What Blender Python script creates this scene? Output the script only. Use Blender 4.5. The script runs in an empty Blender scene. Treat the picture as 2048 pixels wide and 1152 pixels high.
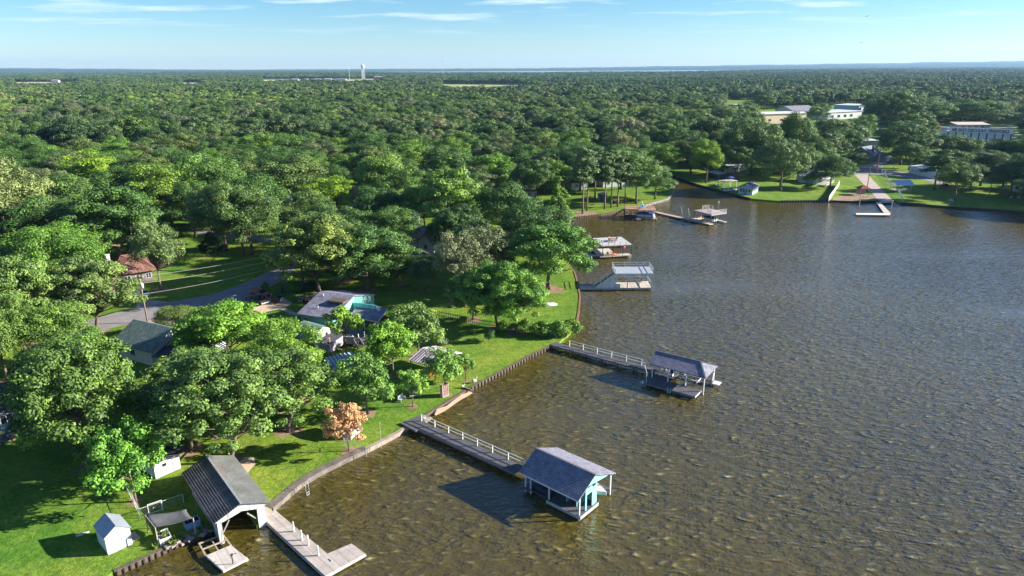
import bpy, math, random
import numpy as np
from mathutils import Vector, Matrix
from mathutils.geometry import tessellate_polygon

random.seed(7)
SC = bpy.context.scene
COL = SC.collection
GZ = 0.55                       # level of the lawns above the lake
R = math.radians

# ------------------------------------------------------------------ camera
F = 1365.33
CAMZ = 48.0
PITCH = math.atan(441 / F)
cam = bpy.data.cameras.new('camera')
cam.lens = 24.0
cam.sensor_width = 36.0
cam.clip_start = 0.5
cam.clip_end = 60000
camo = bpy.data.objects.new('camera', cam)
COL.objects.link(camo)
RM = Matrix.Rotation(math.pi / 2 - PITCH, 4, 'X') @ Matrix.Rotation(R(-0.3), 4, 'Z')
camo.matrix_world = Matrix.Translation((0, 0, CAMZ)) @ RM
SC.camera = camo
RI = RM.inverted()


def P(x, y, z=GZ):
    """survey: the world point at height z seen at photo pixel (x, y)"""
    d = RM @ Vector(((x - 1024) / F, -(y - 576) / F, -1.0))
    t = (z - CAMZ) / d.z
    return Vector((d.x * t, d.y * t, z))


def PX(p):
    q = RI @ (Vector(p) - Vector((0, 0, CAMZ)))
    if q.z > -1:
        return (-9999, -9999, -q.z)
    return (1024 - F * q.x / q.z, 576 + F * q.y / q.z, -q.z)


def ZAT(pt, x, y):
    """height above the lake of photo pixel (x, y) on the vertical through pt"""
    d = RM @ Vector(((x - 1024) / F, -(y - 576) / F, -1.0))
    D = math.hypot(pt[0], pt[1])
    return CAMZ + d.z * D / math.hypot(d.x, d.y)


# ------------------------------------------------------------------ materials
MATS = {}


def ramp(nt, fac, stops):
    r = nt.nodes.new('ShaderNodeValToRGB')
    el = r.color_ramp.elements
    while len(el) < len(stops):
        el.new(0.5)
    for e, (p, c) in zip(el, stops):
        e.position = p
        e.color = (c[0], c[1], c[2], 1)
    nt.links.new(fac, r.inputs[0])
    return r.outputs[0]


def noise(nt, vec, scale, detail=3, rough=.55):
    n = nt.nodes.new('ShaderNodeTexNoise')
    n.inputs['Scale'].default_value = scale
    n.inputs['Detail'].default_value = detail
    n.inputs['Roughness'].default_value = rough
    if vec is not None:
        nt.links.new(vec, n.inputs['Vector'])
    return n.outputs[0]


def mapping(nt, vec, scale=(1, 1, 1), rot=(0, 0, 0)):
    m = nt.nodes.new('ShaderNodeMapping')
    m.inputs['Scale'].default_value = scale
    m.inputs['Rotation'].default_value = rot
    nt.links.new(vec, m.inputs['Vector'])
    return m.outputs[0]


def mix(nt, a, b, fac, mode='MIX'):
    m = nt.nodes.new('ShaderNodeMix')
    m.data_type = 'RGBA'
    m.blend_type = mode
    for s, v in ((m.inputs[0], fac), (m.inputs[6], a), (m.inputs[7], b)):
        if isinstance(v, (int, float)):
            s.default_value = v
        elif isinstance(v, (tuple, list)):
            s.default_value = (v[0], v[1], v[2], 1)
        else:
            nt.links.new(v, s)
    return m.outputs[2]


def bumpn(nt, h, strength, dist):
    b = nt.nodes.new('ShaderNodeBump')
    b.inputs['Strength'].default_value = strength
    b.inputs['Distance'].default_value = dist
    nt.links.new(h, b.inputs['Height'])
    return b.outputs[0]


def new_mat(name):
    m = bpy.data.materials.new(name)
    m.use_nodes = True
    nt = m.node_tree
    b = nt.nodes['Principled BSDF']
    return m, nt, b


def mk(name, col, rough=.75, var=.22, scale=2.5, bump=0., metal=0., pattern=None, spec=.35, streak=None):
    """procedural surface: base colour broken up by noise; pattern 'shingle', 'plank', 'siding', 'brick' in object space"""
    if name in MATS:
        return MATS[name]
    m, nt, b = new_mat(name)
    tc = nt.nodes.new('ShaderNodeTexCoord').outputs['Object']
    n1 = noise(nt, tc, scale, 4, .6)
    n2 = noise(nt, tc, scale * 7, 2, .5)
    c = ramp(nt, n1, [(.3, [x * (1 - var) for x in col]), (.72, [min(1, x * (1 + var)) for x in col])])
    c = mix(nt, c, ramp(nt, n2, [(.3, (1 - var * .7,) * 3), (.7, (1 + var * .4,) * 3)]), 1.0, 'MULTIPLY')
    h = n2
    if pattern in ('shingle', 'brick'):
        br = nt.nodes.new('ShaderNodeTexBrick')
        br.inputs['Color1'].default_value = (.72, .72, .74, 1)
        br.inputs['Color2'].default_value = (1.15, 1.13, 1.1, 1)
        br.inputs['Mortar'].default_value = (.45, .45, .47, 1)
        br.inputs['Scale'].default_value = 1
        br.inputs['Mortar Size'].default_value = .025
        br.inputs['Brick Width'].default_value = .45 if pattern == 'shingle' else .4
        br.inputs['Row Height'].default_value = .26 if pattern == 'shingle' else .14
        nt.links.new(tc, br.inputs['Vector'])
        c = mix(nt, c, br.outputs['Color'], 1.0, 'MULTIPLY')
        h = br.outputs['Color']
    if pattern in ('plank', 'plank_y', 'siding', 'board', 'board_y'):
        w = nt.nodes.new('ShaderNodeTexWave')
        w.bands_direction = {'plank': 'X', 'plank_y': 'Y', 'siding': 'Z', 'board': 'X', 'board_y': 'Y'}[pattern]
        w.wave_profile = 'SAW'
        w.inputs['Scale'].default_value = {'plank': .34, 'plank_y': .34, 'siding': .26, 'board': .22, 'board_y': .22}[pattern]
        nt.links.new(tc, w.inputs['Vector'])
        sh = ramp(nt, w.outputs['Color'], [(0., (.62, .62, .62)), (.1, (1, 1, 1)), (.93, (1, 1, 1)), (1., (.6, .6, .6))])
        c = mix(nt, c, sh, .8, 'MULTIPLY')
        h = sh
        if pattern.startswith('plank'):
            st = noise(nt, mapping(nt, tc, (3.2, .15, 1) if pattern == 'plank' else (.15, 3.2, 1)), 1.2, 3)
            c = mix(nt, c, ramp(nt, st, [(.3, (.75, .75, .75)), (.7, (1.15, 1.15, 1.15))]), .7, 'MULTIPLY')
    if streak:
        sn = noise(nt, mapping(nt, tc, streak[1]), 1.0, 4, .65)
        c = mix(nt, c, streak[0], ramp(nt, sn, [(.5, (0, 0, 0)), (.68, (streak[2],) * 3)]))
    nt.links.new(c, b.inputs['Base Color'])
    b.inputs['Roughness'].default_value = rough
    b.inputs['Metallic'].default_value = metal
    b.inputs['Specular IOR Level'].default_value = spec
    if bump:
        nt.links.new(bumpn(nt, h, .6, bump), b.inputs['Normal'])
    MATS[name] = m
    return m


def glass_mat(name='window_glass', col=(.02, .025, .03)):
    if name in MATS:
        return MATS[name]
    m, nt, b = new_mat(name)
    b.inputs['Base Color'].default_value = (*col, 1)
    b.inputs['Roughness'].default_value = .08
    b.inputs['Specular IOR Level'].default_value = .6
    MATS[name] = m
    return m


# ------------------------------------------------------------------ mesh building
class MB:
    def __init__(self):
        self.v, self.f = [], []

    def add(self, vs, fs):
        o = len(self.v)
        self.v += [tuple(p) for p in vs]
        self.f += [tuple(i + o for i in f) for f in fs]
        return self

    def box(self, x0, x1, y0, y1, z0, z1):
        return self.add([(x0, y0, z0), (x1, y0, z0), (x1, y1, z0), (x0, y1, z0), (x0, y0, z1), (x1, y0, z1), (x1, y1, z1), (x0, y1, z1)],
                        [(0, 3, 2, 1), (4, 5, 6, 7), (0, 1, 5, 4), (1, 2, 6, 5), (2, 3, 7, 6), (3, 0, 4, 7)])

    def cbox(self, c, s, rz=0., bev=0.):
        """box about centre c, size s, turned rz; bev chamfers the top edges"""
        hx, hy, hz = s[0] / 2, s[1] / 2, s[2] / 2
        q = []
        for z, k in ((-hz, 0), (hz - bev, 0), (hz, bev)) if bev else ((-hz, 0), (hz, 0)):
            q.append([(-hx + k, -hy + k, z), (hx - k, -hy + k, z), (hx - k, hy - k, z), (-hx + k, hy - k, z)])
        ca, sa = math.cos(rz), math.sin(rz)
        q = [[(c[0] + x * ca - y * sa, c[1] + x * sa + y * ca, c[2] + z) for x, y, z in r] for r in q]
        return self.loft(q)

    def loft(self, rings, closed=True, caps=True):
        n = len(rings[0])
        vs = [p for r in rings for p in r]
        fs = []
        for i in range(len(rings) - 1):
            for j in range(n if closed else n - 1):
                k = (j + 1) % n
                fs.append((i * n + j, i * n + k, (i + 1) * n + k, (i + 1) * n + j))
        if caps and closed:
            fs.append(tuple(range(n - 1, -1, -1)))
            fs.append(tuple((len(rings) - 1) * n + j for j in range(n)))
        return self.add(vs, fs)

    def beam(self, a, b, w, h=None):
        h = w if h is None else h
        a, b = Vector(a), Vector(b)
        d = (b - a).normalized()
        up = Vector((0, 0, 1)) if abs(d.z) < .98 else Vector((0, 1, 0))
        s = d.cross(up).normalized()
        u = s.cross(d)
        rs = []
        for p in (a, b):
            rs.append([p - s * w / 2 - u * h / 2, p + s * w / 2 - u * h / 2, p + s * w / 2 + u * h / 2, p - s * w / 2 + u * h / 2])
        return self.loft(rs)

    def tube(self, pts, rad, n=7):
        pts = [Vector(p) for p in pts]
        if isinstance(rad, (int, float)):
            rad = [rad] * len(pts)
        rs = []
        for i, p in enumerate(pts):
            d = (pts[min(i + 1, len(pts) - 1)] - pts[max(i - 1, 0)]).normalized()
            up = Vector((0, 0, 1)) if abs(d.z) < .95 else Vector((1, 0, 0))
            s = d.cross(up).normalized()
            u = s.cross(d)
            rs.append([p + (s * math.cos(2 * math.pi * k / n) + u * math.sin(2 * math.pi * k / n)) * rad[i] for k in range(n)])
        return self.loft(rs)

    def slab(self, pts, t):
        """polygon pts (top face) made t thick straight down"""
        n = len(pts)
        top = [tuple(p) for p in pts]
        bot = [(p[0], p[1], p[2] - t) for p in top]
        fs = [tuple(range(n)), tuple(range(2 * n - 1, n - 1, -1))]
        for i in range(n):
            j = (i + 1) % n
            fs.append((j, i, n + i, n + j))
        return self.add(top + bot, fs)

    def ell(self, c, r, nu=10, nv=6):
        rs = []
        for i in range(nv + 1):
            a = math.pi * i / nv
            s = max(math.sin(a), .02)
            rs.append([(c[0] + r[0] * s * math.cos(2 * math.pi * k / nu), c[1] + r[1] * s * math.sin(2 * math.pi * k / nu), c[2] - r[2] * math.cos(a)) for k in range(nu)])
        return self.loft(rs)

    def build(self, name, mat, parent=None, smooth=False):
        me = bpy.data.meshes.new(name)
        me.from_pydata(self.v, [], self.f)
        me.update()
        if smooth:
            me.polygons.foreach_set('use_smooth', [True] * len(me.polygons))
        if mat:
            me.materials.append(mat)
        o = bpy.data.objects.new(name, me)
        COL.objects.link(o)
        if parent:
            o.parent = parent
        return o


def thing(name, label, cat, loc=(0, 0, 0), rz=0., group=None):
    o = bpy.data.objects.new(name, None)
    COL.objects.link(o)
    o.location = loc
    o.rotation_euler = (0, 0, rz)
    o.empty_display_size = .2
    o['label'] = label
    o['category'] = cat
    if group:
        o['group'] = group
    return o


def tag(o, label, cat, group=None):
    o['label'] = label
    o['category'] = cat
    if group:
        o['group'] = group
    return o


def struct(o, kind='structure'):
    o['kind'] = kind
    return o


def dup(root, loc, rz, label=None, group=None):
    r = root.copy()
    COL.objects.link(r)
    r.location = loc
    r.rotation_euler = (0, 0, rz)
    if label:
        r['label'] = label
    if group:
        r['group'] = group
    for ch in list(root.children):
        c = ch.copy()
        COL.objects.link(c)
        c.parent = r
        for g in ch.children:
            d = g.copy()
            COL.objects.link(d)
            d.parent = c
    return r


def frame(a, b, z=GZ):
    """origin at pixel a, local x towards pixel b: location, heading, length"""
    p, q = P(a[0], a[1], z), P(b[0], b[1], z)
    return Vector((p.x, p.y, 0)), math.atan2(q.y - p.y, q.x - p.x), (q - p).length


def loc2(o, rz, p):
    """world point p in the frame at o turned rz"""
    d = Vector(p) - Vector(o)
    return Vector((d.x * math.cos(rz) + d.y * math.sin(rz), -d.x * math.sin(rz) + d.y * math.cos(rz), p[2]))


def inpoly(x, y, poly):
    c = False
    j = len(poly) - 1
    for i in range(len(poly)):
        xi, yi = poly[i][0], poly[i][1]
        xj, yj = poly[j][0], poly[j][1]
        if (yi > y) != (yj > y) and x < (xj - xi) * (y - yi) / (yj - yi) + xi:
            c = not c
        j = i
    return c


# ------------------------------------------------------------------ light and sky
SUN_DIR = Vector((.93, .06, .375)).normalized()     # towards the sun
SUN_EL = math.asin(SUN_DIR.z)
SUN_AZ = math.atan2(SUN_DIR.x, SUN_DIR.y)           # clockwise from +Y
sl = bpy.data.lights.new('sun', 'SUN')
sl.energy = 5.0
sl.angle = R(.5)
sl.color = (1., .95, .86)
so = bpy.data.objects.new('sun', sl)
COL.objects.link(so)
so.rotation_euler = SUN_DIR.to_track_quat('Z', 'Y').to_euler()

w = bpy.data.worlds.new('World')
SC.world = w
w.use_nodes = True
nt = w.node_tree
bg = nt.nodes['Background']
sky = nt.nodes.new('ShaderNodeTexSky')
sky.sky_type = 'NISHITA'
sky.sun_disc = False
sky.sun_elevation = SUN_EL
sky.sun_rotation = SUN_AZ
sky.air_density = 1.0
sky.dust_density = .15
sky.ozone_density = 3.0
gen = nt.nodes.new('ShaderNodeTexCoord').outputs['Generated']
sep = nt.nodes.new('ShaderNodeSeparateXYZ')
nt.links.new(gen, sep.inputs[0])
# thin high cloud: streaks drawn on the dome by direction (plane-projected), only where the noise is high
div = nt.nodes.new('ShaderNodeVectorMath')
div.operation = 'DIVIDE'
mx = nt.nodes.new('ShaderNodeMath')
mx.operation = 'ADD'
mx.inputs[1].default_value = .035
nt.links.new(sep.outputs[2], mx.inputs[0])
cmb = nt.nodes.new('ShaderNodeCombineXYZ')
for i in range(3):
    nt.links.new(mx.outputs[0], cmb.inputs[i])
nt.links.new(gen, div.inputs[0])
nt.links.new(cmb.outputs[0], div.inputs[1])
cn = noise(nt, mapping(nt, div.outputs[0], (.55, .95, 0), (0, 0, R(24))), 1.0, 7, .56)
cm = ramp(nt, cn, [(.53, (0, 0, 0)), (.69, (.9, .9, .9))])
# clear-air colour by height above the horizon, as the photograph's polarised sky has it
hz = nt.nodes.new('ShaderNodeMapRange')
hz.inputs[1].default_value = -.02
hz.inputs[2].default_value = .40
nt.links.new(sep.outputs[2], hz.inputs[0])
tint = ramp(nt, hz.outputs[0], [(0., (.72, .84, 1.03)), (.10, (.65, .82, 1.02)), (.25, (.47, .73, .92)), (.5, (.7, .9, 1.15)), (1., (.62, .78, 1.05))])
skc = mix(nt, sky.outputs[0], tint, 1., 'MULTIPLY')
fade = nt.nodes.new('ShaderNodeMapRange')
fade.inputs[1].default_value = .035
fade.inputs[2].default_value = .085
nt.links.new(sep.outputs[2], fade.inputs[0])
fade2 = nt.nodes.new('ShaderNodeMapRange')
fade2.inputs[1].default_value = .26
fade2.inputs[2].default_value = .12
nt.links.new(sep.outputs[2], fade2.inputs[0])
cmf = mix(nt, (0, 0, 0), cm, fade.outputs[0])
cmf = mix(nt, (0, 0, 0), cmf, fade2.outputs[0])
skc = mix(nt, skc, (5.6, 6.4, 6.9), cmf)
nt.links.new(skc, bg.inputs[0])
bg.inputs[1].default_value = .062
SC.view_settings.view_transform = 'Standard'
SC.view_settings.look = 'None'
SC.view_settings.exposure = 1.6
SC.view_settings.gamma = 1

SC.cycles.sample_clamp_direct = 8
SC.cycles.sample_clamp_indirect = 4
# ------------------------------------------------------------------ ground and lake
SHORE = [(230, 1152), (300, 1120), (350, 1096), (398, 1078), (428, 1064)]
SHORE2 = [(545, 1024), (600, 976), (640, 951), (690, 926), (735, 905), (790, 876), (820, 857), (850, 838), (868, 826), (900, 806), (940, 782),
          (1000, 750), (1060, 716), (1117, 690), (1134, 676), (1152, 658), (1158, 625), (1160, 597), (1156, 573), (1148, 545), (1120, 505),
          (1070, 478), (1015, 462), (1000, 447), (1020, 442), (1060, 446), (1100, 446), (1145, 438), (1200, 432), (1240, 424), (1290, 413), (1335, 400),
          (1348, 388), (1349, 374), (1335, 362), (1300, 352), (1310, 344), (1350, 356), (1395, 372), (1440, 385), (1500, 400), (1560, 405), (1650, 404), (1700, 406),
          (1762, 405), (1789, 404), (1800, 409), (1900, 417), (1990, 423), (2048, 428), (2200, 440)]
wl = [P(x, y, 0) for x, y in SHORE]
w2 = [P(x, y, 0) for x, y in SHORE2]
# boat slip cut into the bank under the weathered boathouse
BO, BR, BL = frame((427, 1047), (540, 1003), 2.9)


def BW(x, y, z=0.):
    return Vector((BO.x + x * math.cos(BR) - y * math.sin(BR), BO.y + x * math.sin(BR) + y * math.cos(BR), z))


slip = [BW(.9, .2), BW(.9, 8.5), BW(4.3, 8.5), BW(4.3, .2)]
shore = [Vector((-75, -400, 0)), Vector((-62, 10, 0)), Vector((-48, 42, 0))] + wl + slip + w2 + [Vector((300, 236, 0)), Vector((520, 225, 0)), Vector((900, 120, 0)), Vector((900, -400, 0))]
outer = [Vector((16000, -400, 0)), Vector((16000, 17000, 0)), Vector((-16000, 17000, 0)), Vector((-16000, -400, 0))]
loop = shore + outer


def grass_mat():
    m, nt, b = new_mat('lawn_grass')
    pos = nt.nodes.new('ShaderNodeNewGeometry').outputs['Position']
    n0 = noise(nt, pos, .035, 4, .6)
    n1 = noise(nt, pos, .35, 4, .65)
    n2 = noise(nt, pos, 2.6, 3, .7)
    c = ramp(nt, n1, [(.28, (.085, .17, .020)), (.5, (.14, .225, .028)), (.72, (.21, .27, .042))])
    c2 = ramp(nt, n0, [(.38, (.62, .85, .8)), (.64, (1.3, 1.1, 1.1))])
    c = mix(nt, c, c2, 1., 'MULTIPLY')
    c = mix(nt, c, ramp(nt, n2, [(.3, (.5, .56, .5)), (.68, (1.35, 1.28, 1.2))]), 1., 'MULTIPLY')
    dirt = noise(nt, pos, .09, 5, .65)
    c = mix(nt, c, (.15, .13, .05), ramp(nt, dirt, [(.60, (0, 0, 0)), (.74, (.7, .7, .7))]))
    nt.links.new(c, b.inputs['Base Color'])
    b.inputs['Roughness'].default_value = .9
    b.inputs['Specular IOR Level'].default_value = .1
    n3 = noise(nt, pos, 6, 2, .7)
    h = mix(nt, n2, n3, .5)
    nt.links.new(bumpn(nt, h, .7, .16), b.inputs['Normal'])
    return m


GRASS = grass_mat()
tris = tessellate_polygon([[Vector((p.x, p.y, 0)) for p in loop]])
g = MB()
g.v = [(p.x, p.y, GZ) for p in loop] + [(p.x, p.y, -2.5) for p in loop]
N = len(loop)
fs = []
for t in tris:
    a, b_, c_ = [loop[i] for i in t]
    up = (b_.x - a.x) * (c_.y - a.y) - (b_.y - a.y) * (c_.x - a.x) > 0
    fs.append(tuple(t) if up else tuple(reversed(t)))
for i in range(len(shore) - 1):
    fs.append((i, i + 1, N + i + 1, N + i))
g.f = fs
ground = struct(g.build('ground', GRASS))


def water_mat():
    m, nt, b = new_mat('lake_water')
    pos = nt.nodes.new('ShaderNodeNewGeometry').outputs['Position']

    def ridged(vec, scale, detail, rough=.5):
        n = nt.nodes.new('ShaderNodeTexNoise')
        n.noise_type = 'RIDGED_MULTIFRACTAL'
        n.normalize = True
        n.inputs['Scale'].default_value = scale
        n.inputs['Detail'].default_value = detail
        n.inputs['Roughness'].default_value = rough
        nt.links.new(vec, n.inputs['Vector'])
        return n.outputs[0]

    def bump(h, dist, prev=None):
        k = nt.nodes.new('ShaderNodeBump')
        nt.links.new(wind, k.inputs['Strength'])
        k.inputs['Distance'].default_value = dist
        nt.links.new(h, k.inputs['Height'])
        if prev is not None:
            nt.links.new(prev, k.inputs['Normal'])
        return k.outputs[0]
    # a little warp so that the crests wander
    wob = nt.nodes.new('ShaderNodeTexNoise')
    wob.inputs['Scale'].default_value = .12
    nt.links.new(pos, wob.inputs['Vector'])
    wv = nt.nodes.new('ShaderNodeVectorMath')
    wv.operation = 'MULTIPLY_ADD'
    wv.inputs[1].default_value = (1.5, 1.5, 0)
    nt.links.new(wob.outputs['Color'], wv.inputs[0])
    nt.links.new(pos, wv.inputs[2])
    pw = wv.outputs[0]
    big = noise(nt, pos, .022, 4, .6)
    lanes = noise(nt, mapping(nt, pos, (.010, .035, 1), (0, 0, R(-14))), 1.0, 4, .6)
    wind = ramp(nt, lanes, [(.34, (.38, .38, .38)), (.52, (.95, .95, .95))])
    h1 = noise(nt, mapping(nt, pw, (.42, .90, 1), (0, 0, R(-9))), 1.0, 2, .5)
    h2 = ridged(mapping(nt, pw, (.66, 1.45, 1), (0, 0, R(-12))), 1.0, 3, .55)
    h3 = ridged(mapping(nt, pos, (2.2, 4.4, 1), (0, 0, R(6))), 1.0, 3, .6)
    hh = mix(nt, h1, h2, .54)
    c = ramp(nt, hh, [(.30, (.068, .053, .010)), (.47, (.132, .107, .028)), (.60, (.22, .19, .09)), (.74, (.36, .34, .27))])  # olive troughs; the pale crests are sky reflection painted into the colour
    c = mix(nt, c, ramp(nt, big, [(.35, (.84, .85, .86)), (.65, (1.14, 1.12, 1.08))]), 1., 'MULTIPLY')
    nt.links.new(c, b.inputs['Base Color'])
    b.inputs['Roughness'].default_value = .6
    b.inputs['Specular IOR Level'].default_value = .0
    nt.links.new(bump(h3, .13, bump(h2, .40, bump(h1, .62))), b.inputs['Normal'])
    # the clear skin of the water mirrors the sky off calmer ripples
    b.inputs['Coat Weight'].default_value = 1.
    b.inputs['Coat IOR'].default_value = 1.65
    b.inputs['Coat Roughness'].default_value = .12
    nt.links.new(bump(h3, .08, bump(h2, .15, bump(h1, .24))), b.inputs['Coat Normal'])
    return m


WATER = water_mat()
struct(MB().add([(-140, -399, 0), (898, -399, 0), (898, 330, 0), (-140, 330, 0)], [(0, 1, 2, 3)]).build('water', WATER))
# the next arm of the lake, six kilometres off
fl = [P(380, 147.5), P(640, 147), P(880, 149.5), P(1100, 149.2), P(1400, 147.0), P(1700, 139.5), P(2048, 137.5), P(2048, 136.3), P(1500, 139.6), P(1000, 142.0), P(640, 143.3), P(380, 144.6)]
fl = [Vector((p.x, p.y, GZ + .3)) for p in fl]
mb = MB()
mb.add(fl, [(i, i + 1, 10 - i, 11 - i) for i in range(5)])
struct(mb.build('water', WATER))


def hills_mat():
    m, nt, b = new_mat('wooded_hills')
    pos = nt.nodes.new('ShaderNodeNewGeometry').outputs['Position']
    n1 = noise(nt, mapping(nt, pos, (.011, .004, .03)), 1.0, 6, .7)
    c = ramp(nt, n1, [(.35, (.018, .04, .012)), (.6, (.05, .085, .03)), (.74, (.09, .11, .05))])
    nt.links.new(c, b.inputs['Base Color'])
    b.inputs['Roughness'].default_value = .95
    b.inputs['Specular IOR Level'].default_value = .05
    return m


def hills(name, y0, depth, hfun, seed):
    rng = random.Random(seed)
    mb = MB()
    n, k = 400, 8
    ph = [rng.uniform(0, 6.28) for _ in range(8)]
    for i in range(n + 1):
        x = -11000 + 24000 * i / n
        for j in range(k + 1):
            t = j / k
            y = y0 + depth * t
            e = math.sin(math.pi * min(1, t * .9 + .02) * .56) ** .8
            z = hfun(x) * e * (1 + .06 * math.sin(x * .0031 + ph[0]) + .05 * math.sin(x * .0083 + ph[1] + t)) + rng.uniform(0, 9) * (j > 0)
            mb.v.append((x, y, z - (4 if j == 0 else 0)))
    for i in range(n):
        for j in range(k):
            a = i * (k + 1) + j
            mb.f.append((a, a + k + 1, a + k + 2, a + 1))
    return struct(mb.build(name, hills_mat()))


hills('hills', 9700, 3600, lambda x: 20 + max(0, x - 1500) * .007 + max(0, -x - 5200) * .010, 3)
hills('hills', 12800, 3500, lambda x: 26 + max(0, x - 500) * .0085 + max(0, -x - 6500) * .012, 5)

# ------------------------------------------------------------------ roads, paths, bare patches: sheets 4 mm apart
ASPH = mk('asphalt', (.23, .21, .21), .9, .14, .5, .01)
CONC = mk('concrete', (.40, .33, .27), .85, .2, .8, .01)
SAND = mk('sand', (.56, .40, .27), .95, .15, .9, .02)
DIRT = mk('dirt', (.26, .17, .10), .95, .3, .7, .03)


def sheet(name, px, mat, lvl):
    pts = [P(x, y, GZ + .004 * lvl) for x, y in px]
    ts = tessellate_polygon([[Vector((p.x, p.y, 0)) for p in pts]])
    fs = []
    for t in ts:
        a, b_, c_ = [pts[i] for i in t]
        up = (b_.x - a.x) * (c_.y - a.y) - (b_.y - a.y) * (c_.x - a.x) > 0
        fs.append(tuple(t) if up else tuple(reversed(t)))
    return struct(MB().add(pts, fs).build(name, mat))


ROAD = [(-60, 640), (60, 676), (130, 680), (170, 668), (240, 652), (330, 634), (420, 622), (478, 610), (520, 586), (560, 562), (590, 540), (596, 520), (590, 500), (560, 488), (500, 478), (440, 474), (380, 464),
        (380, 456), (440, 463), (500, 469), (545, 478), (568, 492), (574, 512), (556, 534), (520, 552), (470, 574), (420, 590), (350, 602), (290, 612), (230, 626), (160, 644), (120, 650), (60, 645), (-60, 612)]
sheet('road', ROAD, ASPH, 2)
sheet('path', [(470, 612), (498, 596), (560, 590), (585, 607), (560, 618), (520, 626), (455, 640)], SAND, 1)     # sandy driveway
sheet('path', [(560, 619), (570, 616), (602, 630), (594, 634)], CONC, 3)
sheet('path', [(270, 612), (290, 598), (320, 602), (350, 606), (330, 618), (290, 620)], CONC, 1)
sheet('path', [(300, 660), (290, 640), (340, 632), (392, 640), (380, 672), (330, 680)], CONC, 1)
sheet('sand', [(466, 936), (490, 914), (507, 914), (511, 928), (497, 944), (478, 962)], SAND, 1)
sheet('sand', [(869, 829), (874, 818), (893, 812), (905, 802), (922, 790), (940, 783), (946, 786), (918, 802), (890, 822), (872, 831)], SAND, 1)
sheet('sand', [(837, 846), (852, 836), (861, 833), (866, 837), (850, 848)], CONC, 2)
sheet('path', [(515, 1024), (524, 1006), (545, 1022), (548, 1024), (530, 1034)], CONC, 1)
# far shore: boat ramp, street behind it
sheet('road', [(1762, 406), (1789, 405), (1748, 362), (1733, 346), (1708, 348)], CONC, 2)
sheet('road', [(1700, 349), (1740, 348), (1790, 352), (1850, 360), (1905, 376), (1905, 371), (1850, 352), (1800, 343), (1760, 339), (1772, 326), (1800, 318), (1770, 316), (1730, 330), (1705, 338)], ASPH, 3)
sheet('dirt', [(1668, 396), (1700, 386), (1760, 392), (1758, 398), (1700, 402), (1665, 402)], DIRT, 1)
sheet('path', [(1150, 425), (1190, 422), (1195, 428), (1150, 434)], DIRT, 1)
sheet('path', [(1080, 441), (1105, 428), (1150, 432), (1140, 441)], DIRT, 1)
FIELD = mk('dry_field', (.42, .40, .20), .95, .15, .02)
sheet('field', [(25, 163.5), (160, 163.5), (165, 170), (20, 171)], FIELD, 1)
sheet('field', [(360, 165), (408, 165), (410, 172), (355, 172)], FIELD, 1)
sheet('field', [(520, 160), (765, 159), (770, 167), (515, 168)], FIELD, 1)
sheet('field', [(880, 168), (1055, 170), (1060, 178), (875, 177)], mk('mown_field', (.27, .32, .10), .95, .15, .02), 1)
sheet('field', [(1845, 250), (2100, 246), (2120, 300), (1840, 282)], mk('mown_field', (.27, .32, .10)), 1)
sheet('path', [(1030, 416), (1060, 413), (1062, 417), (1034, 420)], CONC, 1)


# ------------------------------------------------------------------ retaining walls along the water
def bulkhead(label, px, wall_mat, top, thick, post_mat=None, spacing=1.2, post_h=.0, name='retaining_wall', cat='retaining wall', off=0.05):
    pts = [P(x, y, 0) for x, y in px]
    c = sum(pts, Vector()) / len(pts)
    t = thing(name, label, cat, (c.x, c.y, 0))
    q = [p - c for p in pts]
    outer_, inner = [], []
    for i, p in enumerate(q):
        d = (q[min(i + 1, len(q) - 1)] - q[max(i - 1, 0)])
        nrm = Vector((d.y, -d.x, 0)).normalized()     # towards the water (shore runs anticlockwise round it)
        outer_.append(p + nrm * (off + .12))
        inner.append(p - nrm * thick)
    rings = []
    for o_, i_ in zip(outer_, inner):
        rings.append([(o_.x, o_.y, -1.), (i_.x, i_.y, -1.), (i_.x, i_.y, top), (o_.x, o_.y, top)])
    MB().loft(rings).build('wall', wall_mat, t)
    if post_mat:
        L = sum((outer_[i + 1] - outer_[i]).length for i in range(len(q) - 1))
        spacing = max(spacing, L / 60.)
        dist = .2
        for i in range(len(q) - 1):
            a, b_ = outer_[i], outer_[i + 1]
            d = (b_ - a)
            l = d.length
            d.normalize()
            nrm = Vector((d.y, -d.x, 0))
            while dist < l:
                p = a + d * dist + nrm * .09
                MB().cbox((p.x, p.y, (top + post_h - 1) / 2 - (len(t.children) * 37 % 11) * .006), (.13, .14, top + post_h + 1), math.atan2(d.y, d.x)).build('post', post_mat, t)
                dist += spacing
            dist -= l
    return t


TIM = mk('weathered_timber', (.115, .085, .06), .9, .35, 2.5, .02)
TIMD = mk('dark_timber', (.045, .036, .028), .9, .35, 2.5, .02)
CAPC = mk('old_concrete', (.165, .138, .115), .9, .4, 1.2, .02, streak=((.07, .06, .05), (.5, .5, .5), .7))
bulkhead('broad weathered concrete seawall edging the lawn beside the old boathouse', SHORE2[:5], CAPC, GZ + .06, .9, None)
bulkhead('narrow concrete edging curving along the lawn to the aqua boathouse pier', SHORE2[4:8], mk('pale_concrete', (.30, .24, .19), .9, .3, 1.2, .02), GZ + .05, .42, None)
bulkhead('plank edging in front of the two small sandy beaches', SHORE2[7:11], TIM, GZ + .05, .3, None)
bulkhead('timber bulkhead with short posts below the sunny lawn by the hip roofed boathouse', SHORE2[10:14], TIM, GZ + .08, .25, TIMD, .8, .02)
bulkhead('brown timber bulkhead round the grassy point with the white boat', SHORE2[15:20], mk('brown_timber', (.22, .13, .06), .9, .3, 2, .02), GZ + .1, .2, TIM, 2.2, .05)
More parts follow.
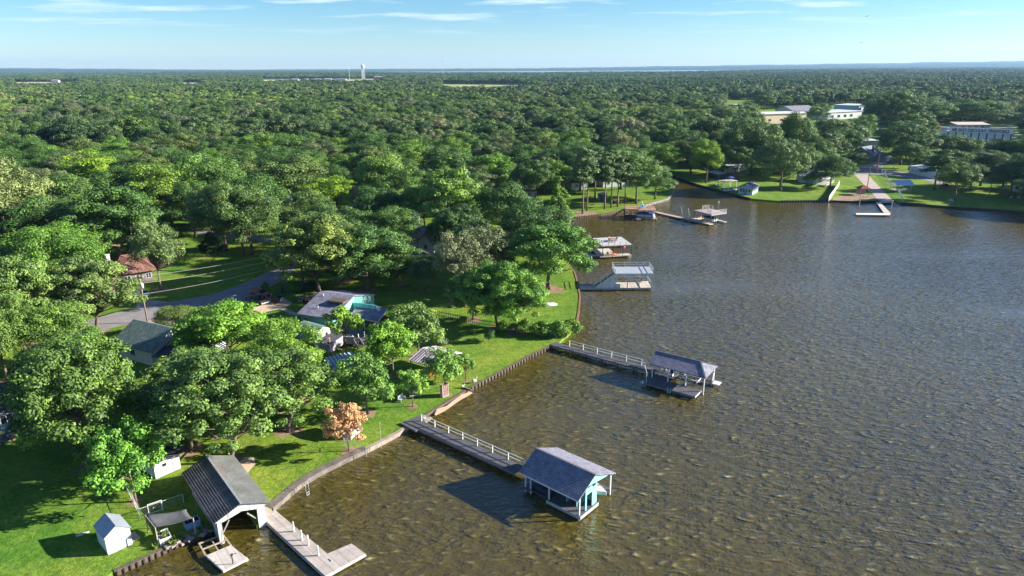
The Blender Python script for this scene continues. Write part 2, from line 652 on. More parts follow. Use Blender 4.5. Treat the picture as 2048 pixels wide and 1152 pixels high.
bulkhead('timber bulkhead below the shed and the planter at the bottom of the frame', SHORE, TIM, GZ + .06, .3, TIMD, .62, .0)
bulkhead('post and board bulkhead along the grass under the tall pines', SHORE2[27:31], TIM, GZ + .08, .25, mk('tan_timber', (.27, .19, .12), .9, .3, 2, .02), .9, .25)
bulkhead('grey stone edging round the grassy corner of the cove', SHORE2[30:34], mk('grey_stone', (.20, .18, .15), .9, .4, 1.2, .05), GZ + .1, .5, None)
bulkhead('dark wooden bulkhead in front of the canopy and the blue cottage', SHORE2[36:41], TIMD, GZ + .25, .3, None)
bulkhead('black and white slatted bulkhead ending at the white board fence', SHORE2[41:43], TIMD, GZ + .2, .3, mk('bleached_timber', (.42, .38, .32), .9, .3, 2, .02), 1.0, .04)
bulkhead('dark bulkhead beside the public boat ramp', SHORE2[42:45], TIMD, GZ + .2, .3, None)
bulkhead('long dark bulkhead under the shaded park on the far shore', SHORE2[46:51], TIMD, GZ + .25, .3, None)
# ------------------------------------------------------------------ shared building parts
WHITE = mk('white_paint', (.58, .58, .56), .6, .10, 1.2)
WHITEB = mk('white_boards', (.50, .50, .48), .7, .14, 1.2, .01, pattern='board', streak=((.20, .175, .15), (3., 3., .45), .85))
CREAM = mk('cream_siding', (.60, .54, .44), .7, .12, 1., .01, pattern='siding')
GREYW = mk('grey_siding', (.34, .36, .38), .7, .12, 1., .01, pattern='siding')
AQUA = mk('aqua_paint', (.22, .60, .52), .65, .10, 1.5, .01, pattern='board')
TEAL = mk('teal_siding', (.10, .26, .235), .65, .12, 1.2, .01, pattern='siding')
SHING = mk('grey_shingles', (.22, .215, .26), .9, .2, .8, .02, pattern='shingle')
SHINGG = mk('weathered_shingles', (.235, .225, .275), .9, .3, .9, .02, pattern='shingle', streak=((.13, .12, .14), (.5, .5, .5), .6))
SHINGB = mk('brown_shingles', (.27, .135, .10), .9, .2, .8, .02, pattern='shingle')
SHINGT = mk('taupe_shingles', (.30, .21, .18), .9, .2, .8, .02, pattern='shingle')
SHINGN = mk('green_shingles', (.16, .22, .19), .9, .2, .8, .02, pattern='shingle')
SHINGD = mk('dark_shingles', (.06, .062, .075), .9, .25, .8, .02, pattern='shingle')
DECKG = mk('grey_decking', (.088, .088, .10), .85, .16, 1., .008, pattern='plank')
DECKW = mk('bleached_decking', (.42, .36, .31), .9, .2, .8, .012, pattern='plank_y')
DECKB = mk('brown_decking', (.36, .20, .13), .85, .18, 1., .008, pattern='plank')
DECKP = mk('pale_decking', (.50, .44, .38), .85, .15, 1., .008, pattern='plank')
PILE = mk('pile_wood', (.07, .055, .045), .9, .3, 3)
METAL = mk('galvanized_metal', (.50, .51, .52), .45, .12, 2., 0, .4)
DKMET = mk('dark_metal', (.05, .05, .055), .5, .2, 2.)
ROOFW = mk('white_metal_roof', (.62, .63, .65), .5, .1, 1.)
GLASS = glass_mat()
CLEARG = glass_mat('sky_glass', (.05, .07, .09))
BLACK = mk('black_plastic', (.018, .018, .02), .5, .2, 3)
RED = mk('red_plastic', (.55, .04, .03), .45, .1, 2)
ORANGE = mk('orange_plastic', (.65, .18, .05), .5, .1, 2)
BLUE = mk('blue_canvas', (.03, .06, .28), .7, .2, 2)
NAVY = mk('navy_cover', (.018, .024, .06), .7, .2, 2)
LBLUE = mk('light_blue_plastic', (.10, .42, .62), .5, .1, 2)
SOIL = mk('soil', (.14, .09, .055), .95, .35, 4, .03)
KEEP = []


def shell(mb, vs, fs, t):
    """a folded sheet (roof) t thick, closed round its rim"""
    n = len(vs)
    allv = [tuple(p) for p in vs] + [(p[0], p[1], p[2] - t) for p in vs]
    out = [tuple(f) for f in fs] + [tuple(i + n for i in reversed(f)) for f in fs]
    cnt = {}
    for f in fs:
        for i in range(len(f)):
            a, b = f[i], f[(i + 1) % len(f)]
            cnt[(a, b)] = 1
    for (a, b) in cnt:
        if (b, a) not in cnt:
            out.append((b, a, a + n, b + n))
    return mb.add(allv, out)


def roof_gable(x0, x1, y0, y1, ze, zr, axis='x', t=.14, mid=.5):
    mb = MB()
    if axis == 'x':
        ym = y0 + (y1 - y0) * mid
        vs = [(x0, y0, ze), (x1, y0, ze), (x1, ym, zr), (x0, ym, zr), (x1, y1, ze), (x0, y1, ze)]
        fs = [(0, 1, 2, 3), (3, 2, 4, 5)]
    else:
        xm = x0 + (x1 - x0) * mid
        vs = [(x0, y0, ze), (xm, y0, zr), (xm, y1, zr), (x0, y1, ze), (x1, y0, ze), (x1, y1, ze)]
        fs = [(0, 1, 2, 3), (1, 4, 5, 2)]
    return shell(mb, vs, fs, t)


def roof_hip(x0, x1, y0, y1, ze, zr, hl, hr, t=.14):
    ym = (y0 + y1) / 2
    vs = [(x0, y0, ze), (x1, y0, ze), (x1, y1, ze), (x0, y1, ze), (x0 + hl, ym, zr), (x1 - hr, ym, zr)]
    fs = [(0, 1, 5, 4), (2, 3, 4, 5)]
    if hr:
        fs.append((1, 2, 5))
    if hl:
        fs.append((3, 0, 4))
    return shell(MB(), vs, fs, t)


def roof_corr(x0, x1, ya, za, yb, zb, pitch=.3, amp=.035, t=.05, along='y'):
    """corrugated sheet between the edge (ya, za) and the edge (yb, zb); ridges run up the slope"""
    n = int((x1 - x0) / pitch * 4)
    vs, fs = [], []
    for i in range(n + 1):
        x = x0 + (x1 - x0) * i / n
        d = amp * (0, 1, 0, -1)[i % 4]
        vs += [(x, ya, za + d), (x, yb, zb + d)]
    for i in range(n):
        fs.append((2 * i, 2 * i + 2, 2 * i + 3, 2 * i + 1))
    if along == 'x':
        vs = [(y, x, z) for x, y, z in vs]
        fs = [tuple(reversed(f)) for f in fs]
    return shell(MB(), vs, fs, t)


def window(par, side, L, D, s, z, w, h, fm=None, pm=None, prd=.05):
    """window whose centre is s along the side, sill at z; frame part with its pane"""
    fm = fm or WHITE
    fr_, pn = MB(), MB()
    def bx(mb, a0, a1, z0, z1, o0, o1):
        if side == 'f':
            mb.box(a0, a1, -o1, -o0, z0, z1)
        elif side == 'b':
            mb.box(a0, a1, D + o0, D + o1, z0, z1)
        elif side == 'r':
            mb.box(L + o0, L + o1, a0, a1, z0, z1)
        else:
            mb.box(-o1, -o0, a0, a1, z0, z1)
    b = .09
    bx(fr_, s - w / 2, s - w / 2 + b, z, z + h, .005, prd)
    bx(fr_, s + w / 2 - b, s + w / 2, z, z + h, .005, prd)
    bx(fr_, s - w / 2 + b, s + w / 2 - b, z, z + b, .005, prd)
    bx(fr_, s - w / 2 + b, s + w / 2 - b, z + h - b, z + h, .005, prd)
    if w > .9:
        bx(fr_, s - .04, s + .04, z + b, z + h - b, .005, prd - .01)
    bx(pn, s - w / 2 + b * .8, s + w / 2 - b * .8, z + b * .8, z + h - b * .8, .004, .022)
    f = fr_.build('window', fm, par)
    pn.build('pane', pm or GLASS, f)
    return f


def door(par, side, L, D, s, z, w, h, m):
    d, k = MB(), MB()
    if side == 'f':
        d.box(s - w / 2, s + w / 2, -.05, -.004, z, z + h)
        k.box(s + w / 2 - .16, s + w / 2 - .08, -.11, -.05, z + .95, z + 1.05)
    elif side == 'r':
        d.box(L + .004, L + .05, s - w / 2, s + w / 2, z, z + h)
        k.box(L + .05, L + .11, s + w / 2 - .16, s + w / 2 - .08, z + .95, z + 1.05)
    else:
        d.box(-.05, -.004, s - w / 2, s + w / 2, z, z + h)
        k.box(-.11, -.05, s + w / 2 - .16, s + w / 2 - .08, z + .95, z + 1.05)
    o = d.build('door', m, par)
    k.build('handle', METAL, o)
    return o


def walls(L, D, h, zr=None, axis='x', base=-.2):
    mb = MB()
    if zr is None:
        return mb.box(0, L, 0, D, base, h)
    if axis == 'x':
        pr = [(0, base), (D, base), (D, h), (D / 2, zr), (0, h)]
        return mb.loft([[(0, y, z) for y, z in pr], [(L, y, z) for y, z in pr]])
    pr = [(0, base), (L, base), (L, h), (L / 2, zr), (0, h)]
    return mb.loft([[(x, 0, z) for x, z in reversed(pr)], [(x, D, z) for x, z in reversed(pr)]])


def house(label, a, b, D, h, roof, rise, wm, rm, wins=(), doors=(), axis='x', over=.5, cat='house', name='house', chimney=None, hl=None, hr=None, z0=GZ, L=None, keep=True):
    o, rz, l = frame(a, b, z0)
    L = L or l
    t = thing(name, label, cat, (o.x, o.y, z0), rz)
    if roof == 'gable':
        s = rise / ((D if axis == 'x' else L) / 2)
        walls(L, D, h, h + rise, axis).build('wall', wm, t)
        drop = over * s
        if axis == 'x':
            r_ = roof_gable(-over, L + over, -over, D + over, h - drop + .16, h + rise + .17, 'x')
        else:
            r_ = roof_gable(-over, L + over, -over, D + over, h - drop + .16, h + rise + .17, 'y')
    elif roof == 'hip':
        walls(L, D, h).build('wall', wm, t)
        hh = D / 2 + over
        r_ = roof_hip(-over, L + over, -over, D + over, h + .05, h + rise, hh if hl is None else hl, hh if hr is None else hr)
    elif roof == 'flat':
        walls(L, D, h).build('wall', wm, t)
        r_ = MB().box(-over, L + over, -over, D + over, h + .003, h + .28)
    elif roof == 'shed':
        walls(L, D, h).build('wall', wm, t)
        r_ = shell(MB(), [(-over, -over, h + .02), (L + over, -over, h + .02), (L + over, D + over, h + rise), (-over, D + over, h + rise)], [(0, 1, 2, 3)], .12)
    ro = r_.build('roof', rm, t)
    if chimney:
        cx_, cy_, ct, cm_ = chimney
        MB().box(cx_ - .45, cx_ + .45, cy_ - .35, cy_ + .35, h - .3, ct).box(cx_ - .52, cx_ + .52, cy_ - .42, cy_ + .42, ct + .002, ct + .12).build('chimney', cm_, ro)
    for wdef in wins:
        window(t, wdef[0], L, D, *wdef[1:])
    for d in doors:
        door(t, d[0], L, D, *d[1:])
    if keep:
        c = Vector((o.x + (L * math.cos(rz) - D * math.sin(rz)) / 2, o.y + (L * math.sin(rz) + D * math.cos(rz)) / 2, 0))
        KEEP.append((c.x, c.y, math.hypot(L, D) / 2 + 2.5))
    return t


def rail(par, pts, h, m, spacing=2., heights=(.5, 1.), ps=.1, pname='railing_post', rname='rail', rw=.06, rh=.09):
    """posts every spacing along pts and rails between them, as children of par"""
    rm = MB()
    done = set()
    for a, b in zip(pts[:-1], pts[1:]):
        a, b = Vector(a), Vector(b)
        n = max(1, round((b - a).length / spacing))
        for i in range(n + 1):
            p = a.lerp(b, i / n)
            k = (round(p.x, 2), round(p.y, 2))
            if k in done:
                continue
            done.add(k)
            MB().cbox((p.x, p.y, p.z + h / 2), (ps, ps, h), math.atan2(b.y - a.y, b.x - a.x)).build(pname, m, par)
        for hh in heights:
            rm.beam(a + Vector((0, 0, hh * h - .05)), b + Vector((0, 0, hh * h - .05)), rw, rh)
    return rm.build(rname, m, par)


def piles(par, xy, z1, z0=-1.5, r=.13, m=None, name='pile'):
    for x, y in xy:
        MB().tube([(x, y, z0), (x, y, z1)], r, 8).build(name, m or PILE, par)


def post(par, x, y, z0, z1, s, m, name='post'):
    return MB().box(x - s / 2, x + s / 2, y - s / 2, y + s / 2, z0, z1).build(name, m, par)


def chair(name, label, loc, rz, m, group=None, cat='chair'):
    """slatted garden armchair"""
    t = thing(name, label, cat, loc, rz, group)
    MB().box(-.28, .28, -.27, .27, .36, .42).build('seat', m, t)
    MB().loft([[(-.28, .24, .42), (.28, .24, .42), (.28, .29, .42), (-.28, .29, .42)], [(-.25, .45, 1.0), (.25, .45, 1.0), (.25, .49, 1.0), (-.25, .49, 1.0)]]).build('backrest', m, t)
    for sx in (-1, 1):
        MB().box(sx * .33 - .04, sx * .33 + .04, -.3, .3, .56, .60).build('armrest', m, t)
        for sy in (-1, 1):
            MB().box(sx * .31 - .03, sx * .31 + .03, sy * .25 - .03, sy * .25 + .03, 0, .56).build('leg', m, t)
    return t


def hull_rings(L, B, D, z0, full=.75, flare=.12):
    rs = []
    n = 9
    for i in range(n):
        t = i / (n - 1)
        x = -L / 2 + L * t
        k = 1. if t < .45 else max(.03, 1 - ((t - .45) / .55) ** 2.1)
        hw = B / 2 * k
        kz = z0 + D * (.0 if t < .6 else ((t - .6) / .4) ** 2 * .55)
        zt = z0 + D * (1 + flare * t * t)
        rs.append([(x, -hw, zt), (x, -hw * .92, kz + D * .35), (x, -hw * .35, kz), (x, hw * .35, kz), (x, hw * .92, kz + D * .35), (x, hw, zt)])
    return rs


def motorboat(name, label, loc, rz, L=6., B=2.3, hull=None, cover=None, z0=.2, outboard=True, group=None, console=True):
    t = thing(name, label, 'boat', loc, rz, group)
    hm_ = hull or WHITE
    MB().loft(hull_rings(L, B, .85, z0)).build('hull', hm_, t, False)
    zt = z0 + .85
    if cover:
        rs = []
        for i in range(8):
            u = i / 7
            x = -L * .46 + L * .9 * u
            k = 1. if u < .45 else max(.06, 1 - ((u - .45) / .55) ** 2.1)
            hw = B / 2 * k * 1.03
            hz_ = .55 * math.sin(math.pi * min(1, .18 + u * .75)) ** .7 + .06
            rs.append([(x, -hw, zt + .03), (x, -hw * .6, zt + hz_ * .8), (x, 0, zt + hz_), (x, hw * .6, zt + hz_ * .8), (x, hw, zt + .03)])
        MB().loft(rs).build('cover', cover, t, True)
    else:
        MB().loft([[(-L * .42, -B * .36, zt + .02), (L * .1, -B * .36, zt + .02), (L * .1, B * .36, zt + .02), (-L * .42, B * .36, zt + .02)],
                   [(-L * .40, -B * .34, zt + .06), (L * .09, -B * .34, zt + .06), (L * .09, B * .34, zt + .06), (-L * .40, B * .34, zt + .06)]]).build('cockpit_floor', mk('boat_carpet', (.12, .12, .13), .9), t)
        for s in (-1, 1):
            MB().cbox((-L * .16, s * B * .2, zt + .28), (.5, .5, .44), 0, .06).build('seat', mk('seat_vinyl', (.5, .48, .44), .5), t)
        if console:
            MB().loft([[(L * .06, -B * .36, zt + .05), (L * .16, -B * .3, zt + .05), (L * .16, B * .3, zt + .05), (L * .06, B * .36, zt + .05)],
                       [(L * .0, -B * .33, zt + .55), (L * .03, -B * .3, zt + .55), (L * .03, B * .3, zt + .55), (L * .0, B * .33, zt + .55)]]).build('windshield', CLEARG, t)
    if outboard:
        e = MB().cbox((-L / 2 - .28, 0, zt + .30), (.5, .38, .55), 0, .08).build('outboard_motor', BLACK, t)
        MB().box(-L / 2 - .34, -L / 2 - .18, -.06, .06, z0 - .35, zt + .02).build('motor_leg', BLACK, e)
    return t


def pontoon(name, label, loc, rz, L=6.5, B=2.4, cover=None, z0=.1):
    t = thing(name, label, 'boat', loc, rz)
    for s in (-1, 1):
        MB().tube([(-L / 2, s * .85, z0 + .3), (L * .42, s * .85, z0 + .3), (L / 2, s * .85, z0 + .45)], [.32, .32, .05], 10).build('pontoon_tube', METAL, t, True)
    MB().box(-L / 2, L * .47, -B / 2, B / 2, z0 + .62, z0 + .72).build('deck', mk('boat_carpet', (.12, .12, .13), .9), t)
    MB().box(-L / 2 + .1, L * .44, -B / 2, -B / 2 + .05, z0 + .722, z0 + 1.35).box(-L / 2 + .1, L * .44, B / 2 - .05, B / 2, z0 + .722, z0 + 1.35).box(L * .44 - .05, L * .44, -B / 2 + .05, B / 2 - .05, z0 + .722, z0 + 1.35).build('side_fence', WHITE, t)
    if cover:
        rs = []
        for i in range(7):
            u = i / 6
            x = -L * .45 + L * .88 * u
            hz_ = .42 + .35 * math.sin(math.pi * (.1 + .8 * u))
            rs.append([(x, -B / 2 - .03, z0 + 1.2), (x, -B * .3, z0 + 1.2 + hz_), (x, B * .3, z0 + 1.2 + hz_), (x, B / 2 + .03, z0 + 1.2)])
        MB().loft(rs).build('cover', cover, t, True)
    e = MB().cbox((-L / 2 - .35, 0, z0 + 1.25), (.5, .42, .6), 0, .08).build('outboard_motor', WHITE, t)
    MB().box(-L / 2 - .42, -L / 2 - .26, -.06, .06, z0 - .3, z0 + .95).build('motor_leg', METAL, e)
    return t


def jetski(name, label, loc, rz, m):
    t = thing(name, label, 'jet ski', loc, rz)
    rs = []
    for i in range(8):
        u = i / 7
        x = -1.5 + 3. * u
        hw = .55 * (1 if u < .5 else max(.08, 1 - ((u - .5) / .5) ** 2))
        zt = .55 + (.35 if .35 < u < .8 else .1) * 1
        rs.append([(x, -hw, .45), (x, -hw * .6, .05), (x, hw * .6, .05), (x, hw, .45), (x, hw * .35, zt), (x, -hw * .35, zt)])
    MB().loft(rs).build('hull', m, t, True)
    MB().cbox((-.5, 0, .86), (1.2, .36, .26), 0, .08).build('seat', BLACK, t)
    MB().tube([(.25, -.4, 1.05), (.35, 0, 1.1), (.25, .4, 1.05)], .03, 6).build('handlebar', BLACK, t)
    return t


PAINTM = {}


def car(name, label, cat, loc, rz, col, kind, group=None):
    """x forward. kinds: suv, pickup, sedan"""
    t = thing(name, label, cat, loc, rz, group)
    pm = mk('car_paint_' + '_'.join('%d' % (c * 100) for c in col), col, .25, .06, 2, spec=.6)
    L, W = {'suv': (4.7, 1.85), 'pickup': (5.6, 1.95), 'sedan': (4.6, 1.8)}[kind]
    st = {'suv': [(-.5, .62, .96), (-.47, .38, 1.05), (-.2, .32, 1.08), (.2, .32, 1.05), (.44, .36, .95), (.5, .5, .78)],
          'pickup': [(-.5, .55, .98), (-.485, .45, 1.0), (-.1, .40, 1.02), (.22, .40, 1.05), (.46, .42, 1.0), (.5, .52, .85)],
          'sedan': [(-.5, .5, .85), (-.47, .34, .92), (-.2, .28, .95), (.2, .28, .93), (.44, .32, .82), (.5, .42, .68)]}[kind]
    rs = []
    for i, (u, z0, z1) in enumerate(st):
        hw = W / 2 * (.9 if i in (0, len(st) - 1) else 1.)
        x = u * L
        rs.append([(x, -hw * .95, z0), (x, hw * .95, z0), (x, hw, z0 + .22), (x, hw, z1 - .14), (x, hw * .88, z1), (x, -hw * .88, z1), (x, -hw, z1 - .14), (x, -hw, z0 + .22)])
    body = MB().loft(rs)
    body.build('body', pm, t)
    cz = 1.03 if kind != 'sedan' else .92
    x0, x1, x2, x3, zr = {'suv': (-2.25, 1.0, -2.0, .25, 1.72), 'pickup': (-.55, 1.15, -.35, .55, 1.78), 'sedan': (-1.75, .95, -1.1, .2, 1.42)}[kind]
    hb, ht = W / 2 * .9, W / 2 * .74
    MB().loft([[(x0, -hb, cz), (x1, -hb, cz), (x1, hb, cz), (x0, hb, cz)], [(x2, -ht, zr), (x3, -ht, zr), (x3, ht, zr), (x2, ht, zr)],
               [(x2 + .15, -ht + .1, zr + .05), (x3 - .15, -ht + .1, zr + .05), (x3 - .15, ht - .1, zr + .05), (x2 + .15, ht - .1, zr + .05)]]).build('cabin', pm, t)
    def lerp(a, b, k):
        return a + (b - a) * k
    r0, r1 = [], []
    for k, r_ in ((.18, r0), (.84, r1)):
        e = .012
        xa, xb, hh = lerp(x0, x2, k) - e, lerp(x1, x3, k) + e, lerp(hb, ht, k) + e
        r_ += [(xa, -hh, lerp(cz, zr, k)), (xb, -hh, lerp(cz, zr, k)), (xb, hh, lerp(cz, zr, k)), (xa, hh, lerp(cz, zr, k))]
    MB().loft([r0, r1], caps=False).build('window', GLASS, t)
    if kind == 'pickup':
        MB().box(-2.7, -.75, -.78, .78, 1.021, 1.035).build('bed_floor', BLACK, t)
        MB().box(-2.72, -.7, -.97, -.80, 1.022, 1.20).box(-2.72, -.7, .80, .97, 1.022, 1.20).box(-2.80, -2.722, -.97, .97, .7, 1.20).build('bed_side', pm, t)
        MB().box(-2.92, -2.80, -.9, .9, .52, .70).build('bumper', METAL, t)
    for sx in (L * .31, -L * .31):
        for s in (-1, 1):
            y = s * (W / 2 - .1)
            wv = MB().tube([(sx, y - .12, .36), (sx, y + .12, .36)], .36, 14).build('wheel', BLACK, t)
            MB().tube([(sx, y + s * .121, .36), (sx, y + s * .135, .36)], .22, 10).build('rim', METAL, wv)
    for s in (-1, 1):
        MB().box(L * .485, L * .503, s * W * .34 - .18, s * W * .34 + .18, .62, .76).build('headlight', WHITE, t)
        MB().box(-L * .507, -L * .49, s * W * .40 - .1, s * W * .40 + .1, .74, .98).build('tail_light', RED, t)
    return t
# ------------------------------------------------------------------ aqua boathouse and its pier
def aqua_boathouse():
    o, rz, L = frame((1037.5, 944), (1157, 1002), 3.0)
    W = 7.35
    t = thing('boathouse', 'aqua boathouse with grey shingled gable roof at the end of the nearest long pier', 'boathouse', o, rz)
    zr, ym, ze = 4.75, 3.2, 3.02
    r_ = shell(MB(), [(0, 0, ze), (L, 0, ze), (L, ym, zr), (0, ym, zr), (L, W, ze - .1), (0, W, ze - .1)], [(0, 1, 2, 3), (3, 2, 4, 5)], .13).build('roof', SHING, t)
    MB().box(-.02, L + .02, ym - .12, ym + .12, zr - .03, zr + .03).build('ridge_cap', mk('ridge_shingles', (.13, .13, .15), .9), r_)
    # eave boards
    MB().box(0, L, -.04, -.002, ze - .2, ze - .02).box(0, L, W + .002, W + .04, ze - .3, ze - .12).build('fascia', WHITE, r_)
    # gable end and the closed room under it
    xg = L - .35
    s1 = (zr - ze) / ym
    MB().loft([[(xg, ym - 1.6, ze + (ym - 1.6) * s1 - .2), (xg, W - .5, 2.98), (xg, ym + .1, zr - .18), (xg, ym - .1, zr - .2)], [(xg + .1, ym - 1.6, ze + (ym - 1.6) * s1 - .2), (xg + .1, W - .5, 2.98), (xg + .1, ym + .1, zr - .18), (xg + .1, ym - .1, zr - .2)]]).build('gable_wall', AQUA, t)
    wy0, wy1, dz = 1.75, 3.95, .62
    mb = MB()
    mb.box(xg - .02, xg + .08, 3.05, wy1, dz, 3.0)
    mb.box(xg - .02, xg + .08, wy0, wy0 + .25, dz, 3.4)
    mb.box(xg - .02, xg + .08, wy0 + .25, 3.05, 2.55, 3.3)
    mb.box(xg - 2.6, xg - .021, wy1 - .1, wy1, dz, 3.6)
    mb.box(xg - 2.6, xg - 2.5, wy0, wy1 - .101, dz, 3.6)
    mb.box(xg - 1.2, xg - 1.1, wy0, wy1 - .101, dz, 3.6)
    mb.build('room_wall', AQUA, t)
    MB().box(xg - 1.09, xg - 1.03, 2.1, 2.95, dz + .005, 2.6).build('door', mk('door_aqua', (.12, .36, .34), .6), t)
    # decks: front terrace, middle walk, outer finger
    MB().box(3.7, L - .1, .55, 2.4, .45, dz).box(-.6, L - .1, 2.401, 4.1, .45, dz).box(.1, L - .5, W - .75, W - .1, .45, dz).box(.1, 1.1, .6, 2.4, .45, dz).build('deck', DECKG, t)
    MB().box(3.7, L - .1, .50, .549, .2, dz - .01).box(L - .099, L - .05, .55, 4.1, .2, dz - .01).build('deck_skirt', mk('grey_trim', (.36, .35, .35), .8), t)
    for x, y in ((.25, .95), (1.0, 1.0), (3.9, .8), (L - .35, .7)):
        post(t, x, y, -1.5, ze + y * s1 - .14, .14, WHITE)
    for x in (.3, 4.2, L - .4):
        post(t, x, W - .4, -1.5, 2.95, .14, WHITE)
    MB().beam((.2, .9, ze + .25), (L - .1, .9, ze + .25), .1, .22).beam((.2, W - .4, 2.9), (L - .1, W - .4, 2.9), .1, .2).build('beam', WHITE, t)
    piles(t, [(4., 2.), (6., 2.), (8., 2.), (1, 3.2), (4, 3.8), (7, 3.8), (2, 7), (6, 7)], .44)
    ramp_ = MB()
    for y in (1.0, 1.8):
        ramp_.beam((1.2, y, .55), (3.6, y, .55), .1, .2)
    ramp_.build('boat_lift', DKMET, t)
    m = Matrix.Translation(o) @ Matrix.Rotation(rz, 4, 'Z')
    c = m @ Vector((L - 3.1, 5.4, .1))
    motorboat('motorboat', 'white motorboat stored under the aqua boathouse roof with its bow towards the open lake', (c.x, c.y, .25), rz, 6.4, 2.2)
    c = m @ Vector((2.35, 1.4, 0))
    jetski('jet_ski', 'dark jet ski on the lift in the shaded slip of the aqua boathouse', (c.x, c.y, .62), rz + math.pi, NAVY)


aqua_boathouse()


def pier(label, a, b, w, z, rail_side, deck_m, rail_m, spacing, ext=0., name='pier', rails=(.55, 1.), rail_from=0., rail_h=1.05, rail_to=None):
    o, rz, L = frame(a, b, z)
    L += ext
    t = thing(name, label, 'pier', (o.x, o.y, 0), rz)
    MB().box(0, L, -w / 2, w / 2, z - .10, z).build('deck', deck_m, t)
    MB().box(0, L, -w / 2 - .05, -w / 2 - .002, z - .32, z - .02).box(0, L, w / 2 + .002, w / 2 + .05, z - .32, z - .02).build('stringer', mk('pier_edge', (.16, .15, .15), .85), t)
    n = max(2, int(L / 3.2))
    piles(t, [(1.5 + (L - 2) * i / n, s * (w / 2 - .2)) for i in range(n + 1) for s in (-1, 1)], z - .11)
    if rail_m:
        y = rail_side * (w / 2 - .06)
        rail(t, [(rail_from, y, z), (rail_to or L, y, z)], rail_h, rail_m, spacing, rails, .12)
    return t


def platform(par, pxs, z, m, name='platform'):
    o, rz = par.location, par.rotation_euler.z
    MB().slab([loc2((o.x, o.y, 0), rz, P(x, y, z)) for x, y in pxs], .18).build(name, m, par)


pr_ = pier('long grey pier with white railing from the lawn to the aqua boathouse', (832, 846), (1036, 938), 1.9, .82, 1, DECKG, WHITE, 2.55, ext=.3, rail_from=.2)
platform(pr_, [(800, 846), (831, 862), (853, 851), (846, 833), (838, 831)], .80, DECKG, 'landing')


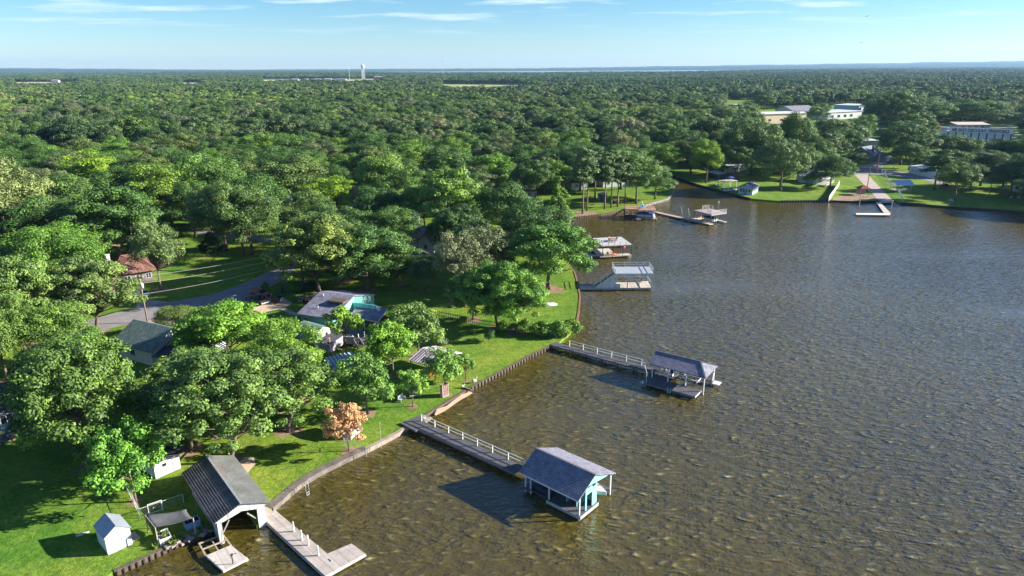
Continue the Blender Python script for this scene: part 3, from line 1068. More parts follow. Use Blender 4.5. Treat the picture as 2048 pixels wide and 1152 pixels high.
def hip_boathouse():
    o, rz, L = frame((1297, 727), (1411, 756), 3.0)
    W, zr, ze, dz = 5.4, 4.25, 3.0, .62
    t = thing('boathouse', 'open boathouse with grey hip roof and white posts on a wide deck', 'boathouse', o, rz)
    r_ = roof_hip(0, L, 0, W, ze, zr, 0, 1.9, .13).build('roof', SHING, t)
    MB().beam((L - 1.9, W / 2, zr + .03), (.02, W / 2, zr + .03), .26, .05).beam((L - 1.9, W / 2, zr + .03), (L - .05, .05, ze + .04), .26, .05).beam((L - 1.9, W / 2, zr + .03), (L - .05, W - .05, ze + .04), .26, .05).build('ridge_cap', mk('ridge_blue', (.07, .08, .11), .9), r_)
    MB().loft([[(.12, .3, ze - .05), (.12, W - .3, ze - .05), (.12, W / 2, zr - .2)], [(.2, .3, ze - .05), (.2, W - .3, ze - .05), (.2, W / 2, zr - .2)]]).build('gable_wall', WHITE, r_)
    q = [loc2(o, rz, P(x, y, dz)) for x, y in ((1289.7, 763), (1390, 793), (1410, 775))]
    yf, xr = q[1].y, q[2].x
    MB().box(q[0].x, q[1].x, yf, .35, dz - .15, dz).box(q[0].x, 3.6, .351, W - .4, dz - .15, dz).box(3.6, L - .2, W - 1.1, W - .2, dz - .15, dz).build('deck', DECKG, t)
    MB().box(q[0].x, q[1].x, yf - .05, yf - .002, dz - .3, dz - .02).build('deck_skirt', mk('pier_edge', (.16, .15, .15), .85), t)  # dark colour stands in for the shadow along the deck front
    MB().box(q[1].x + .002, q[1].x + .05, yf, .35, dz - .3, dz - .01).build('deck_end_trim', mk('pale_trim', (.42, .40, .38), .8), t)
    for x in (.6, 3.3, 6.2, L - .25):
        post(t, x, .25, -1.2 if x > 3.5 else dz, ze - .02, .15, WHITE)
    for x in (.6, 4.5, L - .4):
        post(t, x, W - .3, -1.2, ze - .02, .15, WHITE)
    MB().beam((.3, .25, ze - .12), (L - .1, .25, ze - .12), .09, .2).beam((.3, W - .3, ze - .12), (L - .1, W - .3, ze - .12), .09, .2).build('beam', WHITE, t)
    piles(t, [(q[0].x + .4, yf + .4), (3, yf + .4), (6, yf + .4), (q[1].x - .4, yf + .4), (1, 2.), (3.2, 4.), (6, W - .6)], dz - .16)
    lf = MB()
    for x in (5.0, 7.6):
        lf.beam((x, 1.1, 1.25), (x, W - 1.5, 1.25), .1, .14)
    lf.beam((4.6, 1.4, 1.4), (8., 1.4, 1.4), .1, .12).beam((4.6, 3.5, 1.4), (8., 3.5, 1.4), .1, .12)
    lf.build('boat_lift', WHITE, t)
    la = MB()
    for s in (-.2, .2):
        la.beam((L - .35, W - .9 + s, .2), (L - .25, W - .9 + s, 2.1), .08, .08)
    for k in range(5):
        la.beam((L - .34 + .02 * k, W - 1.1, .5 + .36 * k), (L - .34 + .02 * k, W - .7, .5 + .36 * k), .06, .06)
    la.build('ladder', WHITE, t)
    MB().box(L - .2, L + .9, W - 1.5, W - .2, .4, .5).build('side_step', WHITE, t)
    l2 = loc2(o, rz, P(1341, 779, .4))
    MB().beam((l2.x - .25, yf - .1, -.3), (l2.x - .25, yf - .02, .95), .06).beam((l2.x + .25, yf - .1, -.3), (l2.x + .25, yf - .02, .95), .06).beam((l2.x - .25, yf - .08, .15), (l2.x + .25, yf - .08, .15), .05).beam((l2.x - .25, yf - .08, .45), (l2.x + .25, yf - .08, .45), .05).build('swim_ladder', WHITE, t)
    m = Matrix.Translation(o) @ Matrix.Rotation(rz, 4, 'Z')

    def at(x, y, z=dz):
        c = m @ Vector((x, y, z))
        return (c.x, c.y, z)
    # things kept on the deck
    b = thing('barrel', 'blue plastic barrel on a white stand under the hip roof', 'barrel', at(3.0, 2.6), rz)
    MB().tube([(0, 0, .5), (0, 0, .62), (0, 0, 1.2), (0, 0, 1.3)], [.24, .28, .28, .22], 12).build('drum', BLUE, b, True)
    MB().cbox((0, 0, .25), (.4, .4, .5)).build('stand', WHITE, b)
    chair('deck_chair', 'white armchair nearest the pier under the hip roof', at(1.4, 2.2), rz + 2.2, WHITE, 'white chairs under the hip roof')
    chair('deck_chair', 'white armchair beside the dark grill under the hip roof', at(1.9, 3.6), rz + .6, WHITE, 'white chairs under the hip roof')
    gr = thing('grill', 'dark barbecue grill at the pier end of the hip roofed deck', 'grill', at(1.0, 3.4), rz)
    MB().tube([(-.4, 0, .95), (.4, 0, .95)], .3, 10).build('lid', BLACK, gr, True)
    for sx in (-.35, .35):
        MB().box(sx - .03, sx + .03, -.2, .2, 0, .7).build('leg', BLACK, gr)
    k = thing('cooler', 'small white cooler box standing on the hip roofed deck', 'cooler', at(2.2, 2.0), rz)
    MB().cbox((0, 0, .2), (.6, .4, .4)).build('body', WHITE, k)
    MB().cbox((0, 0, .44), (.62, .42, .07), 0, .02).build('lid', mk('cooler_lid', (.55, .6, .62), .5), k)
    s = loc2(o, rz, P(1294, 763, dz))
    lp = thing('dock_lamp', 'bent white pole lamp at the outer left corner of the hip roofed deck', 'lamp', at(s.x + .1, yf + .15), rz)
    MB().tube([(0, 0, 0), (0, 0, 1.7)], .05, 8).build('pole', WHITE, lp)
    MB().tube([(0, 0, 1.7), (-.45, .1, 2.7)], .045, 8).build('arm', WHITE, lp)
    MB().cbox((-.5, .1, 2.72), (.25, .16, .08)).build('lamp_head', WHITE, lp)
    bx_ = thing('dock_box', 'pale blue box hung low beside the bent pole lamp', 'box', at(s.x - .5, yf + .35, .3), rz)
    MB().cbox((0, 0, .1), (.7, .45, .2)).build('body', mk('ice_blue', (.45, .62, .72), .6), bx_)
    MB().cbox((0, 0, .215), (.74, .49, .03)).build('lid', WHITE, bx_)


hip_boathouse()
pr2 = pier('long grey pier with white railing running out to the hip roofed boathouse', (1106, 687), (1308, 741), 1.55, .82, 1, DECKG, WHITE, 2.75, ext=.2, rail_from=3.0)


# ------------------------------------------------------------------ weathered boathouse on the near bank
def old_boathouse():
    L = 12.1
    W = 5.9
    t = thing('boathouse', 'weathered white boathouse with dark corrugated roof open to the water', 'boathouse', (BO.x, BO.y, 0), BR)
    ze, zr = 2.9, 4.1
    KEEP.append((BW(3, 6).x, BW(3, 6).y, 8))
    vs, fs, n = [], [], 48
    for i in range(n + 1):
        u = i / n
        vs += [(-.1 + (W / 2 + .1) * u, -.15, ze + (zr - ze) * u + .022 * (0, 1, 0, -1)[i % 4]), (-.1 + (W / 2 + .1) * u, L, ze + (zr - ze) * u + .022 * (0, 1, 0, -1)[i % 4])]
    for i in range(n):
        fs.append((2 * i, 2 * i + 2, 2 * i + 3, 2 * i + 1))
    shell(MB(), vs, fs, .05).build('corrugated_roof', mk('tarred_metal', (.13, .112, .108), .7, .4, .5, 0, .2, streak=((.20, .175, .165), (.25, 1.1, .5), .8)), t)
    r2 = shell(MB(), [(W / 2, -.15, zr), (W + .1, -.15, ze), (W + .1, L, ze), (W / 2, L, zr)], [(0, 1, 2, 3)], .08).build('felt_roof', mk('felt_green', (.125, .128, .116), .9, .25, .5, 0, streak=((.085, .07, .062), (.3, .14, .5), .95)), t)
    MB().slab([(W / 2 + .05, 6.2, zr + .02), (W / 2 + .9, 6.2, zr - .38 + .0), (W / 2 + .9, 9.4, zr - .38), (W / 2 + .05, 9.4, zr + .02)], .02).build('patch', mk('rust_patch', (.16, .115, .10), .9, .3), r2)
    MB().box(W / 2 - .12, W / 2 + .12, -.16, L + .01, zr - .01, zr + .05).build('ridge_cap', mk('ridge_metal', (.26, .28, .28), .6), t)
    # long side walls, rear wall
    MB().box(.45, .55, .3, 10.5, -.6, ze).build('side_wall', WHITEB, t)
    MB().box(W - .6, W - .5, .3, 10.5, -.6, ze).build('side_wall', WHITEB, t)
    MB().loft([[(.45, 10.5, 0), (W - .5, 10.5, 0), (W - .5, 10.5, ze), (W / 2, 10.5, zr - .15), (.45, 10.5, ze)], [(.45, 10.6, 0), (W - .5, 10.6, 0), (W - .5, 10.6, ze), (W / 2, 10.6, zr - .15), (.45, 10.6, ze)]]).build('rear_wall', WHITEB, t)
    # front gable: board band over the opening and two panels
    MB().loft([[(.1, .1, ze - .12), (1.0, .1, 2.55), (W / 2, .1, 3.0), (W - 1.4, .1, 2.55), (W - .1, .1, ze - .12), (W / 2, .1, zr - .12)], [(.1, .2, ze - .12), (1.0, .2, 2.55), (W / 2, .2, 3.0), (W - 1.4, .2, 2.55), (W - .1, .2, ze - .12), (W / 2, .2, zr - .12)]]).build('gable_boards', WHITEB, t)
    MB().box(W - 1.4, W - .55, .1, .22, .0, 2.7).build('front_panel', WHITEB, t)
    MB().box(.35, .8, .1, .24, -.4, 2.6).build('front_post', WHITEB, t)
    MB().beam((W - 1.45, .3, 1.2), (W - 2.4, .3, 2.4), .12).build('brace', mk('grey_boards', (.28, .26, .24), .9), t)
    MB().beam((.85, .3, 1.2), (1.6, .3, 2.4), .12).build('brace', mk('grey_boards', (.28, .26, .24), .9), t)
    MB().box(.5, .9, .5, 8.4, -.6, .35).box(4.3, W - .6, .5, 8.4, -.6, .35).build('slip_edge', TIM, t)
    for y in (2.2, 4.0, 5.8):
        window(t, 'l', W, L, y, 1.3, .9, .9, WHITE).location = (.45, 0, 0)
    return t


old_boathouse()

# floating L dock beside it
z = .52
pts = [(520, 1032), (650, 1152), (731, 1107), (703, 1087), (655, 1107), (550, 1020)]
o, rz, L = frame((520, 1032), (650, 1152), z)
t = thing('dock', 'bleached L shaped wooden dock with four white mooring posts', 'dock', (o.x, o.y, 0), rz)
q = [loc2((o.x, o.y, 0), rz, P(x, y, z)) for x, y in pts]
MB().slab(q, .12).build('deck', DECKW, t)
MB().slab([(p.x * 1. + (.06 if i in (1, 2) else -.02), p.y + (-.06 if i in (0, 1) else .04), z - .125) for i, p in enumerate(q)], .2).build('frame', mk('dock_rim', (.46, .42, .38), .9, .2), t)
for x, y in ((588, 1063), (604, 1080), (617, 1090), (637, 1111)):
    p = loc2((o.x, o.y, 0), rz, P(x, y, z))
    MB().tube([(p.x, p.y, -1.), (p.x, p.y, 1.75)], .085, 8).build('mooring_post', WHITE, t)
piles(t, [(2, .3), (5, .3), (8, .3), (11, .4)], z - .33, r=.1)
MB().cbox((L - 1.6, q[2].y * .35, z + .03), (.5, .14, .06)).build('cleat', METAL, t)

# small boat ramp with its winch
o, rz, L = frame((411.7, 1111), (461.7, 1090), .5)
t = thing('dock', 'small pale landing platform with open timber frame towards the bank', 'dock', (o.x, o.y, 0), rz)
q = [loc2((o.x, o.y, 0), rz, P(x, y, .5)) for x, y in ((411.7, 1111), (446.7, 1142), (495.7, 1117), (461.7, 1090))]
MB().slab(q, .08).build('deck', DECKP, t)
MB().slab([(p.x, p.y, .415) for p in q], .14).build('frame', WHITE, t)
e = [loc2((o.x, o.y, 0), rz, P(x, y, .42)) for x, y in ((398, 1087), (446, 1070))]
mb = MB()
mb.beam(q[0] - Vector((0, 0, .1)), e[0], .16, .16).beam(q[3] - Vector((0, 0, .1)), e[1], .16, .16).beam(e[0], e[1], .14, .14)
mb.beam((q[0] + e[0]) / 2, (q[3] + e[1]) / 2, .12, .12).beam((q[0] + q[3]) / 2 - Vector((0, 0, .12)), (e[0] + e[1]) / 2, .12, .12)
mb.build('timber_frame', mk('tan_beam', (.36, .29, .2), .9, .2), t)
w_ = loc2((o.x, o.y, 0), rz, P(466, 1128, .5))
wt = MB().tube([(w_.x, w_.y, .5), (w_.x, w_.y, 1.75)], .05, 7).tube([(w_.x, w_.y, 1.7), (w_.x + .55, w_.y + .25, 1.35)], .035, 6).build('winch_post', BLACK, t)
MB().tube([(w_.x - .12, w_.y, 1.6), (w_.x + .12, w_.y, 1.6)], .1, 8).build('winch_drum', BLACK, wt)
c = loc2((o.x, o.y, 0), rz, P(494, 1119, .3))
MB().tube([(c.x, c.y - .1, .25), (c.x, c.y + .3, .25)], .14, 10).build('roller', METAL, t)

# ------------------------------------------------------------------ lawn by the old boathouse
o, rz, L = frame((216.7, 1111), (263, 1089.7))
t = thing('garden_shed', 'small white metal garden shed with gable roof on the bright lawn', 'shed', (o.x, o.y, GZ), rz)
SW = mk('shed_white', (.60, .60, .58), .5, .08, 1.)
W_, D_, h_, r_ = 2.35, 3.0, 2.15, 2.95
walls(W_, D_, h_, r_, 'y', .15).build('wall', SW, t)
roof_gable(-.14, W_ + .14, -.1, D_ + .1, h_ - .06, r_ + .06, 'y', .05).build('roof', mk('shed_roof', (.33, .36, .40), .35, .1, 1., 0, .3), t)
MB().box(.02, W_ - .02, .02, D_ - .02, -.1, .148).build('base', mk('cinder_blocks', (.4, .38, .36), .9, .25, 2), t)
MB().box(W_ / 2 - .25, W_ / 2 + .25, -.03, -.004, h_ + .1, h_ + .38).build('gable_vent', mk('shed_door', (.40, .41, .42), .5), t)
for x_ in (-.02, W_ - .07):
    MB().box(x_, x_ + .09, -.025, -.003, .15, h_ - .1).build('corner_trim', mk('shed_trim', (.48, .49, .50), .5), t)
d_ = MB().box(W_ + .004, W_ + .03, .5, 1.9, .2, 1.9).build('door', mk('shed_door', (.52, .53, .54), .5), t)
MB().box(W_ + .03, W_ + .07, 1.15, 1.2, 1.0, 1.15).build('handle', METAL, d_)
MB().box(W_ + .02, W_ + .9, .4, 2., -.05, .1).build('step', CONC, t)
for i, (x, y, a, lb) in enumerate([(159, 1071, .5, 'white board on the lawn further from the shed'), (172, 1066, .5, 'white board on the lawn closer to the shed')]):
    p = P(x, y)
    tag(MB().cbox((p.x, p.y, GZ + .05), (.62, .22, .08), a, .01).build('board', WHITE), lb, 'board', 'white boards lying in the shadow of the shed')


def canopy():
    o, rz, L = frame((314, 1092), (392, 1062))
    t = thing('sun_canopy', 'sagging dark grey fabric canopy on wooden poles beside the old boathouse', 'canopy', (o.x, o.y, GZ), rz)
    cs = [loc2((o.x, o.y, 0), rz, P(x, y, GZ + 2.2)) for x, y in ((310, 1055), (386, 1036), (371, 1019), (290, 1030))]
    vs, fs, n = [], [], 9
    for i in range(n):
        for j in range(n):
            u, v = i / (n - 1), j / (n - 1)
            p = (cs[0] * (1 - u) + cs[1] * u) * (1 - v) + (cs[3] * (1 - u) + cs[2] * u) * v
            sag = -.34 * math.sin(math.pi * v) * (.5 + .5 * math.sin(math.pi * u)) - .1 * math.sin(math.pi * u)
            vs.append((p.x, p.y, 2.2 + sag + .03 * math.sin(9 * u + 5 * v)))
    for i in range(n - 1):
        for j in range(n - 1):
            fs.append((i * n + j, (i + 1) * n + j, (i + 1) * n + j + 1, i * n + j + 1))
    shell(MB(), vs, fs, .015).build('fabric', mk('shade_cloth', (.10, .10, .105), .9, .2, 1.5), t, True)
    PO = mk('pole_wood', (.36, .30, .24), .9, .2, 3)
    for c in cs:
        MB().tube([(c.x, c.y, -.2), (c.x, c.y, 2.2)], .06, 7).build('pole', PO, t)
    MB().beam((cs[0].x, cs[0].y, 2.2), (cs[3].x, cs[3].y, 2.2), .06).build('crossbar', PO, t)


canopy()


def box_planter(name, label, cat, px, s, rz, m, inner, plants=0):
    p = P(*px)
    t = thing(name, label, cat, (p.x, p.y, GZ), rz)
    x, y, h = s[0] / 2, s[1] / 2, s[2]
    b = .07
    MB().box(-x, x, -y, -y + b, 0, h).box(-x, x, y - b, y, 0, h).box(-x, -x + b, -y + b, y - b, 0, h).box(x - b, x, -y + b, y - b, 0, h).box(-x + b, x - b, -y + b, y - b, 0, .08).build('sides', m, t)
    MB().box(-x + b + .002, x - b - .002, -y + b + .002, y - b - .002, .081, h - .12).build('filling' if not plants else 'soil', inner, t)
    if plants:
        MB().box(-x + b, x - b, -.05, .05, h - .2, h + .01).build('divider', m, t)
        rng_ = random.Random(4)
        for i in range(plants):
            cx_, cy_ = rng_.uniform(-x + .2, x - .2), rng_.uniform(-y + .2, y - .2)
            mb = MB()
            for k in range(16):
                a = rng_.uniform(0, 6.28)
                l = rng_.uniform(.15, .4)
                mb.beam((cx_, cy_, h - .12), (cx_ + math.cos(a) * l * .6, cy_ + math.sin(a) * l * .6, h - .1 + l), .07, .02)
            mb.build('plant', mk('seedling_green', (.09, .15, .03), .7), t)
    return t


box_planter('planter', 'white raised planter with small plants under the canopy edge', 'planter', (329, 1080), (1.15, 1.7, .75), BR, WHITE, SOIL, 9)
box_planter('tub', 'blue open tub standing against the old boathouse wall', 'tub', (385, 1052), (1.5, 1.1, .8), BR, mk('faded_blue', (.22, .33, .50), .7, .15), mk('dark_filling', (.015, .015, .02), .2), 0)  # open tub with a near-black filling


def wire_fence(label, px, h, n_posts, post_m, gate=None, name='chain_link_fence'):
    c = P(*px[0])
    t = thing(name, label, 'fence', (c.x, c.y, GZ))
    pts = [P(*q) - c for q in px]
    net, top = MB(), MB()
    for a, b in zip(pts[:-1], pts[1:]):
        a, b = Vector((a.x, a.y, 0)), Vector((b.x, b.y, 0))
        l = (b - a).length
        n = max(1, int(l / 2.2))
        for i in range(n + 1):
            p = a.lerp(b, i / n)
            MB().tube([(p.x, p.y, -.2), (p.x, p.y, h)], .035, 6).build('post', post_m, t)
        top.tube([a + Vector((0, 0, h - .03)), b + Vector((0, 0, h - .03))], .025, 5)
        k = int(l / .22)
        d = (b - a) / max(1, k)
        for i in range(k):
            p, q = a + d * i, a + d * (i + 1)
            net.tube([p + Vector((0, 0, .05)), q + Vector((0, 0, h * .5)), p + Vector((0, 0, h - .05))], .006, 3)
            net.tube([q + Vector((0, 0, .05)), p + Vector((0, 0, h * .5)), q + Vector((0, 0, h - .05))], .006, 3)
    net.build('mesh', METAL, t)
    top.build('rail', post_m, t)
    return t


wire_fence('chain link fence with white posts from the young tree to the boathouse', [(253, 977), (281, 1036), (368, 1006)], 1.2, 4, WHITE)
p = P(298, 1030)
o, rz, L = frame((298, 1030), (327, 1020))
t = thing('gate', 'white framed gate in the chain link fence near the canopy', 'gate', (o.x, o.y, GZ), rz)
MB().box(0, .06, -.03, .03, 0, 1.35).box(L - .06, L, -.03, .03, 0, 1.35).box(.06, L - .06, -.03, .03, 1.27, 1.35).box(.06, L - .06, -.03, .03, .1, .16).build('frame', WHITE, t)
MB().box(.5, .62, -.06, -.031, .7, .8).build('latch', METAL, t)
wire_fence('low wire fence with white end post between the copper tree and the seawall', [(690, 893), (733, 911)], 1.25, 2, METAL)
o_ = P(763, 896)
t = thing('flag_pole', 'thin pale pole standing on the lawn edge near the aqua boathouse pier', 'pole', (o_.x, o_.y, GZ))
MB().tube([(0, 0, -.1), (0, 0, 3.6)], .03, 6).build('pole', METAL, t)
MB().cbox((0, 0, 3.66), (.16, .1, .1)).build('cap', WHITE, t)
# ladder into the water
o, rz, L = frame((607, 981), (618, 972), GZ + .06)
t = thing('swim_ladder', 'bright metal swim ladder hooked over the concrete seawall', 'ladder', (o.x, o.y, GZ + .06), rz)
for x in (0, .5):
    MB().tube([(x, .5, 0), (x, .45, .75), (x, .1, .85), (x, -.35, .7), (x, -.4, -1.2)], .03, 7).build('handrail', METAL, t, True)
mb = MB()
for k in range(3):
    mb.box(0, .5, -.44, -.36, -.3 - .3 * k, -.26 - .3 * k)
mb.build('step', METAL, t)

house('white shed with dark roof half hidden behind the old boathouse', (312, 958), (362, 936), 3.2, 2.3, 'shed', .5, WHITE, SHINGD, [('f', 1.2, 1.1, .7, .6)], [('f', 2.6, .05, .85, 1.9, mk('shed_door', (.52, .53, .54), .5))], name='shed', cat='shed')
house('blue trimmed house with white window frames cut by the left edge', (-70, 888), (84, 838), 9, 3.1, 'gable', 2.0, mk('blue_grey_siding', (.20, .30, .38), .7, .1, 1, .01, pattern='siding'), SHINGD,
      [('f', 2.5, 1., 1.6, 1.4), ('f', 5.0, 1., 1.6, 1.4), ('f', 7.2, 1., 1.6, 1.4), ('f', 9.6, 1., 1.2, 1.3), ('f', 11.2, 1., 1.0, 1.3)], over=.7)
o, rz, L = frame((-50, 912), (62, 868))
t = thing('porch_deck', 'grey porch deck in front of the blue trimmed house', 'deck', (o.x, o.y, GZ), rz)
MB().box(0, L, 0, 2.6, .35, .47).build('deck', DECKG, t)
piles(t, [(.5, .2), (L / 2, .2), (L - .3, .2)], .34, -.3)
o, rz, L = frame((3, 890), (22, 882))
t = thing('steps', 'pale wooden steps below the blue trimmed house porch', 'steps', (o.x, o.y, GZ), rz)
for k in range(3):
    MB().box(0, L, .02 + k * .3, .28 + k * .3, .12 + .12 * k, .17 + .12 * k).build('tread', WHITE, t)
MB().box(-.06, -.002, 0, .95, 0, .2).box(L + .002, L + .06, 0, .95, 0, .2).build('stringer', WHITE, t)
p = P(28, 880)
t = thing('flower_pot', 'terracotta flower pot beside the pale porch steps', 'flower pot', (p.x, p.y, GZ))
MB().tube([(0, 0, 0), (0, 0, .4), (0, 0, .45)], [.18, .28, .3], 12).build('pot', mk('terracotta', (.45, .22, .14), .8), t)
MB().ell((0, 0, .55), (.24, .24, .2)).build('plant', mk('seedling_green', (.09, .15, .03), .7), t)

# rubble and weeds along the low bank
rg = random.Random(11)
o_ = P(395, 1076)
t = thing('stone_pile', 'broken concrete and stones along the bank between the planter and the boathouse', 'stones', (o_.x, o_.y, GZ))
for i in range(34):
    u = rg.uniform(0, 1)
    p = P(330 + 105 * u + rg.uniform(-4, 4), 1098 - 42 * u + rg.uniform(-9, 3)) - o_
    a = rg.uniform(0, 3.1)
    MB().cbox((p.x, p.y, .08), (rg.uniform(.25, .7), rg.uniform(.2, .45), rg.uniform(.12, .32)), a, .04).build('stone', mk('rubble', (.30, .24, .21), .9, .4), t)
for i in range(16):
    u = rg.uniform(0, 1)
    px = (300 + 135 * u + rg.uniform(-5, 5), 1108 - 50 * u + rg.uniform(-10, 0))
    p = P(*px)
    mb = MB()
    for k in range(26):
        a, l = rg.uniform(0, 6.28), rg.uniform(.2, .6)
        mb.beam((rg.uniform(-.25, .25), rg.uniform(-.25, .25), 0), (math.cos(a) * l * .6, math.sin(a) * l * .6, l), .07, .015)
    tag(mb.build('weed_tuft', mk('weed_green', (.13, .17, .03), .8)), 'tuft of yellow green weeds growing among the stones of the low bank', 'weed', 'weeds on the low bank').location = (p.x, p.y, GZ)
# ------------------------------------------------------------------ teal house with deck
def teal_house():
    h0 = GZ + 3.0
    o, rz, L = frame((595, 627), (665, 637), h0)
    # local y axis runs up the slope, away from the lake
    Mx = Matrix.Translation(o) @ Matrix.Rotation(rz, 4, 'Z')
    t = thing('house', 'teal house with weathered grey shingle roof and railed back deck', 'house', (o.x, o.y, GZ), rz)
    c = Mx @ Vector((L / 2 + 2, 5, 0))
    KEEP.append((c.x, c.y, 13))
    D, ze, zr = 7.6, 3.0, 5.15
    shell(MB(), [(-.1, -.1, ze), (L, -.1, ze), (L, D, zr), (-.1, D, zr), (L, 2 * D, ze), (-.1, 2 * D, ze)], [(0, 1, 2, 3), (3, 2, 4, 5)], .16).build('roof', SHINGG, t)
    zl = lambda y: ze + (zr - ze) * (y / D)
    pr = [(.35, -.3), (2 * D - .35, -.3), (2 * D - .35, ze - .1), (D, zr - .19), (.35, ze - .1)]
    MB().loft([[(.35, y, z) for y, z in pr], [(L - .3, y, z) for y, z in pr]]).build('wall', TEAL, t)
    window(t, 'f', L, D, 1.6, 1.1, 1.0, 1.3).location = (0, .35, 0)
    # lit end wall towards the lake, taller than the porch roof
    MB().loft([[(L - .295, .5, .2), (L - .295, D, .2), (L - .295, D, zr - .22), (L - .295, .5, ze - .1)], [(L - .2, .5, .2), (L - .2, D, .2), (L - .2, D, zr - .22), (L - .2, .5, ze - .1)]]).build('end_wall', AQUA, t)
    MB().box(L * .55, L - .25, D * .52, D * .80, zr - .62, zr - .30).build('roof_hatch', mk('brown_metal', (.12, .085, .07), .6), t)
    for (x, y) in ((1.6, 6.2), (3.0, 2.4)):
        MB().tube([(x, y, zl(y) - .05), (x, y, zl(y) + .45)], .09, 8).build('vent_pipe', WHITE, t)
    # extension to the right behind the porch
    a = loc2(o, rz, P(755, 614, GZ + 2.8))
    MB().box(L - .19, L + 5.2, D - .6, D - .5, -.2, 3.9).build('rear_wall', AQUA, t)
    # porch roof
    q = [loc2(o, rz, P(x, y, GZ + 2.7)) for x, y in ((700, 631), (755, 644), (776, 622), (718, 610))]
    for k, p in enumerate(q):
        p.z = 2.65 if k < 2 else 3.25
    q[0].x = max(q[0].x, L - .18)
    q[3].x = max(q[3].x, L - .18)
    shell(MB(), q, [(0, 1, 2, 3)], .14).build('porch_roof', SHINGG, t)
    for p in (q[0].lerp(q[1], .04), q[0].lerp(q[1], .5), q[1].lerp(q[2], .05).lerp(q[0], .03)):
        post(t, p.x, p.y + .15, -.2, 2.5, .14, WHITE, 'porch_post')
    MB().beam(q[1] + Vector((.03, 0, .0)), q[2] + Vector((.03, 0, 0)), .06, .2).beam(q[0] + Vector((0, -.05, 0)), q[1] + Vector((0, -.05, 0)), .05, .18).build('fascia', CREAM, t)
    MB().box(q[0].x + .3, q[1].x - .3, q[0].y + 2.6, q[0].y + 2.7, .0, 2.6).build('porch_wall', mk('brown_brick', (.16, .09, .07), .9, .2, 1, .01, pattern='brick'), t)
    vb = loc2(o, rz, P(757, 618, GZ + 3.4))
    MB().cbox((vb.x, vb.y, 3.35), (.5, .5, .5)).build('roof_unit', WHITE, t)
    # deck with painted panel railing
    dz = 1.0
    d = [loc2(o, rz, P(x, y, GZ + dz)) for x, y in ((630, 690), (661, 701), (687, 683), (716, 683), (745, 672), (725, 655), (668, 655))]
    MB().slab([(p.x, p.y, dz) for p in d], .16).build('deck', mk('shaded_decking', (.075, .07, .08), .85, .2, 1., .008, pattern='plank'), t)  # tree shade over the deck is put into its dark colour
    piles(t, [(p.x, p.y) for p in d[:5]], dz - .165, -.3, .1)
    PAN = mk('painted_panels', (.30, .24, .27), .8, .35, 1.4, .01, pattern='board', streak=((.20, .30, .30), (1.2, 1.2, .5), .8))

    def panel(a, b, h=1.0, low=-.55):
        a, b = Vector((a.x, a.y, dz)), Vector((b.x, b.y, dz))
        MB().beam(a + Vector((0, 0, (h + low) / 2)), b + Vector((0, 0, (h + low) / 2)), .06, h - low - .1).build('railing_panel', PAN, t)
        MB().beam(a + Vector((0, 0, h)), b + Vector((0, 0, h)), .14, .08).build('handrail', WHITE, t)
        MB().cbox((a.x, a.y, dz + .3), (.13, .13, 1.7)).build('railing_post', WHITE, t)
    panel(d[0], d[1])
    panel(d[1], d[2])
    panel(d[2], d[2].lerp(d[3], .75), .9)
    # two flights of steps
    for k, (ax, ay, bx, by) in enumerate([(706, 682, 716, 698), (717, 679, 727, 693), (729, 674, 737, 682)]):
        a, b = loc2(o, rz, P(ax, ay, GZ + dz)), loc2(o, rz, P(bx, by, GZ + .1))
        MB().beam((a.x, a.y, dz + .25), (b.x, b.y, .35), .08, .75).build('stair_side', PAN, t)
        MB().cbox((a.x, a.y, dz + .35), (.13, .13, 1.4)).build('newel_post', WHITE, t)
        if k < 2:
            e = loc2(o, rz, P(ax + 11, ay - 3, GZ + dz))
            mb = MB()
            n = 5
            for i in range(n):
                u = (i + .5) / n
                p = Vector((a.x + (b.x - a.x) * u, a.y + (b.y - a.y) * u, dz * (1 - u) + .02))
                w = Vector((e.x - a.x, e.y - a.y, 0)) * .95
                mb.beam(p + w * .05, p + w, .26, .05)
            mb.build('stair_tread', mk('shaded_decking', (.13, .12, .13)), t)
    # salmon frame of a swing on the deck edge
    s0, s1 = loc2(o, rz, P(635, 689, GZ + 2)), loc2(o, rz, P(659, 679, GZ + 2))
    sw = thing('arbour_frame', 'salmon pink wooden frame standing on the deck corner of the teal house', 'frame', tuple(Mx @ Vector((s0.x, s0.y, 0)))[:2] + (GZ + dz,), rz)
    dv = s1 - s0
    SAL = mk('salmon_paint', (.62, .25, .19), .7, .1, 2)
    MB().beam((0, 0, 1.35), (dv.x, dv.y, 1.35), .1, .16).build('beam', SAL, sw)
    for u in (0, 1):
        MB().box(dv.x * u - .06, dv.x * u + .06, dv.y * u - .06, dv.y * u + .06, 0, 1.27).build('post', SAL if u else WHITE, sw)
    return t


teal_house()


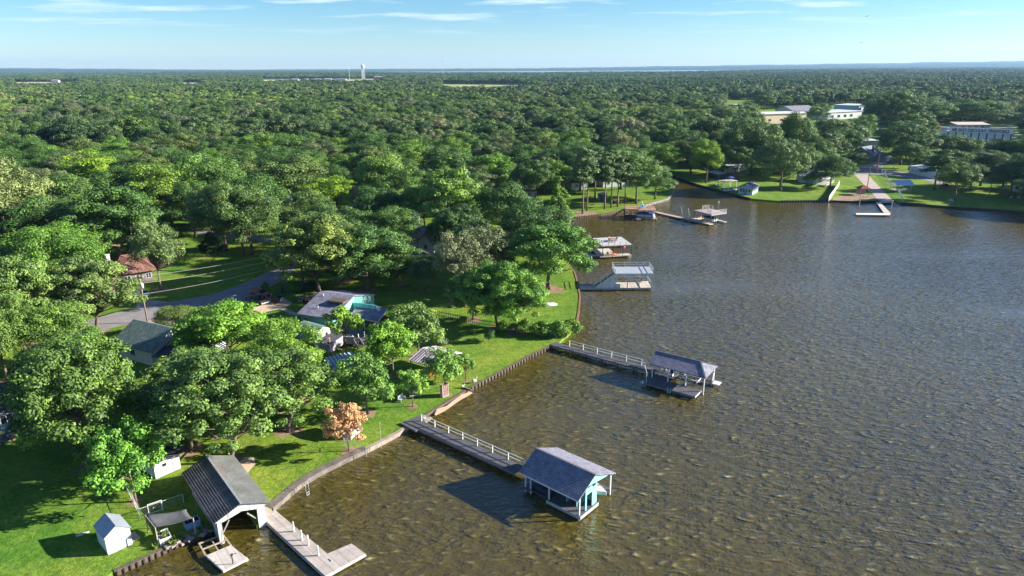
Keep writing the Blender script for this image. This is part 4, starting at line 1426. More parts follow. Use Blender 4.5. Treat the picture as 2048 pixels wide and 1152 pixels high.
def barrel_shed():
    o, rz, L = frame((592, 676), (634, 688), GZ)
    o2 = P(600, 668)
    t = thing('garden_shed', 'green barn roofed garden shed with cream end wall next to the teal house', 'shed', (o.x, o.y, GZ), rz)
    L, D, h = 5.6, 3.4, 1.75
    prof = [(-.2, h - .1), (.25, h + .55), (D * .32, h + .95), (D / 2, h + 1.05), (D * .68, h + .95), (D - .25, h + .55), (D + .2, h - .1)]
    vs, fs = [], []
    n = 26
    for i in range(n + 1):
        x = L * i / n
        dd = .02 * (i % 2)
        vs += [(x, y, z + dd) for y, z in prof]
    k = len(prof)
    for i in range(n):
        for j in range(k - 1):
            fs.append((i * k + j, (i + 1) * k + j, (i + 1) * k + j + 1, i * k + j + 1))
    shell(MB(), vs, fs, .05).build('roof', mk('green_metal_roof', (.155, .215, .17), .6, .15, 1), t)
    MB().box(.1, L - .16, .05, D - .05, -.2, h - .06).build('wall', TEAL, t)
    pr = [(.05, -.2), (D - .05, -.2), (D - .05, h), (D - .35, h + .45), (D / 2, h + .92), (.35, h + .45), (.05, h)]
    MB().loft([[(L - .155, y, z) for y, z in pr], [(L - .05, y, z) for y, z in pr]]).build('end_wall', CREAM, t)
    dd = MB().box(L - .045, L, .5, 1.4, .1, 1.75).build('door', TEAL, t)
    MB().box(L, L + .05, 1.2, 1.3, 1.0, 1.1).build('handle', METAL, dd)
    window(t, 'r', L - .05, D, 2.4, .7, .8, .9)
    window(t, 'r', L - .05, D, D / 2, 1.95, .6, .4)


barrel_shed()

# ------------------------------------------------------------------ street houses
house('long low house with hipped red brown shingle roof and white eaves', (234, 574), (308, 562), 11, 2.9, 'hip', 3.1, mk('pale_brick', (.42, .36, .33), .85, .2, 1., .01, pattern='brick'), SHINGB,
      [('f', 2.4, 1., 1.5, 1.2), ('f', 6.8, 1., 1.2, 1.2), ('r', 3., 1., 1.4, 1.2), ('r', 6.5, 1., 1.4, 1.2)], [('f', 5., .02, .95, 2.05, DKMET)], over=.9, chimney=(-.2, 6.8, 6.2, mk('chimney_white', (.6, .57, .52), .8)))
house('red brown roofed garage in front of the hipped house', (215, 606), (262, 590), 6, 2.6, 'gable', 1.2, WHITE, SHINGB, [('f', 1.5, 1., 1., 1.)], [('r', 3., .02, 2.6, 2.1, WHITE)], over=.5, name='garage', cat='garage')
house('dark roofed house with a row of white wall panels behind the red brown roof', (262, 520), (338, 512), 8, 2.9, 'hip', 2.0, mk('dark_brown_wall', (.06, .045, .04), .8, .2, 1), SHINGD,
      [('f', 1.2 + 1.55 * i, .5, 1.25, 2.1, WHITE, mk('white_panel', (.50, .50, .50), .6)) for i in range(7)], over=.8)
house('green shingled house by the road with white gable boards', (238, 714), (307, 732), 8.5, 3., 'gable', 2.3, WHITE, SHINGN, [('r', 2.2, 1., 1.2, 1.3), ('r', 5.5, 1., 1.2, 1.3), ('f', 4., 1., 1.2, 1.2)], over=.6)
house('dark roofed low house in deep shade beside the green shingled one', (320, 742), (386, 747), 10.5, 2.8, 'hip', 2.2, GREYW, SHINGD, [('f', 2, 1., 1.2, 1.2), ('f', 4.5, 1., 1.2, 1.2)], over=.6)
house('white fronted house at the left end of the street', (60, 668), (92, 650), 9, 2.8, 'gable', 1.6, WHITE, SHINGB, [('f', 1.6, 1., 1., 1.)], over=.4)
house('brown roofed house under the cream tipped oak', (10, 470), (52, 462), 8, 2.9, 'hip', 1.8, mk('tan_brick', (.3, .2, .15), .9, .2, 1, .01, pattern='brick'), SHINGT, [('f', 3, 1., 1.4, 1.2)], over=.6)


def brown_gabled():
    o, rz, L = frame((818, 492), (862, 500))
    t = thing('house', 'taupe roofed white house with cross gable and orange brick front', 'house', (o.x, o.y, GZ), rz)
    m = Matrix.Translation(o) @ Matrix.Rotation(rz, 4, 'Z')
    c = m @ Vector((5, 4, 0))
    KEEP.append((c.x, c.y, 11))
    W0 = mk('white_siding', (.58, .58, .58), .7, .1, 1, .01, pattern='siding')
    walls(13, 8, 3., 5.2, 'x').build('wall', W0, t)
    roof_gable(-.5, 13.5, -.5, 8.5, 2.9, 5.42, 'x').build('roof', SHINGT, t)
    g = walls(5.5, 4.6, 3., 4.9, 'y')
    g.v = [(x + 6.2, y - 3.0, z) for x, y, z in g.v]
    g.build('wing_wall', W0, t)
    r = roof_gable(5.7, 12.2, -3.6, 3.4, 2.75, 5.1, 'y')
    r.build('wing_roof', SHINGT, t)
    MB().box(3.2, 6.1, -.06, -.004, .0, 2.7).build('brick_front', mk('orange_brick', (.42, .20, .11), .9, .2, 1, .01, pattern='brick'), t)
    window(t, 'f', 13, 8, 1.8, 1., 1.3, 1.2)
    window(t, 'f', 13, 8, 8.9, 1., 1.2, 1.2).location = (0, -3.0, 0)
    window(t, 'r', 13, 8, 3., 1., 1.2, 1.2)


brown_gabled()
house('white shed with pale flat pitched roof behind the taupe roofed house', (797, 448), (817, 452), 5, 2.8, 'shed', .5, WHITE, ROOFW, [('f', 1.4, 1., .8, .8)], name='shed', cat='shed')
house('grey roofed house in deep shade behind the dark broad trees', (820, 548), (872, 540), 8, 2.9, 'hip', 1.8, GREYW, SHINGD, [('f', 3, 1., 1.4, 1.2)], over=.6)
house('red brown roofed house showing between the lime tree and the pale tree', (702, 402), (738, 400), 9, 2.9, 'gable', 2.2, mk('red_wall', (.25, .08, .06), .8, .2, 1), SHINGB, [('f', 3, 1., 1.2, 1.2)], over=.5)
house('slate roofed cottage just below the red brown roof', (706, 424), (730, 426), 7, 2.8, 'gable', 1.8, GREYW, SHING, [('f', 2, 1., 1., 1.)], over=.4, name='cottage', cat='house')
house('white trailer home with dark windows beside the lime tree', (543, 404), (568, 408), 4, 2.9, 'flat', 0, WHITE, mk('trailer_roof', (.5, .5, .5), .6), [('f', 1.4, 1.0, 1.2, 1.1), ('f', 3.8, 1.0, 1.2, 1.1)], over=.15, name='mobile_home', cat='mobile home')
house('small tan roofed shed in front of the white trailer home', (566, 424), (584, 430), 4.5, 2.3, 'shed', .6, mk('tan_brick', (.3, .2, .15)), mk('tan_roof', (.42, .28, .21), .8), [('f', .8, .9, .7, .7)], name='shed', cat='shed')
p, rz = P(532, 350), .15
t = thing('tarp', 'bright blue tarp hung over a frame in the dark gap of the village', 'tarp', (p.x, p.y, GZ), rz)
MB().box(-2, 2, -.03, .03, .5, 3.).build('sheet', mk('blue_tarp', (.035, .14, .50), .6, .12, 1), t)
for x in (-2.05, 2.05):
    MB().tube([(x, 0, 0), (x, 0, 3.1)], .05, 6).build('pole', METAL, t)
MB().box(-2.1, 2.1, .04, 2.6, 3.0, 3.06).build('roof_sheet', WHITE, t)
house('grey house behind the striped lawn in deep shade', (1030, 400), (1072, 396), 8, 2.9, 'gable', 2., GREYW, SHINGD, [('f', 2, 1., 1.2, 1.2), ('f', 6, 1., 1.2, 1.2)], over=.5)
house('pale house glimpsed between the pine trunks', (1206, 375), (1258, 372), 9, 3.2, 'gable', 2., WHITE, SHINGT, [('f', 2.5, 1., 1.2, 1.3), ('f', 7, 1., 1.2, 1.3)], over=.5)
house('white cottage half hidden left of the cone shaped cypress', (1142, 380), (1176, 378), 8, 3., 'gable', 1.8, WHITE, SHINGT, [('f', 2.5, 1., 1.2, 1.2)], over=.5)
p = P(1196, 402)
t = house('small grey outhouse on the lawn among the pines', (1195, 401), (1204, 403), 2.4, 2.6, 'shed', .3, mk('dark_boards', (.09, .085, .08), .85, .2, 1, .01, pattern='board'), mk('tin_roof', (.4, .4, .42), .5), [('r', 1.2, 1.2, .5, .5)], [('f', .7, .02, .75, 1.9, METAL)], over=.2, name='outhouse', cat='shed')

# picnic roofs on the sunny lawn
def picnic():
    o, rz, L = frame((818, 719), (856, 730), GZ + 2.5)
    t = thing('picnic_shelter', 'open picnic shelter with pink white ribbed metal gable roof', 'shelter', (o.x, o.y, GZ), rz)
    PW = mk('pink_metal', (.50, .44, .47), .5, .08, 1.)
    D = 3.4
    r = roof_corr(-.1, L + 1.6, -.1, 2.45, D, 3.35, .42, .05, .05)
    r.build('roof', PW, t)
    roof_corr(-.1, L + 1.6, 2 * D + .1, 2.45, D, 3.35, .42, .05, .05).build('roof', PW, t)
    rb = MB()
    for i in range(11):
        x = .05 + (L + 1.4) * i / 10
        rb.beam((x, -.1, 2.52), (x, D, 3.42), .12, .03).beam((x, 2 * D + .1, 2.52), (x, D, 3.42), .12, .03)
    rb.build('roof_ribs', mk('rib_plum', (.16, .12, .15), .6), t)
    for x in (.2, L + 1.2):
        for y in (.2, 2 * D - .2):
            post(t, x, y, -.1, 2.45, .14, mk('dark_post', (.09, .07, .06), .8))
    MB().beam((.2, .2, 2.3), (L + 1.2, .2, 2.3), .1, .16).beam((.2, 2 * D - .2, 2.3), (L + 1.2, 2 * D - .2, 2.3), .1, .16).build('beam', mk('dark_post', (.09, .07, .06)), t)
    mx_ = Matrix.Translation(o) @ Matrix.Rotation(rz, 4, 'Z')
    for i, (x, lb) in enumerate([(L * .8, 'orange plastic chair left of the pair under the pink white roof'), (L * .8 + .9, 'orange plastic chair right of the pair under the pink white roof')]):
        c = mx_ @ Vector((x, .9, 0))
        chair('lawn_chair', lb, (c.x, c.y, GZ), rz + math.pi * .1, ORANGE, 'orange chairs under the picnic roof')


picnic()


def teal_shelter():
    o, rz, L = frame((667, 741), (716, 729), GZ + 2.2)
    t = thing('picnic_shelter', 'low shelter with striped teal metal roof behind the round lawn tree', 'shelter', (o.x, o.y, GZ), rz)
    m = mk('teal_white_metal', (.20, .34, .38), .5, .1, 1)
    vs, fs = [], []
    roof_corr(0, 4.6, 0, 2.1, 4.2, 2.8, .62, .09, .05).build('roof', m, t)
    mb = MB()
    for i in range(7):
        x = .25 + .62 * i
        mb.beam((x, .02, 2.22), (x, 4.18, 2.92), .16, .03)
    mb.build('roof_ribs', WHITE, t)
    for x in (.2, 4.4):
        for y in (.2, 4.):
            post(t, x, y, -.1, 2.1 if y < 1 else 2.7, .12, mk('dark_post', (.09, .07, .06)))


teal_shelter()
house('small weathered shed under the copper leaved tree', (672, 874), (702, 880), 2.6, 1.8, 'gable', .8, mk('old_grey_boards', (.34, .31, .29), .9, .3, 1.2, .01, pattern='board'), mk('grey_tin', (.35, .36, .37), .6, .15), [('f', 1.6, .9, .7, .6)], [('r', 1.5, .05, .9, 1.8, WHITE)], over=.25, name='shed', cat='shed', keep=False)

# stacked firewood in a leaning rack, benches, ornaments
p = P(889, 792)
t = thing('firewood_rack', 'upright rack of split firewood on the lawn above the sandy beach', 'firewood rack', (p.x, p.y, GZ), R(48))
FR = mk('rack_wood', (.42, .36, .30), .9, .2)
MB().box(-.62, -.54, -.3, .3, 0, 2.1).box(.54, .62, -.3, .3, 0, 2.1).box(-.54, .54, -.3, .3, 0, .08).build('rack', FR, t)
mb = MB()
rg = random.Random(2)
for i in range(9):
    for j in range(6):
        x, zz = -.45 + .18 * j + rg.uniform(-.02, .02), .18 + .2 * i + rg.uniform(-.02, .02)
        mb.tube([(x, -.28, zz), (x, .28 + rg.uniform(0, .06), zz)], rg.uniform(.075, .095), 6)
mb.build('logs', mk('split_logs', (.36, .22, .19), .9, .5, 5), t)
p = P(804, 801)
t = thing('garden_bench', 'grey garden bench on the shaded grass beside the lollipop tree', 'bench', (p.x, p.y, GZ), R(70))
MB().box(-.75, .75, -.25, .2, .42, .48).build('seat', METAL, t)
MB().box(-.75, .75, .22, .27, .5, .95).build('backrest', METAL, t)
for x in (-.65, .65):
    MB().box(x - .04, x + .04, -.22, .22, 0, .42).build('leg', METAL, t)
p = P(832, 792)
t = thing('picnic_table', 'weathered picnic table behind the lollipop tree', 'table', (p.x, p.y, GZ), R(10))
MB().box(-.95, .95, -.38, .38, .72, .78).build('table_top', FR, t)
for y in (-.72, .72):
    MB().box(-.95, .95, y - .13, y + .13, .42, .47).build('bench_seat', FR, t)
for x in (-.6, .6):
    MB().beam((x, -.6, 0), (x, .2, .72), .08).beam((x, .6, 0), (x, -.2, .72), .08).build('leg', FR, t)
for (px, lb, s) in [((948, 766), 'white goose ornament on the grass by the corner of the bulkhead', 1.), ((925, 776), 'small white goose ornament beside the brick edging', .7)]:
    p = P(*px)
    t = thing('garden_ornament', lb, 'ornament', (p.x, p.y, GZ), R(20), 'white ornaments on the lawn edge')
    MB().ell((0, 0, .42 * s), (.42 * s, .26 * s, .3 * s)).build('body', WHITE, t, True)
    MB().tube([(.28 * s, 0, .5 * s), (.42 * s, 0, .8 * s), (.48 * s, 0, .95 * s)], [.1 * s, .07 * s, .09 * s], 8).build('neck', WHITE, t, True)
    MB().box(-.1, .1, -.1, .1, 0, .2 * s).build('foot', ORANGE, t)
o, rz, L = frame((926, 776), (944, 782))
t = thing('brick_edging', 'short low brick edging running from the ornament to the water', 'edging', (o.x, o.y, GZ), rz)
MB().box(0, L, -.12, .12, -.05, .22).build('bricks', mk('edging_brick', (.22, .15, .12), .9, .3, 2, .01, pattern='brick'), t)
p = P(1097, 611)
t = thing('rowing_boat', 'white rowing boat lying upside down on the grassy point', 'boat', (p.x, p.y, GZ + .62), R(4))
bm_ = MB().loft([[(x, y, -z + .0) for x, y, z in r] for r in hull_rings(3.7, 1.35, .5, 0.02, flare=.1)])
bm_.build('hull', mk('boat_white', (.78, .77, .72), .5, .05), t, False)
MB().box(-1.5, 1.3, -.03, .03, .0, .05).build('keel', WHITE, t)

# vine covered fence between the two lawns
def vine_fence():
    px = [(876, 634), (960, 651), (1042, 664), (1132, 678)]
    c = P(*px[0])
    t = thing('picket_fence', 'old wooden fence overgrown with vines between the shaded lawn and the open lawn', 'fence', (c.x, c.y, GZ))
    pts = [P(*q) - c for q in px]
    rm = MB()
    k = 0
    for a, b in zip(pts[:-1], pts[1:]):
        a, b = Vector((a.x, a.y, 0)), Vector((b.x, b.y, 0))
        n = int((b - a).length / .42)
        for i in range(n):
            p = a.lerp(b, i / n)
            k += 1
            MB().box(p.x - .05, p.x + .05, p.y - .05, p.y + .05, 0, 1.35).build('picket', mk('old_picket', (.16, .15, .13), .9, .3), t)
        rm.beam(a + Vector((0, .08, .4)), b + Vector((0, .08, .4)), .05, .1).beam(a + Vector((0, .08, 1.1)), b + Vector((0, .08, 1.1)), .05, .1)
    rm.build('rail', mk('old_picket', (.16, .15, .13)), t)


vine_fence()

# vehicles by the teal house
a, b = P(533, 612), P(493, 600)
a, b = Vector((a.x, a.y, 0)), Vector((b.x, b.y, 0))
c = a.lerp(b, .46)
car('pickup_truck', 'dark green pickup truck with chrome bumper on the sandy driveway', 'pickup truck', (c.x, c.y, GZ + .01), math.atan2(b.y - a.y, b.x - a.x), (.018, .032, .026), 'pickup')
a, b = P(500, 592), P(540, 600)
c = (a + b) / 2
car('suv', 'dark red suv parked beyond the green pickup', 'suv', (c.x, c.y + .8, GZ + .01), math.atan2(b.y - a.y, b.x - a.x), (.22, .02, .035), 'suv')
p = P(555, 605)
t = thing('covered_trailer', 'small trailer under a black cover behind the pickup', 'trailer', (p.x, p.y, GZ), R(-12))
MB().loft([[(-1., -.75, .35), (1., -.75, .35), (1., .75, .35), (-1., .75, .35)], [(-.95, -.72, 1.3), (.9, -.7, 1.2), (.9, .7, 1.2), (-.95, .72, 1.3)], [(-.6, -.4, 1.7), (.5, -.4, 1.55), (.5, .4, 1.55), (-.6, .4, 1.7)]]).build('cover', BLACK, t)
for y in (-.8, .8):
    MB().tube([(0, y - .08, .3), (0, y + .08, .3)], .3, 12).build('wheel', BLACK, t)
MB().beam((1., 0, .4), (2., 0, .4), .08).box(1.02, 1.12, -.5, .5, .4, 1.1).build('tow_bar', WHITE, t)
o, rz, L = frame((600, 600), (628, 606))
t = thing('utility_trailer', 'long red brown utility trailer with rails behind the teal house', 'trailer', (o.x, o.y, GZ), rz)
TR = mk('rust_red', (.20, .05, .045), .7, .3)
MB().box(0, 4.6, -.95, .95, .55, .65).build('bed', TR, t)
mb = MB()
for s in (-.93, .93):
    mb.beam((0, s, 1.15), (4.6, s, 1.15), .05, .06)
    for k in range(6):
        mb.beam((.05 + .9 * k, s, .65), (.05 + .9 * k, s, 1.12), .05)
mb.build('side_rail', METAL, t)
for x in (.8, 1.6):
    for s in (-1, 1):
        wv = MB().tube([(x, s * 1.0 - .09, .33), (x, s * 1.0 + .09, .33)], .33, 12).build('wheel', BLACK, t)
        MB().tube([(x, s * 1.095, .33), (x, s * 1.105, .33)], .2, 10).build('rim', WHITE, wv)
MB().beam((0, -.6, .6), (-1.4, 0, .55), .08).beam((0, .6, .6), (-1.4, 0, .55), .08).build('tongue', TR, t)
p = P(565, 585)
t = thing('trash_bin', 'dark blue wheeled trash bin beside the power pole', 'bin', (p.x, p.y, GZ), R(15))
MB().loft([[(-.25, -.27, .05), (.25, -.27, .05), (.25, .27, .05), (-.25, .27, .05)], [(-.31, -.34, 1.), (.31, -.34, 1.), (.31, .34, 1.), (-.31, .34, 1.)]]).build('body', NAVY, t)
MB().cbox((0, 0, 1.04), (.66, .72, .07), 0, .02).build('lid', NAVY, t)
for y in (-.25, .25):
    MB().tube([(-.3, y - .04, .12), (-.3, y + .04, .12)], .12, 8).build('wheel', BLACK, t)
p = P(300, 592)
car('sedan', 'white car parked in the driveway of the red brown garage', 'car', (p.x - 2, p.y, GZ + .01), R(150), (.6, .6, .6), 'sedan')
p = P(850, 434)
car('sedan', 'silver car glimpsed behind the taupe roofed house', 'car', (p.x - 3, p.y, GZ + .01), R(20), (.35, .36, .38), 'sedan')


# power poles and wires
def power_pole(label, base, top, transformer):
    p = P(*base)
    H = ZAT(p, *top) - GZ
    t = thing('power_pole', label, 'power pole', (p.x, p.y, GZ), R(-12))
    MB().tube([(0, 0, -.3), (0, 0, H)], [.16, .10], 8).build('pole', mk('pole_brown', (.26, .17, .12), .9, .25, 3), t, True)
    MB().beam((-.9, 0, H - .5), (.9, 0, H - .5), .1, .12).build('crossarm', mk('pole_brown', (.26, .17, .12)), t)
    for x in (-.8, 0, .8):
        MB().tube([(x, 0, H - .44), (x, 0, H - .2)], .06, 6).build('insulator', WHITE, t)
    if transformer:
        MB().tube([(.32, -.1, H - 2.6), (.32, -.1, H - 1.7), (.32, -.1, H - 1.6)], [.3, .3, .2], 12).build('transformer', mk('transformer_grey', (.5, .55, .58), .5, .08), t, True)
    return p, H


pA, hA = power_pole('brown power pole with a pale transformer at the bend of the street', (295, 645), (285, 549), True)
pB, hB = power_pole('brown power pole at the inside of the road bend beside the olive tipped tree', (571, 584), (567, 503), False)
for k, (dz, lb) in enumerate([(.25, 'topmost wire between the two power poles'), (1.7, 'middle wire between the two power poles'), (3.9, 'lowest wire between the two power poles')]):
    pts, n = [], 18
    for i in range(n + 1):
        u = i / n
        q = pA.lerp(pB, u)
        pts.append((q.x - pA.x, q.y - pA.y, (hA - dz) * (1 - u) + (hB - dz * .8) * u - 1.0 * 4 * u * (1 - u) * .5))
    t = MB().tube(pts, .028, 5).build('power_line', mk('wire_metal', (.42, .37, .33), .5, .1))
    t.location = (pA.x, pA.y, GZ)
    tag(t, lb, 'wire', 'wires between the power poles')
# ------------------------------------------------------------------ white two level boathouse
def white_boathouse():
    o, rz, L = frame((1230.7, 576), (1303, 576), .55)
    t = thing('boathouse', 'white boathouse with railed flat roof deck and outside stair', 'boathouse', o, rz)
    D, z0, zt = 5.2, .6, 4.05
    MB().box(-8.6, L, 0, 1.6, z0 - .15, z0).box(-.2, L, 1.601, D, z0 - .15, z0).build('deck', DECKP, t)
    MB().box(-8.6, L, -.06, -.002, z0 - .4, z0 - .03).box(L + .002, L + .06, 0, D, z0 - .4, z0 - .03).build('deck_skirt', mk('pale_trim', (.5, .48, .46), .8), t)
    piles(t, [(x, y) for x in (-8, -5.5, -3, -.5, 2., 4.5, L - .3) for y in (.3, 1.3)] + [(x, D - .3) for x in (.3, 3, L - .3)], z0 - .16)
    MB().box(-.3, L + .25, -.25, D + .25, zt - .22, zt).build('roof_deck', mk('pale_roof_deck', (.30, .33, .36), .7, .1, .7), t)
    MB().box(-.31, L + .26, -.30, -.252, zt - .40, zt - .05).box(-.31, L + .26, D + .252, D + .30, zt - .40, zt - .05).build('fascia', WHITE, t)
    for x in (.08, 2.7, 5.3, L - .08):
        post(t, x, .1, z0, zt - .22, .17, WHITE)
        post(t, x, D - .1, z0, zt - .22, .17, WHITE)
    for x in (.55, 1.0, 4.0, 6.3):
        post(t, x, D - .1, z0, zt - .22, .09, WHITE, 'stud')
    for y in (1.6, 3.4):
        post(t, L - .08, y, z0, zt - .22, .1, WHITE, 'stud')
        post(t, .08, y, z0, zt - .22, .1, WHITE, 'stud')
    MB().beam((.1, D - .1, 1.65), (L - .1, D - .1, 1.65), .1, .22).beam((L - .08, .2, 1.65), (L - .08, D - .2, 1.65), .08, .16).build('mid_rail', WHITE, t)
    MB().box(.17, 1.1, .06, .12, z0, 1.5).build('low_panel', mk('white_panel', (.50, .50, .50), .6), t)
    bn = MB().box(1.4, L - .5, D - .9, D - .3, z0 + .4, z0 + .48).build('bench', mk('bench_brown', (.16, .11, .08), .8), t)
    rail(t, [(-.2, -.15, zt), (-.2, D + .15, zt), (L + .15, D + .15, zt), (L + .15, -.15, zt)], 1.05, WHITE, 2.6, (.55, 1.), .12)
    # stair with boarded side
    xs, n = -4.9, 13
    MB().loft([[(xs, .02, z0), (-.22, .02, z0), (-.22, .02, zt - .25)], [(xs, .12, z0), (-.22, .12, z0), (-.22, .12, zt - .25)]]).build('stair_wall', mk('white_boarding', (.56, .57, .58), .7, .1, 1, .01, pattern='board'), t)
    mb = MB()
    for i in range(n):
        u = (i + .5) / n
        mb.box(xs + (4.9 - .25) * u - .2, xs + (4.9 - .25) * u + .2, .14, 1.15, z0 + (zt - z0) * u - .05, z0 + (zt - z0) * u)
    mb.build('stair_tread', DKMET, t)
    MB().beam((xs, 1.2, z0 - .05), (-.25, 1.2, zt - .1), .08, .3).build('stringer', WHITE, t)
    st = MB()
    st.beam((xs, .07, z0 + 1.), (-.25, .07, zt + .95), .07, .09).beam((xs, .07, z0 + .5), (-.25, .07, zt + .45), .05, .07)
    st.build('stair_rail', WHITE, t)
    for u in (0, .33, .66):
        x = xs + 4.65 * u
        post(t, x, .07, z0 + (zt - z0) * u - .1, z0 + (zt - z0) * u + 1.05, .1, WHITE, 'railing_post')


white_boathouse()


# ------------------------------------------------------------------ dock with red kayaks
def kayak_dock():
    zt = 3.55
    o, rz, L = frame((1206, 492), (1264.5, 489), zt)
    q = loc2(o, rz, P(1188.7, 476, zt))
    D = q.y
    sk = 0.
    t = thing('dock', 'flat roofed dock with black posts and two red kayaks hung under the roof', 'dock', o, rz)
    m = Matrix.Translation(o) @ Matrix.Rotation(rz, 4, 'Z')
    dz = .55
    MB().box(-.2, L, 0, D, zt - .16, zt).build('roof_deck', mk('white_roof_deck', (.42, .41, .39), .7, .1, .7), t)
    MB().box(-.6, L * .55, .2, D - .4, dz - .16, dz).box(L * .551, L, .2, 2.4, dz - .16, dz).build('deck', DECKP, t)
    piles(t, [(0, .5), (3, .5), (L - .4, .5), (0, D - .6), (3, D - .6)], dz - .17)
    for x in (0, L * .36, L * .7, L - .1):
        for y in (.25, D - .25):
            post(t, x, y, -1 if y > 1 else dz, zt - .17, .12, BLACK)
    for i in range(6):
        for (x, y) in ((-.1 + (L) * i / 5, .06), (-.1 + L * i / 5, D - .06)):
            post(t, x, y, zt, zt + .95, .07, BLACK, 'railing_post')
    for y in (D * .33, D * .66):
        for x in (-.12, L - .06):
            post(t, x, y, zt, zt + .95, .07, BLACK, 'railing_post')
    lad = MB()
    for s in (0, .5):
        lad.tube([(L - .75 + s, .05, -.6), (L - .75 + s, .05, 1.0), (L - .75 + s, .5, 1.0)], .045, 6)
    for k in range(4):
        lad.box(L - .75, L - .25, .0, .1, -.3 + .3 * k, -.25 + .3 * k)
    lad.build('swim_ladder', WHITE, t)

    def at(x, y, z):
        c = m @ Vector((x, y, z))
        return (c.x, c.y, z)
    for (x, y, lb) in ((1.6, 2.2, 'red kayak hung on the left under the flat dock roof'), (4.9, 1.6, 'red kayak hung on the right under the flat dock roof')):
        k = thing('kayak', lb, 'kayak', at(x, y, 2.5), rz + .05, 'red kayaks under the dock roof')
        rs = []
        for i in range(9):
            u = i / 8
            w_ = .38 * math.sin(math.pi * (.06 + .88 * u)) ** .6
            hh = .22 * math.sin(math.pi * (.1 + .8 * u)) ** .5
            rs.append([(-1.9 + 3.8 * u, w_ * math.cos(a), hh * math.sin(a) + .1 * abs(u - .5)) for a in [2 * math.pi * j / 10 for j in range(10)]])
        MB().loft(rs).build('hull', RED, k, True)
        MB().tube([(-.35, 0, .21), (.35, 0, .21)], .2, 10).build('cockpit', BLACK, k)
    for i, (x, y, a, lb) in enumerate([(2.9, 1.0, .4, 'orange armchair near the middle of the kayak dock'), (4.6, 1.2, -.3, 'orange armchair at the right of the kayak dock'), (3.7, 2.2, 2.8, 'orange armchair at the back of the kayak dock')]):
        chair('deck_chair', lb, at(x, y, dz), rz + a, ORANGE, 'orange chairs on the kayak dock')
    for i, (x, y, a, lb) in enumerate([(.6, .9, .5, 'grey armchair at the shore end of the kayak dock'), (1.7, 1.0, -.2, 'grey armchair next to the shore end one on the kayak dock')]):
        chair('deck_chair', lb, at(x, y, dz), rz + a, METAL, 'grey chairs on the kayak dock')
    WD = mk('patio_wood', (.26, .15, .10), .8, .2)
    tb = thing('patio_table', 'brown round patio table on the flat dock roof', 'table', at(L * .52, D * .5, zt), rz)
    MB().tube([(0, 0, .70), (0, 0, .76)], .62, 16).build('table_top', WD, tb)
    MB().tube([(0, 0, 0), (0, 0, .7)], .08, 8).build('leg', WD, tb)
    for i in range(4):
        a = i * math.pi / 2 + .4
        chair('patio_chair', ['brown patio chair facing the lake on the dock roof', 'brown patio chair behind the round table on the dock roof', 'brown patio chair on the shore side of the dock roof', 'brown patio chair in front of the round table on the dock roof'][i],
              at(L * .52 + 1.05 * math.cos(a), D * .5 + 1.05 * math.sin(a), zt), rz + a - math.pi / 2, WD, 'brown patio chairs on the dock roof')


kayak_dock()
pier('plank walk from the point to the kayak dock', (1160, 512), (1206, 510), 1.5, .6, 1, DECKP, None, 2)


